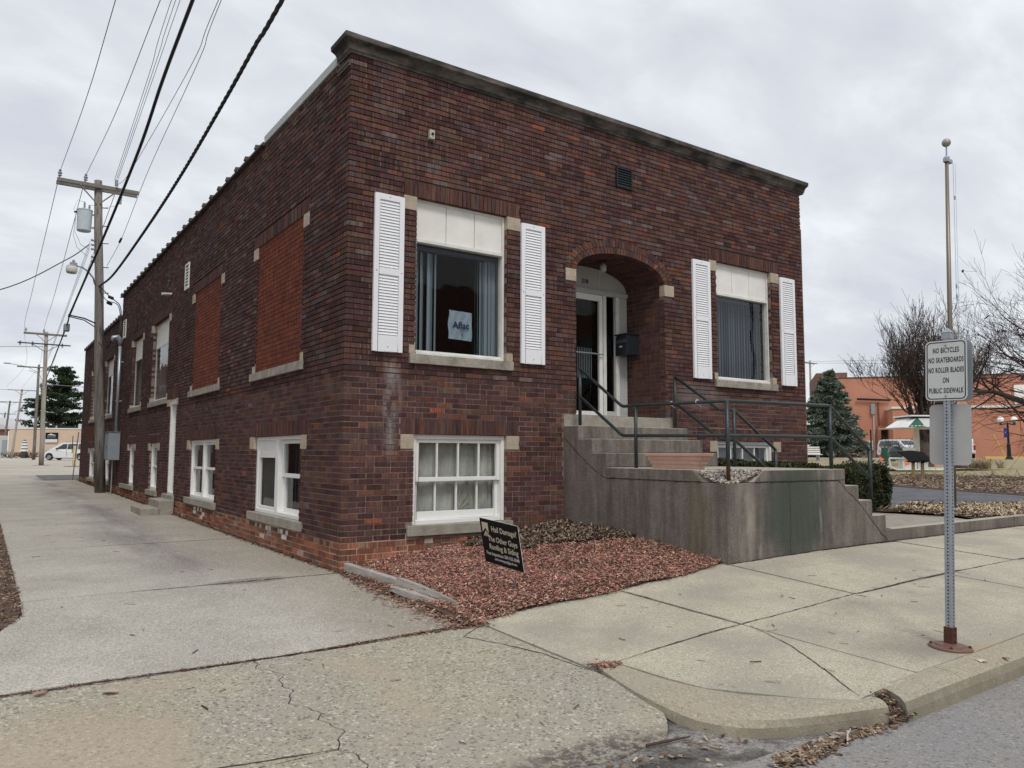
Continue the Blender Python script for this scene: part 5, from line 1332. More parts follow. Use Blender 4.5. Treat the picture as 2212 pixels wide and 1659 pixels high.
for (pts) in ([(.165, -1.22, .06, .085, .075), (.185, -1.6, .045, .08, .07), (.20, -2.0, .025, .06, .05), (.205, -2.38, .0, .03, .03)], [(.06, -1.26, .015, .055, .03), (.075, -1.5, .012, .11, .035), (.10, -1.8, .0, .09, .03), (.155, -2.1, -.01, .03, .02)]):
    secs = []
    for (x, y, z, w_, h_) in pts: secs.append([(x-w_/2, y, z-h_), (x+w_/2, y, z-h_*.9), (x+w_/2, y, z+h_*.45), (x-w_/2+.01, y, z+h_*.6)])
    b0 = len(m.v); m.v += [p for s_ in secs for p in s_]
    for i in range(len(secs)-1):
        for k in range(4): m.f.append((b0+i*4+k, b0+i*4+(k+1) % 4, b0+(i+1)*4+(k+1) % 4, b0+(i+1)*4+k)); m.c.append((1, 1, 1))
    m.f.append((b0, b0+1, b0+2, b0+3)); m.c.append((1, 1, 1))
m.build('beam', M_TIMBER, tb)

# ================================================================== YARD SIGN
u_ = Vector((.072, -.995, -.07)); v_ = Vector((-.229, -.085, .97)); Mys = basis(u_, v_)
ys = thing('yard_sign', 'leaning black roofing yard sign stuck in the red mulch', 'sign', (.717, -2.295, .512), rot=Mys)
def rbox(mb, x0, x1, y0, y1, z0, z1): mb.box(x0, x1, y0, y1, z0, z1); return mb
rbox(MB(), -.305, .305, -.2285, .2285, -.004, .0).build('panel', M_WHITEP, ys); rbox(MB(), -.303, .303, -.2265, .2265, .0003, .0015).build('printed_face', M_SIGNB, ys)
for x in (-.13, .13): MB().tube([(x, .1, -.006), (x, -.2285, -.006), (x, -.50, -.004)], .0035, 6).build('wire_stake', M_GALV, ys)
TM = lambda x, y, z=.0022: Matrix.Translation((x, y, z))
for body, x, y, s, xs, b in (('Hail Damage?', .07, .135, .078, .93, .0012), ('The Other Guys', .03, .030, .078, .88, .0012), ('Roofing & Siding', .03, -.052, .078, .88, .0012), ('Free Inspections 309-333-3048', .0, -.125, .048, .86, .0006), ('caltheotherguys@gmail.com', .04, -.172, .036, .86, .0003)):
    text(body, s, M_CREAM if s > .05 else M_WHITEP, ys, TM(x, y), xs, bold=b, ext=.0002)
lg = MB()
for P in ([(-.275, .19), (-.175, .19), (-.175, .085), (-.225, .135), (-.275, .085)], [(-.262, .052), (-.225, .105), (-.213, .105), (-.213, .09), (-.245, .045)], [(-.228, .052), (-.205, .098), (-.193, .088), (-.212, .045)], [(-.205, .10), (-.155, .045), (-.172, .045), (-.2, .08)]):
    lg.face([(x, y, .0022) for x, y in P])
lg.build('roof_logo', M_CREAM, ys)

# ================================================================== SIGN POST
PX, PY, PZ = 2.442, -5.652, -.013
sp = thing('sign_post', 'perforated square steel post on a rusty bolted base by the kerb', 'post', (PX, PY, PZ))
h = .0254; mt = MB()
mt.box(PX-h, PX+h, PY-h, PY+h, PZ+.13, PZ+2.30); mt.build('tube', M_GALV, sp, bevel=.004)
hm = MB()
hm.tube([(0, 0, 0), (.0006, 0, 0)], .0058, 8); holeA = hm.mesh('hole', M_HOLE); hm = MB(); hm.tube([(0, 0, 0), (0, .0006, 0)], .0058, 8); holeB = hm.mesh('hole', M_HOLE)
z = PZ+.16
while z < PZ+2.28:
    inst('hole', holeA, sp, (PX-h-.0005, PY, z)); inst('hole', holeB, sp, (PX, PY-h-.0005, z)); z += .0254
MB().box(PX-.033, PX+.033, PY-.033, PY+.033, PZ+.02, PZ+.150).build('sleeve', M_RUST, sp, bevel=.003)
for z in (.05, .10, .14): MB().tube([(PX+.0, PY-.034, PZ+z), (PX+.0, PY-.045, PZ+z)], .007, 6).build('bolt', M_RUST, sp)
q = MB(); q.lathe((PX, PY, PZ), [(.148, -.01), (.150, .004), (.140, .014), (.105, .018), (.100, .026), (.06, .032), (.05, .034)], 36); q.build('base_flange', M_RUST2, sp, smooth=False)
for k in range(4):
    a = k*1.5708+.5; MB().lathe((PX+.125*math.cos(a), PY+.125*math.sin(a), PZ+.012), [(.011, 0), (.011, .012), (.006, .018)], 6).build('anchor_bolt', M_RUST, sp)
q = MB(); q.box(PX-.03, PX+.03, PY-.03, PY+.03, PZ+2.285, PZ+2.335); q.v += [(PX-.034, PY-.034, PZ+2.335), (PX+.034, PY-.034, PZ+2.335), (PX+.034, PY+.034, PZ+2.335), (PX-.034, PY+.034, PZ+2.335), (PX, PY, PZ+2.375)]
b = len(q.v)-5
for k in range(4): q.f.append((b+k, b+(k+1) % 4, b+4)); q.c.append((1, 1, 1))
q.build('cap', M_GALV, sp)
def rrect(w, h_, r, n=6):
    P = []
    for cx, cy, a0 in ((w/2-r, h_/2-r, 0), (-w/2+r, h_/2-r, 90), (-w/2+r, -h_/2+r, 180), (w/2-r, -h_/2+r, 270)):
        for i in range(n+1): a = R(a0+90*i/n); P.append((cx+r*math.cos(a), cy+r*math.sin(a)))
    return P
def sign_plate(loc, rot, mat_, label, th=.003):
    t = thing('metal_sign', label, 'sign', loc, rot=rot)
    q = MB(); q.prism(rrect(.305, .457, .038), -th, 0, ax='z'); q.build('plate', mat_, t); return t
Mf = basis((0, -1, 0), (0, 0, 1))     # faces -X
s1 = sign_plate((PX-h-.004, PY, PZ+2.045), Mf, M_SIGNW, 'white sidewalk rules sign with five lines of black lettering')
q = MB(); A_, B_ = rrect(.285, .437, .031), rrect(.271, .423, .025)
for i in range(len(A_)):
    j = (i+1) % len(A_); q.face([(*A_[i], .0008), (*A_[j], .0008), (*B_[j], .0008), (*B_[i], .0008)])
q.build('border', M_BLACK, s1)
for body, y, xs in (('NO BICYCLES', .152, .52), ('NO SKATEBOARDS', .078, .50), ('NO ROLLER BLADES', .001, .475), ('ON', -.077, .52), ('PUBLIC SIDEWALK', -.155, .50)):
    text(body, .055, M_BLACK, s1, TM(0, y, .001), xs, bold=.0009, ext=.0002, spacing=1.12)
for y in (.192, -.192): MB().lathe((0, y, 0), [(.0095, 0), (.009, .003), (.004, .006)], 12).build('rivet', M_GALV, s1)
Mb = basis((0, 1, 0), (0, 0, 1))
s2 = sign_plate((PX+h+.030, PY, PZ+2.042), Mb, M_BOX, 'second metal sign back to back behind the white rules sign')
s3 = sign_plate((PX+h+.004, PY+.0, PZ+1.563), Mb, M_BOX, 'lower metal sign seen from its blank grey back')
for s_ in (s3,):
    q = MB(); q.prism(rrect(.305, .457, .038), -.0045, -.0035, ax='z'); q.build('back_face', mat('bare_aluminium', col=(.44, .445, .435), rough=.5, metal=.15, noise=.06, nscale=6), s_)

def tilt(o, base, ang):     # real posts lean a little
    T = Matrix.Translation(Vector(base)) @ Matrix.Rotation(ang, 4, Vector((0, 0, 1)).cross(rt)) @ Matrix.Translation(-Vector(base))
    bpy.context.view_layer.update(); o.matrix_world = T @ o.matrix_world
for o_ in (sp, s1, s2, s3): tilt(o_, (PX, PY, PZ), .037)
# flagpole
fx, fy = 10.28, -1.92
fz = zg(fx, fy); fp = thing('flagpole', 'tall tapering flagpole with ball finial behind the sign post', 'flagpole', (fx, fy, fz))
MB().tube([(fx, fy, fz), (fx, fy, fz+3.2), (fx, fy, fz+6.25)], [.046, .040, .030], 12).build('pole', M_POLYC, fp, smooth=True)
MB().lathe((fx, fy, fz), [(.13, 0), (.13, .03), (.09, .09), (.06, .10)], 16).build('base_collar', mat('pale_collar', col=(.5, .5, .46)), fp)
q = MB(); q.lathe((fx, fy, fz+6.56), [(.075*math.sin(k*math.pi/10)+.0005, -.075*math.cos(k*math.pi/10)) for k in range(11)], 18); q.build('finial_ball', mat('tarnished_ball', col=(.34, .31, .27), rough=.4, metal=.3), fp, smooth=True)
MB().tube([(fx, fy, fz+6.3), (fx, fy, fz+6.5)], .014, 8).build('finial_stem', M_GALV, fp)
q = MB(); q.box(fx-.06, fx+.14, fy-.04, fy+.04, fz+6.2, fz+6.27); q.tube([(fx, fy, fz+6.2), (fx, fy, fz+6.3)], .05, 12); q.build('truck_pulley', M_GALV, fp, bevel=.01)
q = MB(); q.tube([(fx+.12, fy-.05, fz+6.2), (fx+.13, fy-.06, fz+3.5), (fx+.10, fy-.04, fz+1.2)], .005, 5); q.tube([(fx+.155, fy-.07, fz+6.2), (fx+.16, fy-.08, fz+3), (fx+.10, fy-.05, fz+1.2)], .004, 5); q.build('halyard', mat('pale_rope', col=(.55, .55, .62)), fp)
for z in (5.6, 4.0, 3.82): MB().tube([(fx+.13, fy-.06, fz+z), (fx+.135, fy-.06, fz+z-.07)], .014, 6).build('snap_hook', M_GALV, fp)

tilt(fp, (fx, fy, fz), .026)
# ================================================================== VEGETATION
def leafball(name, pts_fn, n, par, pal, s=(.02, .045), asp=.5, mat_=M_LEAF, kind='stuff'):
    g_ = random.Random(n+len(name)); C = np.empty((n, 3)); A = np.empty((n, 3)); B = np.empty((n, 3)); K = np.empty((n, 3)); i = 0
    while i < n:
        p = pts_fn(g_)
        if p is None: continue
        (x, y, z), dr = p
        d = (Vector(dr)+Vector((g_.gauss(0, .5), g_.gauss(0, .5), g_.gauss(0, .5)))).normalized()
        sd_ = d.cross(Vector((g_.gauss(0, 1), g_.gauss(0, 1), g_.gauss(0, 1)))).normalized(); l = g_.uniform(*s)
        C[i] = (x, y, z); A[i] = d*l; B[i] = sd_*l*asp; c = g_.choice(pal); f = g_.uniform(.6, 1.35); K[i] = (c[0]*f, c[1]*f, c[2]*f); i += 1
    return link(name, quads(C, A, B, K, name, mat_), par, kind=kind)
hd = thing('yew_hedge', 'dark clipped evergreen hedge behind the entrance stairs', 'hedge', (7.9, -.55, .38))
def hsurf(g_):
    x = g_.uniform(5.56, 10.05); end = max(0, (x-9.5)/.55)
    y0, y1, zt = -.98+.25*end**2, -.10, 1.27-.07*sst(6.5, 7.6, x)-.03*math.sin(x*3.1)-.04*math.sin(x*7)-.28*end**2-.05*sst(7, 9.6, x)
    zb_ = .37
    k = g_.random()
    dpt = abs(g_.gauss(0, .05))
    if k < .38: y = g_.uniform(y0, y1); z = zt-dpt-.05*abs(y+.5); d = (0, 0, 1)
    elif k < .80: z = g_.uniform(zb_, zt); y = y0+dpt+.05*math.sin(x*9+z*7)*.6; d = (0, -1, .5); y += .10*max(0, (z-zt+.15)/.15)
    elif k < .95: z = g_.uniform(zb_, zt); y = g_.uniform(y0, y1); x = 10.05-dpt+.04*math.sin(z*11+y*8)-.12*max(0, (z-.9)); d = (1, 0, .4)
    else: z = g_.uniform(zb_, zt); y = y1; d = (0, 1, .5)
    if x < 6.48 and y < -1.0: return None
    return (x, y, z), d
leafball('foliage', hsurf, 52000, hd, [(.030, .050, .022), (.022, .038, .018), (.045, .068, .026), (.060, .075, .030), (.085, .05, .03)], (.014, .034), .38)
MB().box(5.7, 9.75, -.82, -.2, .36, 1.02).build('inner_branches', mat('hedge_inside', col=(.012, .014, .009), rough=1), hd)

def tree_branches(mb, p, d, L, r, depth, g_, up_=.12, spread=.55, minr=.006, col=(1, 1, 1), ratio=.72, kids=(2, 3), wig=.12):
    segs = max(2, int(L/.45)) if depth > 2 else 2
    pts = [p]; rad = [r]; q = p.copy(); dd = d.copy()
    for i in range(segs):
        dd = (dd+Vector((g_.gauss(0, wig), g_.gauss(0, wig), g_.gauss(0, wig*.6)+up_*.3))).normalized()
        q = q+dd*L/segs; pts.append(q.copy()); rad.append(max(minr, r*(1-.38*(i+1)/segs)))
    mb.tube(pts, rad, 6 if r > .05 else (4 if r > .02 else 3), col, cap=False)
    if depth == 0: return
    for k in range(g_.randint(*kids)):
        t = g_.uniform(.35, 1.0) if k else 1.0
        i = min(len(pts)-1, max(1, int(t*segs))); base = pts[i]; ax = dd.orthogonal().normalized(); ax = Matrix.Rotation(g_.uniform(0, 6.283), 3, dd) @ ax
        nd = (dd+ax*g_.uniform(.35, 1)*spread*(1.6 if k else .7)+Vector((0, 0, up_))).normalized()
        tree_branches(mb, base, nd, L*g_.uniform(ratio-.14, ratio+.1), max(minr, rad[i]*g_.uniform(.55, .8)), depth-1, g_, up_, spread, minr, col, ratio, kids, wig)
def put(px, d):
    """place of the plan at bearing px (photo columns of 2212) and depth d"""
    zr = -.75; b = (d-zr*math.sin(pitch))/math.cos(pitch); a = (px-1106)/1665.25*d-(zr*math.cos(pitch)-b*math.sin(pitch))*math.sin(roll)
    f2 = Vector((math.sin(yaw), math.cos(yaw))); return CAMP.x+rt.x*a+f2.x*b, CAMP.y+rt.y*a+f2.y*b
x, y = put(2003, 46); z = zg(x, y); g_ = random.Random(12)
t1 = thing('bare_tree', 'multi-stemmed bare tree behind the canopy kiosk', 'tree', (x, y, z))
mb = MB(); tw = MB(); base = Vector((x, y, z-.1))
mb.tube([base, base+Vector((-.05, .05, 1.0)), base+Vector((0, .1, 2.0))], [.40, .33, .30], 10, cap=False)
for k in range(15):
    a = k*.483*2.4+g_.uniform(-.2, .2); lean = (.12, .75, .35, .6, .22, .5, .8, .15, .45, .68, .3, .55, .05, .65, .3)[k]
    d = Vector((math.cos(a)*lean, math.sin(a)*lean, 1)).normalized()
    tree_branches(mb if k < 0 else tw, base+Vector((math.cos(a)*.12, math.sin(a)*.12, 1.4)), d, g_.uniform(2.4, 3.1), .11, 6, g_, up_=.20, spread=.50, minr=.008, ratio=.74, kids=(2, 3) if k % 2 else (2, 4), wig=.12)
mb.build('trunk', M_BARK, t1); tw.build('crown', M_TWIG, t1)
x, y = put(2395, 27); z = zg(x, y); g_ = random.Random(8)
t2 = thing('bare_tree', 'bare tree at the right picture edge with a long limb reaching in', 'tree', (x, y, z))
mb = MB(); tw = MB(); base = Vector((x, y, z-.1)); mb.tube([base, base+Vector((0, 0, 1.6)), base+Vector((-.05, .05, 3.2)), base+Vector((0, .1, 4.6))], [.34, .27, .24, .16], 10, cap=False)
lt = Vector((-rt.x, -rt.y, 0))
A = base+Vector((0, 0, 1.9)); limb = [A, A+lt*1.4+Vector((0, 0, .35)), A+lt*2.7+Vector((0, 0, .95)), A+lt*3.9+Vector((0, 0, 1.35)), A+lt*5.0+Vector((0, 0, 1.35))]
mb.tube(limb, [.19, .15, .12, .075, .03], 8, cap=False)
for i in range(1, 5):
    for k in range(5):
        d = (lt*g_.uniform(-.2, 1)+Vector((g_.gauss(0, .5), g_.gauss(0, .5), g_.uniform(-.6, .9)))).normalized(); tree_branches(tw, limb[i-1].lerp(limb[i], g_.random()), d, g_.uniform(1.0, 1.7), .038, 4, g_, up_=.03, spread=.6, minr=.0045, wig=.17)
for k in range(24):
    a = g_.uniform(0, 6.28); d = (lt*g_.uniform(.1, 1.3)+Vector((math.cos(a)*.6, math.sin(a)*.6, g_.uniform(.2, 1.0)))).normalized()
    tree_branches(tw, base+Vector((0, 0, g_.uniform(2.4, 4.5))), d, g_.uniform(1.8, 2.5), .075, 5, g_, up_=.05, spread=.55, minr=.0045, wig=.15)
mb.build('trunk', M_BARK, t2); tw.build('crown', M_TWIG, t2)
tipl = [v for v in tw.v if random.random() < .004 and v[2] > z+3.0]
C = np.array(tipl[:170]) if tipl else np.zeros((1, 3)); n = len(C); gg = np.random.default_rng(4)
A = gg.normal(0, .035, (n, 3)); B = gg.normal(0, .022, (n, 3)); link('dead_leaves', quads(C, A, B, np.tile((.075, .03, .025), (n, 1)), 'dead_leaves', M_LEAF), t2, kind='stuff')

def conifer(name, lab, px, d, H, Rm, n, pal, seed, top=.1, par_group=None, droop=.25, ragged=.2, holes=False, shape=1.0, s=(.05, .14), nb=None):
    x, y = put(px, d); z = zg(x, y); t = thing(name, lab, 'tree', (x, y, z), par_group); g_ = random.Random(seed)
    MB().tube([(x, y, z-.1), (x, y, z+H*.5), (x, y, z+H*.96)], [H*.022, H*.014, .02], 8).build('trunk', M_BARK, t)
    br = []; NB = nb or int(H*34)
    for i in range(NB):
        h_ = top+(1-top)*(g_.random()**.8) if False else g_.random()
        hz = z+.25+(H-.35)*h_; R_ = Rm*(1-h_)**shape*(1+g_.uniform(-ragged, ragged))+.12
        a = g_.uniform(0, 6.283); br.append((hz, R_, a, h_))
    lens = [b_[1] for b_ in br]
    def fn(g2):
        hz, R_, a, h_ = g2.choices(br, weights=lens)[0] if False else br[g2.randrange(len(br))]
        if g2.random() > min(1, R_/Rm+.25): return None
        t_ = g2.random()**.55; r_2 = R_*t_; w = (1-t_)*.18*R_+.10+.06*R_
        zz = hz-droop*R_*t_*t_+.12*R_*max(0, t_-.7)
        px_, py_ = x+math.cos(a)*r_2+g2.gauss(0, w*.6)*-math.sin(a), y+math.sin(a)*r_2+g2.gauss(0, w*.6)*math.cos(a)
        return (px_, py_, zz+g2.gauss(0, .04+.01*R_)), (math.cos(a), math.sin(a), .25)
    leafball('crown', fn, n, t, pal, s, .3)
    return t
conifer('blue_spruce', 'dense blue green spruce in front of the orange building', 1797, 62, 7.35, 2.95, 60000, [(.165, .205, .165), (.125, .16, .13), (.21, .25, .205), (.075, .10, .08), (.19, .20, .15)], 3, droop=.18, ragged=.14, shape=.74, s=(.05, .13))
x, y = put(122, 118); z = zg(x, y)
pt = thing('white_pine', 'large dark pine rising behind the tan building', 'tree', (x, y, z)); g_ = random.Random(4)
MB().tube([(x, y, z), (x, y, z+8), (x+.1, y, z+13)], [.35, .22, .06], 8).build('trunk', M_BARK, pt)
bl_ = []; brm = MB()
for i in range(120):
    h_ = g_.random(); hz = z+1.6+11.9*h_; a = g_.uniform(0, 6.283); R_ = (5.7*(1-h_)**.62+.7)*g_.uniform(.62, 1.08); ca, sa = math.cos(a), math.sin(a)
    brm.tube([(x, y, hz-.5), (x+ca*R_*.5, y+sa*R_*.5, hz), (x+ca*R_, y+sa*R_, hz+.5)], [.09, .06, .02], 4, cap=False)
    for k in range(9):
        t_ = .25+.8*g_.random(); bl_.append((x+ca*R_*t_+g_.gauss(0, .35), y+sa*R_*t_+g_.gauss(0, .35), hz+.5*t_-.1+g_.gauss(0, .14), .34+.32*g_.random()))
brm.build('branches', M_BARK, pt)
def fpine(g2):
    cx, cy, cz, rr_ = bl_[g2.randrange(len(bl_))]; v = Vector((g2.gauss(0, 1), g2.gauss(0, 1), g2.gauss(0, .45))).normalized()*rr_*g2.random()**.4
    return (cx+v.x, cy+v.y, cz+v.z*.6), (v.x, v.y, abs(v.z)+.3)
leafball('crown', fpine, 52000, pt, [(.035, .055, .025), (.022, .038, .020), (.050, .075, .030), (.016, .026, .015)], (.06, .17), .35)
# ornamental grasses and weeds in the beds
def tufts(name, cs, lab, par=None, n=90, hgt=.35, pal=None, lie=.8):
    m = MB(); g_ = random.Random(len(cs)+n)
    for (cx, cy) in cs:
        z0 = zg(cx, cy)+.03; bias = g_.uniform(0, 6.28)
        for i in range(n):
            a = g_.uniform(0, 6.28); l = hgt*g_.uniform(.5, 1.1); d = Vector((math.cos(a)+.5*math.cos(bias), math.sin(a)+.5*math.sin(bias), 0)).normalized(); w = d.cross(Vector((0, 0, 1)))*.006*g_.uniform(.6, 1.6)
            p0 = Vector((cx+g_.gauss(0, .09), cy+g_.gauss(0, .09), z0)); p1 = p0+d*l*.35+Vector((0, 0, l*(.55-.2*lie))); p2 = p0+d*l*(.6+.4*lie)+Vector((0, 0, l*(.5-.5*lie)+.02))
            c = g_.choice(pal); f = g_.uniform(.7, 1.3); c = tuple(q*f for q in c); m.face([p0-w, p0+w, p1+w, p1-w], c); m.face([p1-w, p1+w, p2], c)
    o = m.build(name, M_LEAF, par, origin=(0, 0, 0)); props(o, lab, None, kind='stuff'); return o
STR = [(.48, .38, .25), (.56, .46, .31), (.40, .30, .19), (.30, .22, .14), (.60, .52, .38)]
g_ = random.Random(31)
cs = []
while len(cs) < 30:
    px_, py_ = g_.uniform(9.6, 16.2), g_.uniform(-2.7, -.3)
    if py_ > tab([(9.6, -1.2), (11.5, -.6), (12.1, -1.35), (13.5, -1.9), (16, -2.75)], px_)-.05: continue
    if px_ < 9.9 and py_ < -1.9: continue
    cs.append((px_, py_))
tufts('straw_grass', cs, 'flattened straw coloured ornamental grass in the bed behind the low wall', None, 90, .27, STR, 1.15)
def f_rb(g2):
    x = g2.uniform(17.2, 30); y = g2.uniform(-2.8, 9.2); a = (x-17.2)+.0
    if x < tab([(-2.9, 18.1), (-.4, 17.1), (1.6, 17.9), (4, 19), (9.2, 24.2)], y)+.1: return None
    return (x, y, zg(x, y)+.04+g2.uniform(0, .05))
chips('dead_leaves', 26000, f_rb, None, 'brown dead leaves and stalks covering the bed beyond the driveway', None, pal=[(.26, .19, .13), (.17, .11, .08), (.42, .34, .24), (.10, .065, .05), (.22, .14, .12), (.33, .27, .16)], Lr=(.03, .09), Wr=(.012, .04), tilt=.22, mat_=M_LEAF)
def f_gb(g2):
    x = g2.uniform(9.5, 15.8); y = g2.uniform(-2.72, -.5)
    if y > tab([(9.6, -1.2), (11.5, -.6), (12.1, -1.35), (13.5, -1.9), (16, -2.75)], x): return None
    return (x, y, zg(x, y)+.035+g2.uniform(0, .05))
chips('bed_litter', 5200, f_gb, None, 'dead stems and leaf litter lying in the bed behind the low wall', None, pal=BRNP+STR[:3], Lr=(.05, .16), Wr=(.008, .03), tilt=.5, mat_=M_LEAF)
g_ = random.Random(5); m = MB()
for i in range(170):
    x0, y0 = g_.uniform(18.6, 29), g_.uniform(-1.5, 8.5)
    if x0 < tab([(-2.9, 18.1), (-.4, 17.1), (1.6, 17.9), (4, 19), (9.2, 24.2)], y0)+.4: continue
    z0 = zg(x0, y0)+.06; a = g_.uniform(0, 6.28); l = g_.uniform(.3, .9); c = g_.choice([(.40, .33, .25), (.25, .19, .14), (.16, .10, .08)])
    m.tube([(x0, y0, z0), (x0+math.cos(a)*l*.5, y0+math.sin(a)*l*.5, z0+g_.uniform(.05, .3)), (x0+math.cos(a)*l, y0+math.sin(a)*l, z0+g_.uniform(0, .3))], [.012, .009, .004], 4, c, cap=False)
props(m.build('dead_stalks', M_LEAF), 'tangle of dead stalks in the far planting bed', kind='stuff')
x, y = put(2112, 42); 
tufts('straw_grass', [(x+g_.gauss(0, .7), y+g_.gauss(0, .5)) for _ in range(26)], 'tall buff ornamental grass clump left of the white pickup', None, 90, .95, STR+[(.2, .12, .08)], .25)
x, y = put(1985-40, 56); z = zg(x, y); sh = thing('bare_shrub', 'rounded leafless brown shrub by the orange building entrance', 'shrub', (x, y, z)); m = MB(); g_ = random.Random(9)
for k in range(26):
    a = g_.uniform(0, 6.28); d = Vector((math.cos(a)*.7, math.sin(a)*.7, g_.uniform(.5, 1))).normalized(); tree_branches(m, Vector((x+math.cos(a)*.2, y+math.sin(a)*.2, z)), d, .8, .02, 3, g_, up_=.05, spread=.6, minr=.007)
m.build('twigs', M_TWIG, sh)
for (px_, dd, lb) in ((22, 96, 'low leafless shrub at the left end of the tan building'), (52, 98, 'planter shrub below the white tiered ornament'), (66, 97, 'trailing bare shrub right of the tiered ornament')):
    x, y = put(px_, dd); z = zg(x, y)+.05; sh = thing('low_shrub', lb, 'shrub', (x, y, z)); m = MB()
    for k in range(22):
        a = g_.uniform(0, 6.28); d = Vector((math.cos(a), math.sin(a), g_.uniform(.2, .9))).normalized(); tree_branches(m, Vector((x+math.cos(a)*.2, y+math.sin(a)*.2, z)), d, .55, .03, 2, g_, spread=.7, minr=.015)
    m.build('twigs', M_TWIG, sh)

# ================================================================== POLES AND WIRES
def upole(lab, base, top, r0, r1, m_=M_POLE, arms=(), group='utility poles along the alley', name='utility_pole'):
    b, t = Vector(base), Vector(top); p = thing(name, lab, 'utility pole', b, group)
    n = 6; MB().tube([b.lerp(t, i/n)+(Vector((.012*math.sin(i*2), 0, 0)) if 0 < i < n else Vector((0, 0, 0))) for i in range(n+1)], [r0+(r1-r0)*i/n for i in range(n+1)], 14).build('pole', m_, p, smooth=True)
    for (L, h_, xo, wd, mm) in arms:
        c = b.lerp(t, (h_-b.z)/(t.z-b.z)); c.z = h_
        for dy in ((-r1-.05), (r1+.05)) if wd > .09 else ((-r1-.05),):
            MB().box(c.x-L*.5+xo, c.x+L*.5+xo, c.y+dy-wd*.4, c.y+dy+wd*.4, h_-wd*.5, h_+wd*.5).build('crossarm', mm, p)
        for s_ in (-1, 1): MB().tube([(c.x+s_*L*.24+xo*.5, c.y-r1-.11, h_-.05), (c.x+s_*.05, c.y-r1-.04, h_-.55)], .022, 5).build('brace', mm, p)
    return p
def insulator(par, x, y, z, s=1.0, m_=None):
    q = MB(); q.lathe((x, y, z), [(.012*s, 0), (.012*s, .05*s), (.055*s, .06*s), (.03*s, .09*s), (.05*s, .12*s), (.055*s, .14*s), (.025*s, .17*s), (.04*s, .20*s), (.02*s, .23*s)], 10); q.build('insulator', M_BOX, par)
P1b = Vector((-.33, 18.61, .09)); P1t = Vector((-.80, 18.94, 10.09)); ax_ = lambda z: P1b.lerp(P1t, (z-.09)/10.0)
p1 = upole('nearest tall wooden utility pole beside the brick building with a transformer', P1b, P1t, .155, .115, M_POLE, [(2.32, 9.86, .0, .115, M_ARM)])
for x in (-1.88, -1.17): insulator(p1, x, 18.78, 9.92, 1.2)
q = MB(); q.tube([(-.30, 18.7, 9.95), (-.30, 18.7, 10.15)], .05, 8); q.tube([(-.16, 18.6, 9.75), (-.19, 18.6, 9.35)], [.045, .05], 8); q.tube([(-.16, 18.6, 9.85), (-.30, 18.68, 9.9)], .02, 6); q.build('fuse_cutout', M_BOX, p1)
for z in (8.09, 7.94, 7.8, 7.55, 7.4): c = ax_(z); q = MB(); q.tube([(c.x-.13, c.y-.05, z), (c.x-.22, c.y-.08, z)], .035, 8); q.build('spool_insulator', M_BOX, p1)
for (z, s_) in ((8.03, 1), (7.25, 1), (6.42, 1), (9.2, 1), (8.6, 1), (5.0, 1)): c = ax_(z); MB().tube([(c.x+.1, c.y-.05, z), (c.x+.27, c.y-.12, z)], .014, 6).build('step_bolt', M_RAIL, p1)
t = thing('transformer', 'pale grey cylindrical transformer bolted to the nearest utility pole', 'transformer', (-1.12, 18.95, 8.4))
q = MB(); q.lathe((-1.13, 18.98, 8.38), [(.19, 0), (.205, .02), (.225, .66), (.235, .665), (.235, .69), (.20, .70), (.17, .715)], 24); q.build('tank', M_TX, t, smooth=False)
for (dx_, dy_, h_) in ((-.02, -.06, .24), (.12, -.05, .16)): MB().lathe((-1.13+dx_, 18.98+dy_, 9.09), [(.02, 0), (.04, .03), (.02, .05), (.04, .08), (.02, .11), (.035, .14), (.015, h_)], 8).build('bushing', M_BOX, t)
for z in (8.5, 8.92): MB().box(-.95, -.80, 18.92, 18.98, z, z+.05).build('bracket', M_GALV, t)
MB().tube([(-1.36, 18.95, 8.98), (-1.42, 18.93, 8.95)], .03, 8).build('lug', M_BLACKM, t)
lm = thing('street_lamp', 'bucket shaped area lamp on a curved arm of the nearest pole', 'lamp', (-.78, 18.8, 6.65))
q = MB(); q.tube([(-.76, 18.75, 6.66), (-.82, 18.7, 6.86), (-.98, 18.62, 7.03), (-1.15, 18.55, 7.12), (-1.32, 18.5, 7.14)], .026, 8); q.build('arm', M_GALV, lm, smooth=True)
MB().lathe((-1.44, 18.48, 6.88), [(.13, 0), (.155, .04), (.165, .18), (.15, .21)], 20).build('lens', mat('lamp_lens', col=(.62, .60, .52), rough=.3), lm, smooth=True)
MB().lathe((-1.44, 18.48, 7.09), [(.155, 0), (.13, .03), (.06, .05), (.05, .08)], 16).box(-1.5, -1.30, 18.43, 18.53, 7.12, 7.22).build('housing', M_BOX, lm); MB().lathe((-1.40, 18.48, 7.22), [(.04, 0), (.045, .05), (.03, .09)], 10).build('photocell', M_BOX, lm)
x2, y2 = .22, 56.2; z2 = zg(x2, y2)
p2 = upole('pale straight utility pole standing in the parking lot with two crossarms', (x2, y2, z2), (x2-.15, y2, 10.0), .165, .12, M_POLE2, [(2.7, 9.82, -.05, .10, M_ARM), (3.3, 9.08, -.1, .085, M_RAIL)])
for x in (-1.2, -.1, 1.15): insulator(p2, x, y2-.12, 9.86, 1.4)
for x in (-1.5, -.75, 1.1): insulator(p2, x, y2-.12, 8.86, 1.6)
MB().box(x2-.5, x2+.5, y2-.5, y2+.5, z2-.02, z2+.012).build('footing', M_POLE, p2)
x3, y3 = put(72.5, 80); z3 = zg(x3, y3); p3 = upole('weathered utility pole just left of the pale pole with a street light arm', (x3, y3, z3), (x3, y3, 10.4), .16, .11, M_POLE, [(3.1, 10.1, -.4, .10, M_ARM)])
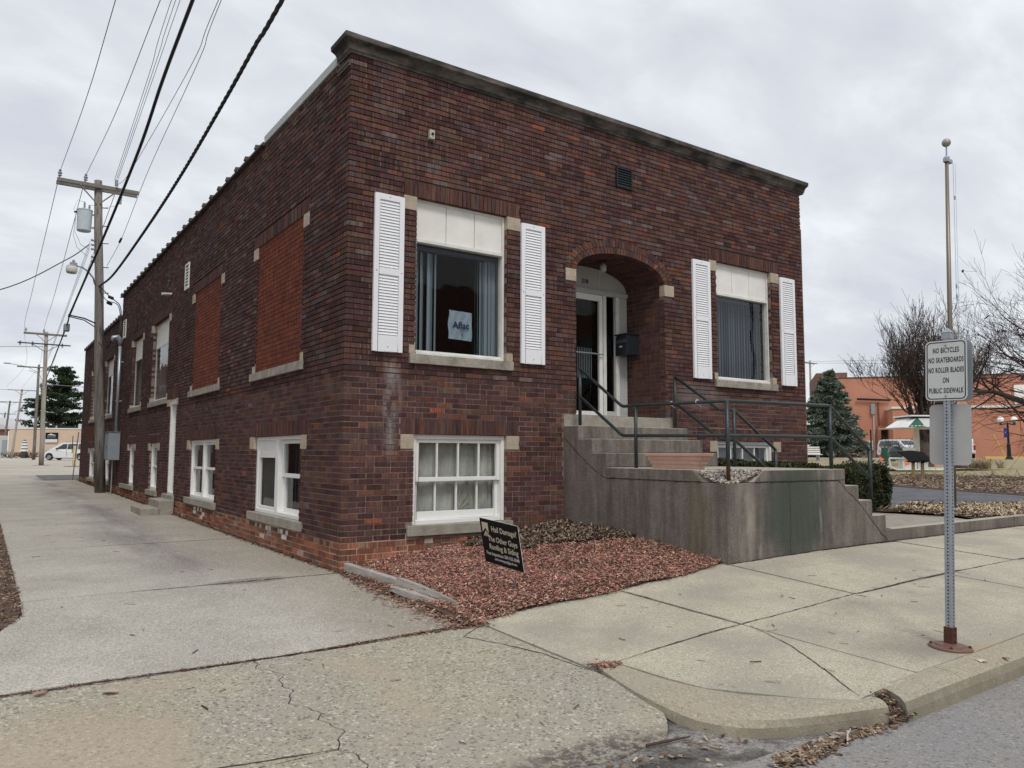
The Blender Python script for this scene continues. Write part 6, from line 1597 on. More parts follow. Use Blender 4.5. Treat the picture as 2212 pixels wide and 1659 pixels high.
MB().tube([(x3-1.2, y3, 10.15), (x3-2.6, y3, 10.35)], .035, 6).box(x3-3.1, x3-2.5, y3-.1, y3+.1, 10.3, 10.42).build('light_arm', M_BOX, p3)
q = MB(); q.tube([(x3+.05, y3-.1, 7.9), (x3+.5, y3-.3, 8.5), (x3+.0, y3-.5, 9.4), (x3-.9, y3-.6, 9.7)], .03, 6); q.build('conduit', M_BOX, p3)
x4, y4 = put(24.3, 93); z4 = zg(x4, y4); p4 = upole('thin grey utility pole in front of the left end of the tan building', (x4, y4, z4), (x4+.7, y4, 8.9), .15, .10, M_POLE2, [(3.0, 8.75, 0, .09, M_ARM)])
x5, y5 = put(5, 115); z5 = zg(x5, y5); p5 = upole('dark utility pole near the left picture edge with one crossarm', (x5, y5, z5), (x5+.55, y5, 8.9), .17, .11, M_POLE, [(3.0, 8.7, .2, .1, M_ARM)])
x6, y6 = put(-6, 150); z6 = zg(x6, y6); p6 = upole('farthest utility pole cut by the left picture edge', (x6, y6, z6), (x6+.9, y6, 8.9), .18, .12, M_POLE, [(3.2, 8.6, .2, .1, M_ARM)])
x7, y7 = put(1756, 110); z7 = zg(x7, y7); p7 = upole('utility pole behind the blue spruce right of the brick building', (x7, y7, z7), (x7, y7, z7+13.8), .17, .13, M_POLE2, [(2.9, z7+13.4, 0, .1, M_ARM)], group=None)

def wire(lab, pts, r, m_=M_WIRE2, group='overhead wires above the alley', name='overhead_wire', sub=8, seg=5, twist=0):
    P = [Vector(p) for p in pts]; Q = []
    # Catmull-Rom through the points
    E = [P[0]*2-P[1]]+P+[P[-1]*2-P[-2]]
    for i in range(1, len(E)-2):
        for k in range(sub):
            t = k/sub; a, b, c, d = E[i-1], E[i], E[i+1], E[i+2]
            Q.append(.5*((2*b)+(c-a)*t+(2*a-5*b+4*c-d)*t*t+(3*b-a-3*c+d)*t**3))
    Q.append(P[-1]); m = MB()
    if twist:
        L = [0]
        for a, b in zip(Q, Q[1:]): L.append(L[-1]+(b-a).length)
        n = int(L[-1]/.07); R_ = []
        for i in range(n+1):
            s = L[-1]*i/n; j = min(len(Q)-2, int(np.searchsorted(L, s, side='right')-1)); f = (s-L[j])/(L[j+1]-L[j]); R_.append(Q[j].lerp(Q[j+1], f))
        for ph in (0, 2.09, 4.19):
            S_ = []
            for i, p in enumerate(R_):
                t = (R_[min(i+1, n)]-R_[max(i-1, 0)]).normalized(); a = t.cross(Vector((1, 0, 0))).normalized(); b = t.cross(a); w = i*.07*2*math.pi/.55+ph
                S_.append(p+(a*math.cos(w)+b*math.sin(w))*twist)
            m.tube(S_, r, 5, cap=False)
    else: m.tube(Q, r, seg, cap=False)
    o = m.build(name, m_, origin=tuple(P[0])); props(o, lab, 'wire' if m_ is M_WIRE2 else 'cable', group); return o
def zext(P, ys_):
    """continue a y-z sag curve to further y values with the slope at its end"""
    return P
wire('leftmost thin overhead wire from the end insulator of the nearest crossarm', [(-1.88, 18.8, 10.15), (-1.95, 10.5, 9.27), (-1.95, 6.2, 9.32), (-1.95, -2, 9.55), (-1.95, -24, 10.6)], .0085)
wire('second thin overhead wire from the left on the nearest crossarm', [(-1.17, 18.8, 10.15), (-1.2, 11.8, 9.62), (-1.2, 6.36, 9.68), (-1.2, -2, 9.8), (-1.2, -24, 10.8)], .0085)
wire('left wire of the close bundle of three at the pole top', [(-.36, 18.7, 10.15), (-.38, 12.64, 11.2), (-.40, 10.17, 11.75), (-.4, -2, 13.6), (-.4, -24, 15)], .008)
wire('middle wire of the close bundle of three at the pole top', [(-.30, 18.7, 10.2), (-.2, 12.7, 11.7), (-.20, 10.71, 12.15), (-.2, -2, 14.2), (-.2, -24, 15.5)], .008)
wire('right wire of the close bundle of three at the pole top', [(-.26, 18.7, 10.2), (-.05, 13, 12.0), (0, 11.3, 12.5), (.05, -2, 14.8), (0, -24, 16)], .008)
wire('upper wire of the thin pair right of the black cable', [(-.3, 18.7, 9.95), (-.3, 15.8, 9.55), (-.3, 7.93, 9.40), (-.3, 5.8, 9.72), (-.3, -3, 10.6), (-.3, -24, 12)], .0075)
wire('lower wire of the thin pair right of the black cable', [(-.45, 18.75, 7.3), (-.33, 16.6, 7.75), (-.3, 12.5, 8.62), (-.3, 7.14, 9.2), (-.3, 5.61, 9.6), (-.3, -3, 10.9), (-.3, -24, 12.4)], .0075)
wire('thick straight black communication cable over the alley', [(-1.40, 19.1, 5.62), (-1.4, 14.3, 6.04), (-1.4, 10.7, 6.36), (-1.4, 6.44, 6.87), (-1.4, 4.39, 7.32), (-1.4, 2.28, 7.64), (-1.4, -4, 8.5), (-1.4, -24, 10.6)], .027, M_WIRE, 'black cables above the alley', 'black_cable', seg=7)
wire('twisted black service cable running to the nearest pole', [(-.64, 18.72, 6.62), (-.6, 15.78, 6.45), (-.6, 10.59, 6.52), (-.6, 6.72, 6.68), (-.6, 3.63, 6.94), (-.6, 1.97, 7.12), (-.6, .86, 7.20), (-.6, -6, 8.0), (-.6, -24, 10.2)], .020, M_WIRE, 'black cables above the alley', 'black_cable', twist=.013)
wire('left end wire going on from the nearest crossarm to the far poles', [(-1.88, 18.85, 10.1), (-1.75, 36, 9.3), (-1.3, 56.1, 10.1), (x3-1.2, y3, 10.3), (x4-1, y4, 9)], .011)
wire('second wire going on from the nearest crossarm to the far poles', [(-1.17, 18.85, 10.1), (-.8, 36, 9.2), (-.1, 56.1, 10.1), (x3, y3, 10.3), (x4+.6, y4, 9)], .011)
wire('right hand wire going on from the nearest crossarm to the pale pole', [(-.3, 18.75, 9.8), (.2, 36, 9.1), (1.15, 56.1, 10.1), (x3+1.2, y3, 10.3)], .011)
for k in range(3): wire('spool wire number %s below the transformer running up the alley' % ('one', 'two', 'three')[k] if False else ('topmost', 'middle', 'lowest')[k]+' of three spool wires running on from the nearest pole', [(-.95, 18.85, 8.05-.14*k), (-.75, 36, 6.7-.1*k), (.1, 56.2, 7.9-.25*k), (x3, y3, 8.1-.25*k)], .006)
wire('black cable continuing behind the small splice box', [(-1.40, 19.1, 5.62), (-1.42, 19.9, 5.3), (-.9, 36, 5.1), (.2, 56.2, 6.1), (x3, y3, 6.6), (x4, y4, 6)], .022, M_WIRE, 'black cables above the alley', 'black_cable')
wire('service cable sagging off to the left picture edge', [(-.96, 18.85, 7.95), (-1.6, 18.9, 7.35), (-3.3, 19.0, 6.2), (-6.5, 19.1, 5.1), (-14, 19.3, 4.7)], .016, M_WIRE, 'black cables above the alley', 'black_cable')
for (a, b, lb) in (((-30, 54, 9.2), (-.1, 56.1, 8.9), 'upper cross wire sagging in from the left to the pale pole'), ((-30, 60, 9.4), (x3, y3-.1, 7.6), 'lower cross wire sagging in from the left to the weathered pole'), ((-30, 70, 5.9), (x4, y4-.1, 7.3), 'faint cross wire from the left to the thin pole')):
    A, B = Vector(a), Vector(b); M = (A+B)/2; M.z -= 1.3; wire(lb, [A, M, B], .02, M_WIRE2, 'cross wires at the left')
wire('cross wire from the pale pole into the dark pine', [(.1, 56.3, 6.2), (8, 60, 6.3), (20, 66, 7)], .02, M_WIRE2, 'cross wires at the left')
wire('left of the two wires strung from the pole behind the spruce', [(x7-1.3, y7-.1, z7+13.5), (x7+20, y7-25, z7+13.6), (x7+60, y7-70, z7+15)], .022, M_WIRE2, 'wires right of the brick building')
wire('right of the two wires strung from the pole behind the spruce', [(x7+1.3, y7-.1, z7+13.5), (x7+22, y7-25, z7+12.6), (x7+62, y7-70, z7+13.6)], .022, M_WIRE2, 'wires right of the brick building')
# service drop: bracket, splices, loop to the weatherhead
q = MB(); q.tube([(-.70, 18.7, 5.42), (-1.0, 18.75, 5.55), (-1.42, 19.05, 5.66)], .022, 6); q.tube([(-.70, 18.72, 5.30), (-1.0, 18.8, 5.50), (-1.42, 19.08, 5.62)], .016, 6); q.build('cable_bracket', M_WIRE, p1)
props(MB().box(-1.52, -1.36, 19.0, 19.3, 5.15, 5.38).build('splice_box', M_BOX, origin=(-1.44, 19.1, 5.15), bevel=.02), 'small green grey splice box hanging on the black cable', 'splice box')
wire('service drop looping from the nearest pole down to the weatherhead', [(-.60, 18.7, 6.6), (-.35, 18.4, 6.25), (-.1, 18.1, 5.95), (.0-.06, 17.95, 5.4), (-.1, 17.75, 5.05), (-.30, 17.5, 4.95), (-.42, 17.55, 4.6), (-.5, 17.9, 4.55), (-.62, 18.4, 4.8)], .016, M_WIRE, None, 'service_cable')
wire('second service drop strand beside the first loop', [(-.62, 18.7, 6.5), (-.45, 18.45, 6.15), (-.15, 18.1, 5.95), (-.09, 17.9, 5.3), (-.2, 17.6, 4.6), (-.4, 17.6, 4.45), (-.58, 18.2, 4.7)], .013, M_WIRE, None, 'service_cable')
for (a, lb) in (((-.33, 18.38, 6.23), 'upper black splice sleeve on the service drop'), ((-.36, 18.42, 6.05), 'lower black splice sleeve on the service drop')):
    props(MB().tube([(a[0]-.05, a[1]+.05, a[2]+.03), (a[0]+.05, a[1]-.05, a[2]-.03)], .05, 8).build('splice_sleeve', M_BLACKM, origin=a), lb, 'splice')
props(MB().tube([(-.33, 16.7, 7.75), (-.35, 16.9, 7.68)], .035, 8).build('cable_clamp', M_BLACKM, origin=(-.33, 16.8, 7.7)), 'small dark clamp on the thin wire near the pole', 'clamp')
q = MB(); q.tube([(-1.38, 18.93, 8.95), (-1.42, 18.9, 8.2), (-1.3, 18.85, 7.8), (-1.0, 18.85, 7.55)], .008, 4); q.tube([(-1.38, 18.93, 8.95), (-1.38, 18.9, 8.3), (-1.2, 18.85, 7.9), (-.95, 18.85, 7.8)], .008, 4); q.tube([(-1.15, 18.9, 9.3), (-1.35, 18.9, 9.35), (-1.45, 18.9, 9.0)], .006, 4); q.tube([(-1.0, 18.9, 9.25), (-.6, 18.8, 9.2), (-.25, 18.65, 9.3)], .006, 4); q.build('jumper_wire', M_WIRE2, t)

# ================================================================== FAR LEFT
fh = Vector((fw.x, fw.y, 0)).normalized()
def facing(px, d):     # thing frame: x to image right, y away, z up
    x, y = put(px, d); return Vector((x, y, zg(x, y))), Matrix((rt, fh, Vector((0, 0, 1)))).transposed()
o, M = facing(90, 105)
tanb = thing('tan_building', 'low tan stucco building with a wall sign across the parking lot', 'building', o, rot=M)
zt = 3.9
MB().box(-4.6, 16, 0, 9, -.5, zt).build('wall', M_TAN, tanb); MB().box(-4.7, 16.1, -.08, 9.1, zt, zt+.14).build('parapet_cap', M_WHITE2, tanb); MB().box(4.2, 5.6, 1, 2.4, zt+.14, zt+.75).build('roof_unit', M_ROOFG, tanb)
MB().tube([(1.2, 1, zt), (1.2, 1, zt+.5)], .12, 8).build('roof_vent', M_BOX, tanb)
MB().box(-6.6, -4.62, .6, 8, -.5, zt-.9).build('side_wing', M_GREYPAINT, tanb); MB().box(-5.9, -5.0, .55, .6, -.2, 2.4).build('wing_door', M_BOX, tanb); MB().box(-4.72, -4.60, -.06, 0, -.5, zt-.3).build('corner_trim', M_WHITE, tanb)
sg = thing('wall_sign', 'dark landscape picture sign with white lower panel on the tan building', 'sign', o+M @ Vector((1.3, -.1, 2.1)), rot=M)
MB().box(-.85, .83, -.06, 0, -.05, 1.30).build('dark_panel', M_SIGNB, sg); MB().box(-.83, .81, -.08, -.061, -.03, .42).build('white_panel', M_WHITEP, sg)
q = MB(); q.face([(-.6, -.075, .95), (-.3, -.075, 1.1), (-.1, -.075, 1.2), (.15, -.075, 1.08), (.5, -.075, .98), (.6, -.075, .90), (0, -.075, .96)]); q.build('mountain_emblem', M_WHITEP, sg); MB().box(-.6, .6, -.075, -.07, .78, .83).box(-.6, .6, -.075, -.07, .60, .64).build('text_line', M_BOX, sg)
# red brick neighbour
o2, M2 = facing(4, 118); nb = thing('red_brick_house', 'small dark red brick house behind the left poles', 'building', o2, rot=M2)
MB().box(-9, 1.6, 0, 8, -.5, 4.2).build('wall', M_RB, nb); MB().prism([(-9.3, 4.2), (1.9, 4.2), (-3.7, 6.2)], -.3, 8.3, ax='y').build('roof', M_ROOFG, nb); MB().box(-1.4, .3, -.05, 0, 1.0, 2.8).build('window', M_CARGL, nb)
# tiered ornament
o, M = facing(51.5, 97); tr = thing('tiered_ornament', 'white and black tiered tree ornament against the tan wall', 'ornament', o, rot=M)
for k, (w_, z) in enumerate(((.46, .85), (.40, 1.25), (.33, 1.62), (.22, 1.92))):
    MB().lathe((0, 0, z), [(w_, 0), (w_*.92, .26)], 10).build('tier', M_WHITE, tr); MB().lathe((0, 0, z+.26), [(w_*.8, 0), (w_*.75, .12)], 10).build('dark_tier', M_BLACKM, tr)
MB().lathe((0, 0, 0), [(.35, 0), (.42, .5), (.3, .85)], 10).build('pot', M_TILE, tr)
# wheels / vehicles
def wheel(par, x, y, r=.34, w=.22):
    q = MB(); n = 24; prof_ = [(r*.62, -w/2), (r*.93, -w/2), (r, -w*.3), (r, w*.3), (r*.93, w/2), (r*.62, w/2)]
    for (a, b) in prof_:
        for k in range(n): t_ = 2*math.pi*k/n; q.v.append((x+a*math.cos(t_), y+b, r+a*math.sin(t_)))
    for i in range(5):
        for k in range(n): q.f.append((i*n+k, i*n+(k+1) % n, (i+1)*n+(k+1) % n, (i+1)*n+k)); q.c.append((1, 1, 1))
    wpart = bpy.data.objects.new('wheel', None); COL.objects.link(wpart); wpart.parent = par; WL[wpart.name] = Vector((0, 0, 0))
    q.build('tyre', M_TYRE, wpart)
    q = MB(); s_ = -1 if y < 0 else 1
    q.tube([(x, y+s_*w*.05, r), (x, y+s_*w*.40, r)], r*.16, 10)
    for k in range(6):
        a = k*math.pi/3+.3; q.obox((x+r*.38*math.cos(a), y+s_*w*.36, r+r*.38*math.sin(a)), Vector((math.cos(a), 0, math.sin(a)))*r*.5, Vector((0, .03, 0)), Vector((-math.sin(a), 0, math.cos(a)))*r*.2)
    ring = [(x+r*.60*math.cos(k*.2618), y+s_*w*.38, r+r*.60*math.sin(k*.2618)) for k in range(25)]; q.tube(ring, r*.06, 5); q.build('rim', M_RIM, wpart)
    MB().tube([(x, y+s_*w*.02, r), (x, y+s_*w*.1, r)], r*.60, 16).build('brake_disc', M_BLACKM, wpart)
def arch_profile(P, wheels, rw, zb):
    """side outline (x,z) closed along the sill with wheel arches"""
    o = list(P)
    for cx in sorted(wheels, reverse=True):
        for k in range(0, 9): a = k*math.pi/8; o.append((cx+rw*math.cos(a), zb+.12+rw*math.sin(a)*.98))
    return o
def minivan(px, d, lab, flip=False, hide=False):
    o, M = facing(px, d); v = thing('minivan', lab, 'car', o+Vector((0, 0, .02)), rot=M)   # nose at x=0 pointing -x
    # lower body by half-width sections
    def body(prof_, w0, w1, ztop):
        q = MB(); n = len(prof_)
        for s_, k in ((-1, 0), (1, 1)):
            for (x, z) in prof_:
                t_ = max(0, (z-.95)/(ztop-.95)); w_ = w0+(w1-w0)*t_
                nose = max(0, 1-x/.6)*.28 if x < .6 else 0; tail = max(0, (x-4.8)/.3)*.12
                q.v.append((x, s_*(w_-nose-tail), z))
        q.f.append(tuple(range(n))); q.c.append((1, 1, 1)); q.f.append(tuple(n+i for i in reversed(range(n)))); q.c.append((1, 1, 1))
        for i in range(n): q.f.append((i, n+i, n+(i+1) % n, (i+1) % n)); q.c.append((1, 1, 1))
        return q
    top = [(5.08, .35), (5.12, .75), (5.08, 1.05), (4.95, 1.55), (4.75, 1.72), (4.2, 1.77), (3.0, 1.78), (2.3, 1.74), (1.95, 1.64), (1.35, 1.26), (1.0, 1.08), (.45, .92), (.12, .78), (.0, .60), (.03, .36), (.12, .26)]
    prof_ = top+[(.45, .24)]+[(.95+.40*math.cos(math.pi-k*math.pi/8), .34+.40*math.sin(math.pi-k*math.pi/8)*.98) for k in range(9)]+[(1.5, .24), (3.5, .24)]+[(3.98+.40*math.cos(math.pi-k*math.pi/8), .34+.40*math.sin(math.pi-k*math.pi/8)*.98) for k in range(9)]+[(4.6, .28)]
    body(prof_, .93, .70, 1.78).build('body', M_CARW, v)
    def glassp(name, pts, y=-.935):
        q = MB(); 
        for s_ in (-1, 1): q.face([(x, s_*(.93-(.23)*max(0, (z-.95)/.83)+.008), z) for x, z in pts])
        q.build(name, M_CARGL, v)
    glassp('front_window', [(1.52, 1.10), (2.62, 1.12), (2.62, 1.62), (2.22, 1.60)]); glassp('sliding_door_window', [(2.70, 1.12), (3.65, 1.12), (3.65, 1.62), (2.70, 1.62)]); glassp('rear_side_window', [(3.73, 1.12), (4.72, 1.14), (4.60, 1.58), (3.73, 1.62)])
    q = MB(); q.face([(1.33, -.70, 1.26), (1.33, .70, 1.26), (1.93, .60, 1.635), (1.93, -.60, 1.635)]); q.v = [(x-.02, y, z+.02) for x, y, z in q.v]; q.build('windscreen', M_CARGL, v)
    for s_ in (-1, 1):
        q = MB(); q.box(.10, .42, s_*.78-.06, s_*.78+.06, .68, .80); q.build('headlight', M_GLASS2 if False else M_WHITE, v, bevel=.02)
        MB().box(1.62, 1.80, s_*.97-.07, s_*.97+.07, 1.08, 1.2).build('mirror', M_BLACKM, v, bevel=.02); MB().box(5.02, 5.13, s_*.78-.08, s_*.78+.08, .8, 1.2).build('tail_light', M_RED, v)
        wheel(v, .95, s_*.80); wheel(v, 3.98, s_*.80); MB().box(2.655, 2.67, s_*.937-.004, s_*.937+.004, .3, 1.1).box(3.69, 3.70, s_*.937-.004, s_*.937+.004, .3, 1.1).build('door_seam', M_BLACKM, v)
    MB().box(1.4, 3.55, -.90, .90, .18, .26).build('sill', M_BLACKM, v); MB().box(2.3, 4.3, -.55, -.5, 1.79, 1.82).build('roof_rail', M_BLACKM, v)
    return v
minivan(97, 77, 'white minivan parked beyond the far corner of the brick building')
# bollard with black bar
o, M = facing(160.5, 53); bo = thing('bollard', 'cream painted steel bollard at the far building corner', 'bollard', o, rot=M)
MB().tube([(0, 0, 0), (0, 0, 1.42)], .12, 12).build('post', M_CREAMP, bo); MB().tube([(-.1, -.15, .9), (-.1, -.15, 2.1)], .025, 6).build('black_rod', M_BLACKM, bo); MB().box(-.55, .4, -.3, .3, 0, .03).build('footing', M_RUST, bo)
x, y = -.25, 28.2
props(MB().tube([(x, y, .2), (x+.1, y+.4, 1.2), (x+.2, y+.7, 2.2)], .02, 6).build('leaning_rod', M_RAIL, origin=(x, y, .2)), 'thin dark guard rod leaning at the far end of the wall', 'rod')

# ================================================================== FAR RIGHT
A = Vector((*put(1770, 92), 0)); B = Vector((*put(2330, 84), 0)); zb_ = .9
ux = (B-A).normalized(); uy = Vector((-ux.y, ux.x, 0)); uy = uy if uy.dot(fh) > 0 else -uy
Mo = Matrix((ux, uy, Vector((0, 0, 1)))).transposed(); LW = (B-A).length
ob = thing('orange_building', 'large salmon orange stucco building beyond the lawn', 'building', (A.x, A.y, zb_), rot=Mo)
MB().box(1.6, LW+12, 0, 20, -1, 9.5).build('wall', M_ORANGE, ob)
q = MB(); q.box(1.55, LW+12, -.06, .3, 9.5, 9.63); q.build('roof_edge', M_TILE, ob); MB().box(.2, 3.8, 4, 18, 7, 10.6).build('upper_parapet', M_RB, ob)
q = MB(); q.v = [(1.6, 2.5, 9.6), (12, 2.5, 9.6), (12, 12, 10.2), (1.0, 12, 10.9)]; q.f = [(0, 1, 2, 3)]; q.c = [(1, 1, 1)]; q.build('pale_roof', M_WHITE2, ob)
for (x, z) in ((8.7, 8.7),): MB().box(x, x+1.0, 2, 2.8, 9.6, z+1.9).build('roof_vent', M_ROOFG, ob)
# annex in front to the right
ax0 = (Vector((*put(1952, 80), 0))-A); ax0 = ax0.dot(ux); pw = -4.5
MB().box(ax0, LW+14, pw, -.002, -1, 5.55).build('annex_wall', M_ORANGE, ob); MB().box(ax0-.1, LW+14, pw-.12, 0, 5.56, 5.8).build('annex_cornice', M_WHITE2, ob)
# entrance recess
ex = (Vector((*put(1914, 89), 0))-A).dot(ux)
MB().box(ex-.7, ex-.45, -1.2, -.0, -1, 3.3).box(ex+2.6, ex+2.85, -1.2, -.0, -1, 3.3).box(ex-.7, ex+2.85, -1.2, -.0, 3.3, 3.75).build('entrance_portal', M_ORANGE, ob)
MB().box(ex-.44, ex+2.59, -.06, -.01, -.5, 3.29).build('entrance_shadow_wall', M_TILE, ob); MB().box(ex+.9, ex+2.5, -.12, -.07, -.3, 2.9).build('entrance_door', M_CARGL, ob); MB().box(ex+1.0, ex+1.6, -.4, -.3, 3.05, 3.2).build('entrance_light', M_WHITE, ob)
mx_ = (Vector((*put(1884, 90), 0))-A).dot(ux)
MB().box(mx_-.5, mx_+.2, -.25, 0, 1.0, 2.1).build('electric_meter', M_WHITE2, ob); MB().tube([(mx_+.35, -.1, .2), (mx_+.35, -.1, 6.0)], .09, 6).build('conduit', M_GREYPAINT, ob); MB().tube([(mx_+.9, -.1, 0), (mx_+.9, -.1, 6.6)], .08, 6).build('downspout', M_RB, ob)
MB().box(mx_+.1, mx_+.5, -.3, 0, 5.2, 6.4).build('wall_box', M_BOX, ob); MB().tube([(mx_-1.4, -.3, 7.0), (mx_+2.2, -.3, 6.8)], .12, 6).build('hanging_conduit', M_BLACKM, ob)
gx = (Vector((*put(2196, 86), 0))-A).dot(ux)
MB().box(gx, gx+2.2, -.3, -.02, 6.2, 8.3).build('boarded_window', M_PANEL, ob)
for k in range(3): MB().box(mx_-.2+2.6*k+15, mx_+1.2+2.6*k+15, -.04, 0, 6.4, 8.6).build('blocked_window', mat('faded_infill', col=(.40, .17, .11), rough=.9) if k == 0 else bpy.data.materials['faded_infill'], ob)
# road strip with yellow kerb in front of it
o, M = facing(2160, 66); yk = thing('yellow_kerb', 'yellow painted kerb in front of the orange building', 'kerb', o, rot=M)
MB().box(-1.2, 20, 0, .45, -.1, .24).build('kerb', M_YEL, yk); props(MB().box(-4, 22, -1.9, -.4, -.1, .06).build('path', M_LOT, yk), None)
o, M = facing(1840, 60); pw_ = thing('path', 'pale concrete walk in front of the spruce', None, o, rot=M, kind='structure'); MB().box(-6, 8, -.8, .8, -.2, .10).build('walk_slab', M_LOT, pw_)
# pickup
o, M = facing(2083, 73); tk = thing('pickup_truck', 'white pickup truck seen from behind beside the orange wall', 'truck', o, rot=M @ rotz(R(-28)))
q = MB(); q.box(-.98, .98, 0, 5.4, .55, .95); q.box(-.98, -.90, 0, 2.0, .95, 1.32); q.box(.90, .98, 0, 2.0, .95, 1.32); q.build('body', M_CARW, tk, bevel=.03)
MB().box(-.90, .90, -.02, .06, .62, 1.34).build('tailgate', M_CARW, tk, bevel=.02)
q = MB(); q.prism([(2.0, .9), (2.0, 1.75), (2.3, 1.9), (3.5, 1.9), (4.1, 1.25), (5.4, 1.15), (5.45, .9)], -.92, .92, ax='x'); q.build('cab', M_CARW, tk, bevel=.03)
MB().box(-.75, .75, 1.98, 2.0, 1.32, 1.78).build('rear_window', M_CARGL, tk)
for s_ in (-1, 1): MB().box(s_*.90-.09, s_*.90+.09, -.05, .10, .80, 1.28).build('tail_light', M_RED, tk, bevel=.02)
MB().box(-.95, .95, -.22, -.04, .45, .62).build('bumper', M_RIM, tk, bevel=.03); MB().box(-.26, .26, -.235, -.225, .50, .68).build('licence_plate', M_SIGNB, tk)
tw_ = bpy.data.objects.new('axle', None); 
for (xx, yy) in ((-.82, 1.0), (.82, 1.0), (-.82, 4.4), (.82, 4.4)):
    q = MB(); q.tube([(xx-.12, yy, .38), (xx+.12, yy, .38)], .38, 18); wq = q.build('wheel', M_TYRE, tk)
    MB().tube([(xx-.125, yy, .38), (xx+.125, yy, .38)], .2, 12).build('rim', M_RIM, wq)
# second white vehicle glimpsed behind the tree
mv2 = minivan(1990, 70, 'white minivan glimpsed behind the multi-stemmed bare tree'); mv2.rotation_euler.z += R(100)
# twin globe lamp
o, M = facing(2181, 61); tl = thing('twin_globe_lamp', 'black twin globe street lamp in front of the orange annex', 'street lamp', o, rot=M)
q = MB(); q.lathe((0, 0, 0), [(.28, 0), (.26, .15), (.16, .25), (.13, 1.1), (.16, 1.15), (.09, 1.25), (.07, 2.8)], 14); q.tube([(0, 0, 2.75), (0, 0, 2.92)], .05, 8); q.build('column', M_BLACKM, tl); MB().tube([(-.58, 0, 2.75), (0, 0, 2.86), (.58, 0, 2.75)], .045, 6).build('arm', M_BLACKM, tl)
for s_ in (-1, 1):
    MB().lathe((s_*.55, 0, 2.72), [(.05, 0), (.11, .05), (.07, .14), (.13, .22)], 12).build('globe_holder', M_BLACKM, tl)
    MB().lathe((s_*.55, 0, 3.16), [(.245*math.sin(k*math.pi/10)+.0005, -.245*math.cos(k*math.pi/10)) for k in range(11)], 18).build('globe', M_GLOBE, tl, smooth=True)
bn = thing('banner', 'small blue banner hanging from the twin globe lamp post', 'banner', o+M @ Vector((-.22, -.1, 1.75)), rot=M); MB().box(-.17, .12, -.01, .01, 0, .75).build('cloth', M_BLUEB, bn); q = MB(); q.face([(-.1, -.013, .35), (.06, -.013, .38), (.02, -.013, .45), (-.12, -.013, .42)]); q.build('printed_mark', M_WHITEP, bn)
# guy wire with yellow guard
o, M = facing(2150, 72); gw = thing('guy_wire', 'slanting guy wire with a yellow guard in front of the orange annex', 'guy wire', o, rot=M)
MB().tube([(1.05, 0, .05), (-.05, 0, 2.3)], .05, 6).build('yellow_guard', M_YEL, gw); MB().tube([(-.05, 0, 2.3), (-1.6, 0, 5.4)], .015, 4).build('wire', M_WIRE2, gw)
# interpretive panel on two wooden posts
o, M = facing(1982, 29.2); ip = thing('interpretive_panel', 'tilted black interpretive panel on two wooden posts seen from behind', 'sign', o, rot=M @ rotz(R(-12)))
for x in (-.14, .18): MB().box(x-.05, x+.05, -.05, .05, -.05, .66).build('post', M_POSTW, ip, bevel=.008)
q = MB(); n = 8; F = []
for j in (0, 1):
    for i in range(n+1): u = i/n; F.append((-.28+.86*u-.30*j, (-.20 if j == 0 else .28), (.66 if j == 0 else 1.03)+.05*math.sin(math.pi*u)))
q.v = F+[(x, y, z-.03) for x, y, z in F]; k_ = n+1
for i in range(n): q.f += [(i, i+1, k_+i+1, k_+i), (2*k_+i, 2*k_+k_+i, 2*k_+k_+i+1, 2*k_+i+1), (i, 2*k_+i, 2*k_+i+1, i+1), (k_+i, k_+i+1, 3*k_+i+1, 3*k_+i)]; q.c += [(1, 1, 1)]*4
q.build('panel', M_SIGNB, ip); 
for x in (-.14, .18): MB().box(x-.06, x+.06, -.06, .10, .60, .80).build('bracket', M_BLACKM, ip)
# canopy kiosk
o, M = facing(1978, 40); ck = thing('canopy_kiosk', 'white canopy kiosk with green corner panels and a cabinet below', 'kiosk', o, rot=M)
def qd(P, name, m_): q = MB(); q.face(P); q.build(name, m_, ck)
zt_, ze = 2.78, 2.22; W0, W1 = .78, 1.55; X0 = .30
MB().box(X0-.92, X0+.92, -.92, .92, zt_, zt_+.07).build('roof_cap', M_WHITE, ck); MB().box(X0-.85, X0+.85, -.85, .85, zt_-.06, zt_).build('roof_band', M_BLACKM, ck)
for s_ in (-1, 1):
    qd([(X0-.52*s_*1, s_*W1, ze), (X0+.52*s_, s_*W1, ze), (X0+.5*s_, s_*W0, zt_-.06), (X0-.5*s_, s_*W0, zt_-.06)], 'roof_panel', M_ROOFG)
    qd([(X0+s_*W1, -.52, ze), (X0+s_*W1, .52, ze), (X0+s_*W0, .5, zt_-.06), (X0+s_*W0, -.5, zt_-.06)], 'roof_panel', M_WHITE)
    for t_ in (-1, 1):
        qd([(X0+s_*.54, t_*W1, ze), (X0+s_*1.25, t_*1.25, ze), (X0+s_*.52, t_*W0, zt_-.06)], 'corner_panel', M_GREEN); qd([(X0+s_*1.25, t_*1.25, ze), (X0+s_*W1, t_*.54, ze), (X0+s_*W0, t_*.52, zt_-.06), (X0+s_*.54, t_*W0, zt_-.06)], 'corner_panel', M_WHITE2)
        for k in range(4): MB().lathe((X0+s_*(.62+.14*k), t_*(W1-.10*k)-.02*t_, ze+.03), [(.06, 0), (.06, .05)], 8).build('scallop', M_WHITE, ck)
MB().box(X0-W1, X0+W1, -W1+.2, W1-.2, ze-.03, ze-.005).build('soffit', M_WHITE2, ck)
MB().tube([(X0-.18, 0, 0), (X0-.18, 0, ze-.03)], .13, 10).build('column', M_WHITE2, ck)
q = MB(); q.box(-.78, -.05, -.25, .25, .02, 1.18); q.build('cabinet', M_WHITE, ck, bevel=.03)
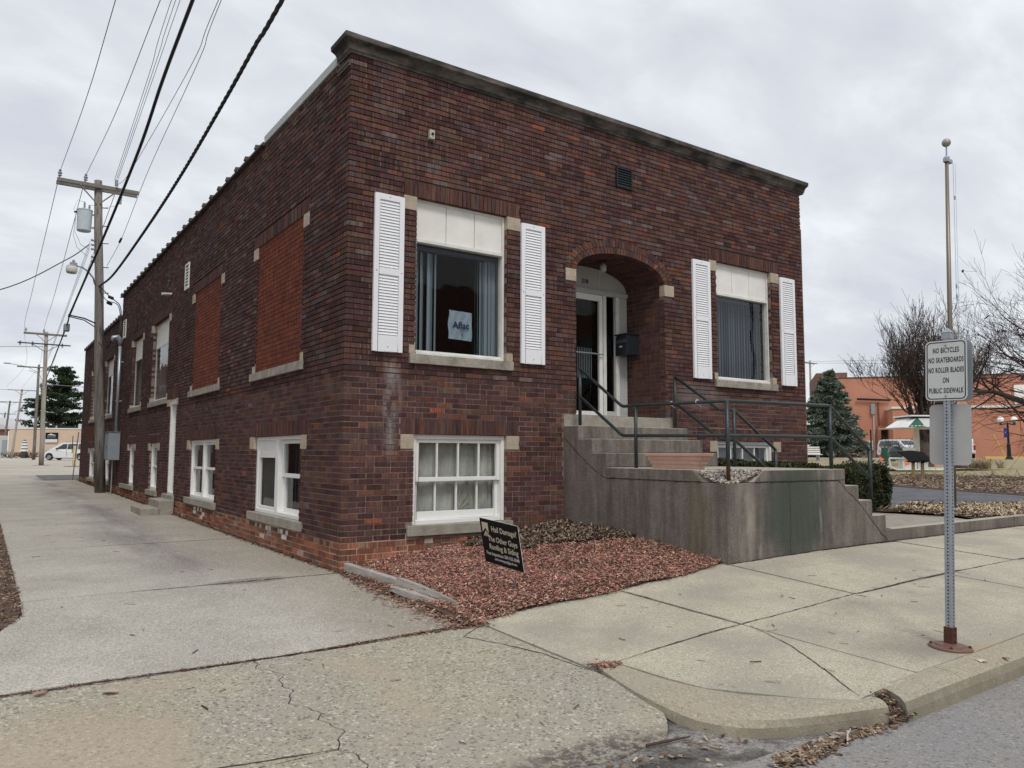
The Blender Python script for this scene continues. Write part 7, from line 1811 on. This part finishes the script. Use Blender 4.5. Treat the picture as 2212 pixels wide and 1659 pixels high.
for k in range(4): MB().box(-.60, -.20, -.256, -.251, .98-.12*k, 1.02-.12*k).build('slot', M_BLACKM, ck)
MB().box(-.7, .5, -.26, -.252, .44, .52).build('dark_band', M_BLACKM, ck); MB().box(.0, .55, -.22, .22, .02, .75).build('cabinet', M_WHITE2, ck, bevel=.02)
q = MB(); q.lathe((-1.0, 0, .62), [(.02, 0), (.30, .06), (.38, .3), (.34, .52), (.16, .66)], 16); q.build('glass_bin', M_CARGL, ck, smooth=True); MB().lathe((-1.0, 0, 1.26), [(.2, 0), (.05, .06)], 12).build('bin_lid', M_WHITE, ck)
MB().tube([(-1.5, -.3, .62), (-1.45, -.3, .2), (-1.15, -.3, .06), (1.2, -.3, .06), (1.45, -.3, .15), (1.5, -.3, .62), (-1.5, -.3, .64)], .045, 8).build('tube_frame', M_WHITE2, ck)
# litter bin, post, flags, bench
o, M = facing(1921, 54); lb_ = thing('litter_bin', 'dark green slatted litter bin near the building entrance', 'bin', o, rot=M); q = MB(); q.prism([(-.32, 0), (.32, 0), (.40, .95), (-.40, .95)], -.3, .3, ax='y'); q.build('body', M_GREEN, lb_)
for k in range(5): MB().box(-.30+.13*k, -.22+.13*k, -.32, -.302, .1, .85).build('slat', M_GREEN, lb_)
o, M = facing(1883.5, 50); props(thing('steel_post', 'thin black steel post in front of the electric meter', 'post', o, rot=M)); MB().tube([(0, 0, 0), (0, 0, 2.2)], .05, 6).build('post', M_BLACKM, bpy.data.objects[-1] if False else [x for x in bpy.data.objects if x.name.startswith('steel_post')][0])
for i, (px_, d, lb2) in enumerate(((1901, 46, 'orange marker flag left of the green litter bin'), (1955, 38, 'orange marker flag at the foot of the kiosk cabinet'), (2021, 38, 'orange marker flag right of the interpretive panel'))):
    o, M = facing(px_, d); f = thing('marker_flag', lb2, 'flag', o, 'orange marker flags in the lawn', rot=M); MB().tube([(0, 0, 0), (0, 0, .55)], .008, 4).build('stake', M_GALV, f); q = MB(); q.prism([(0, .28), (.0, .56), (.30, .40)], -.006, .006, ax='y'); q.build('pennant', M_FLAG, f)
o, M = facing(1748, 57); bc = thing('park_bench', 'grey white slatted bench in front of the spruce', 'bench', o, rot=M)
for k in range(4): MB().box(-.8, .85, -.02+.05*k, .02+.05*k, .45+.15*k, .56+.15*k).build('slat', M_WHITE2, bc)
MB().box(-.8, .85, -.45, -.03, .40, .45).build('seat', M_WHITE2, bc)
for x in (-.6, .6): MB().box(x-.04, x+.04, -.4, .1, 0, .40).build('leg', M_BOX, bc)
x, y = put(1905, 44); z = zg(x, y); q = MB()
for k in range(5): q.lathe((x+.25*k-.4, y+.1*math.sin(k*3), z-.05), [(.2, 0), (.22, .1), (.1, .25)], 7)
props(q.build('boulder', M_STONE, origin=(x, y, z)), 'row of pale boulders at the end of the path', None, kind='stuff')

# building across the street, seen only as a reflection in the panes
rb_ = thing('brick_shop', 'plain brick shop across the street behind the camera', 'building', (10, -30, 0))
MB().box(2, 30, -36, -24, -.3, 9.6).build('wall', M_RB, rb_); q = MB(); q.prism([(2, 9.6), (30, 9.6), (16, 12.2)], -36, -24.0, ax='y'); q.build('gable', M_ROOFG, rb_)
for k in range(6): MB().box(3.5+4.2*k, 5.5+4.2*k, -24.0, -23.95, 1.2, 4.0).box(3.8+4.2*k, 5.2+4.2*k, -24.0, -23.95, 5.4, 7.8).build('window', M_CARGL, rb_)

nbb = thing('added_neighbour', 'plain dark brick building added unseen left of the alley to darken the side panes', 'building', (-12, 30, 0))  # unseen, added to darken side pane reflections and the alley wall
MB().box(-24, -8.5, 7, 75, -.3, 8.5).build('wall', M_RB, nbb)
for k in range(9): MB().box(-8.5, -8.45, 10+6*k, 12+6*k, 1.4, 3.2).box(-8.5, -8.45, 10+6*k, 12+6*k, 5.0, 6.8).build('window', M_CARGL, nbb)
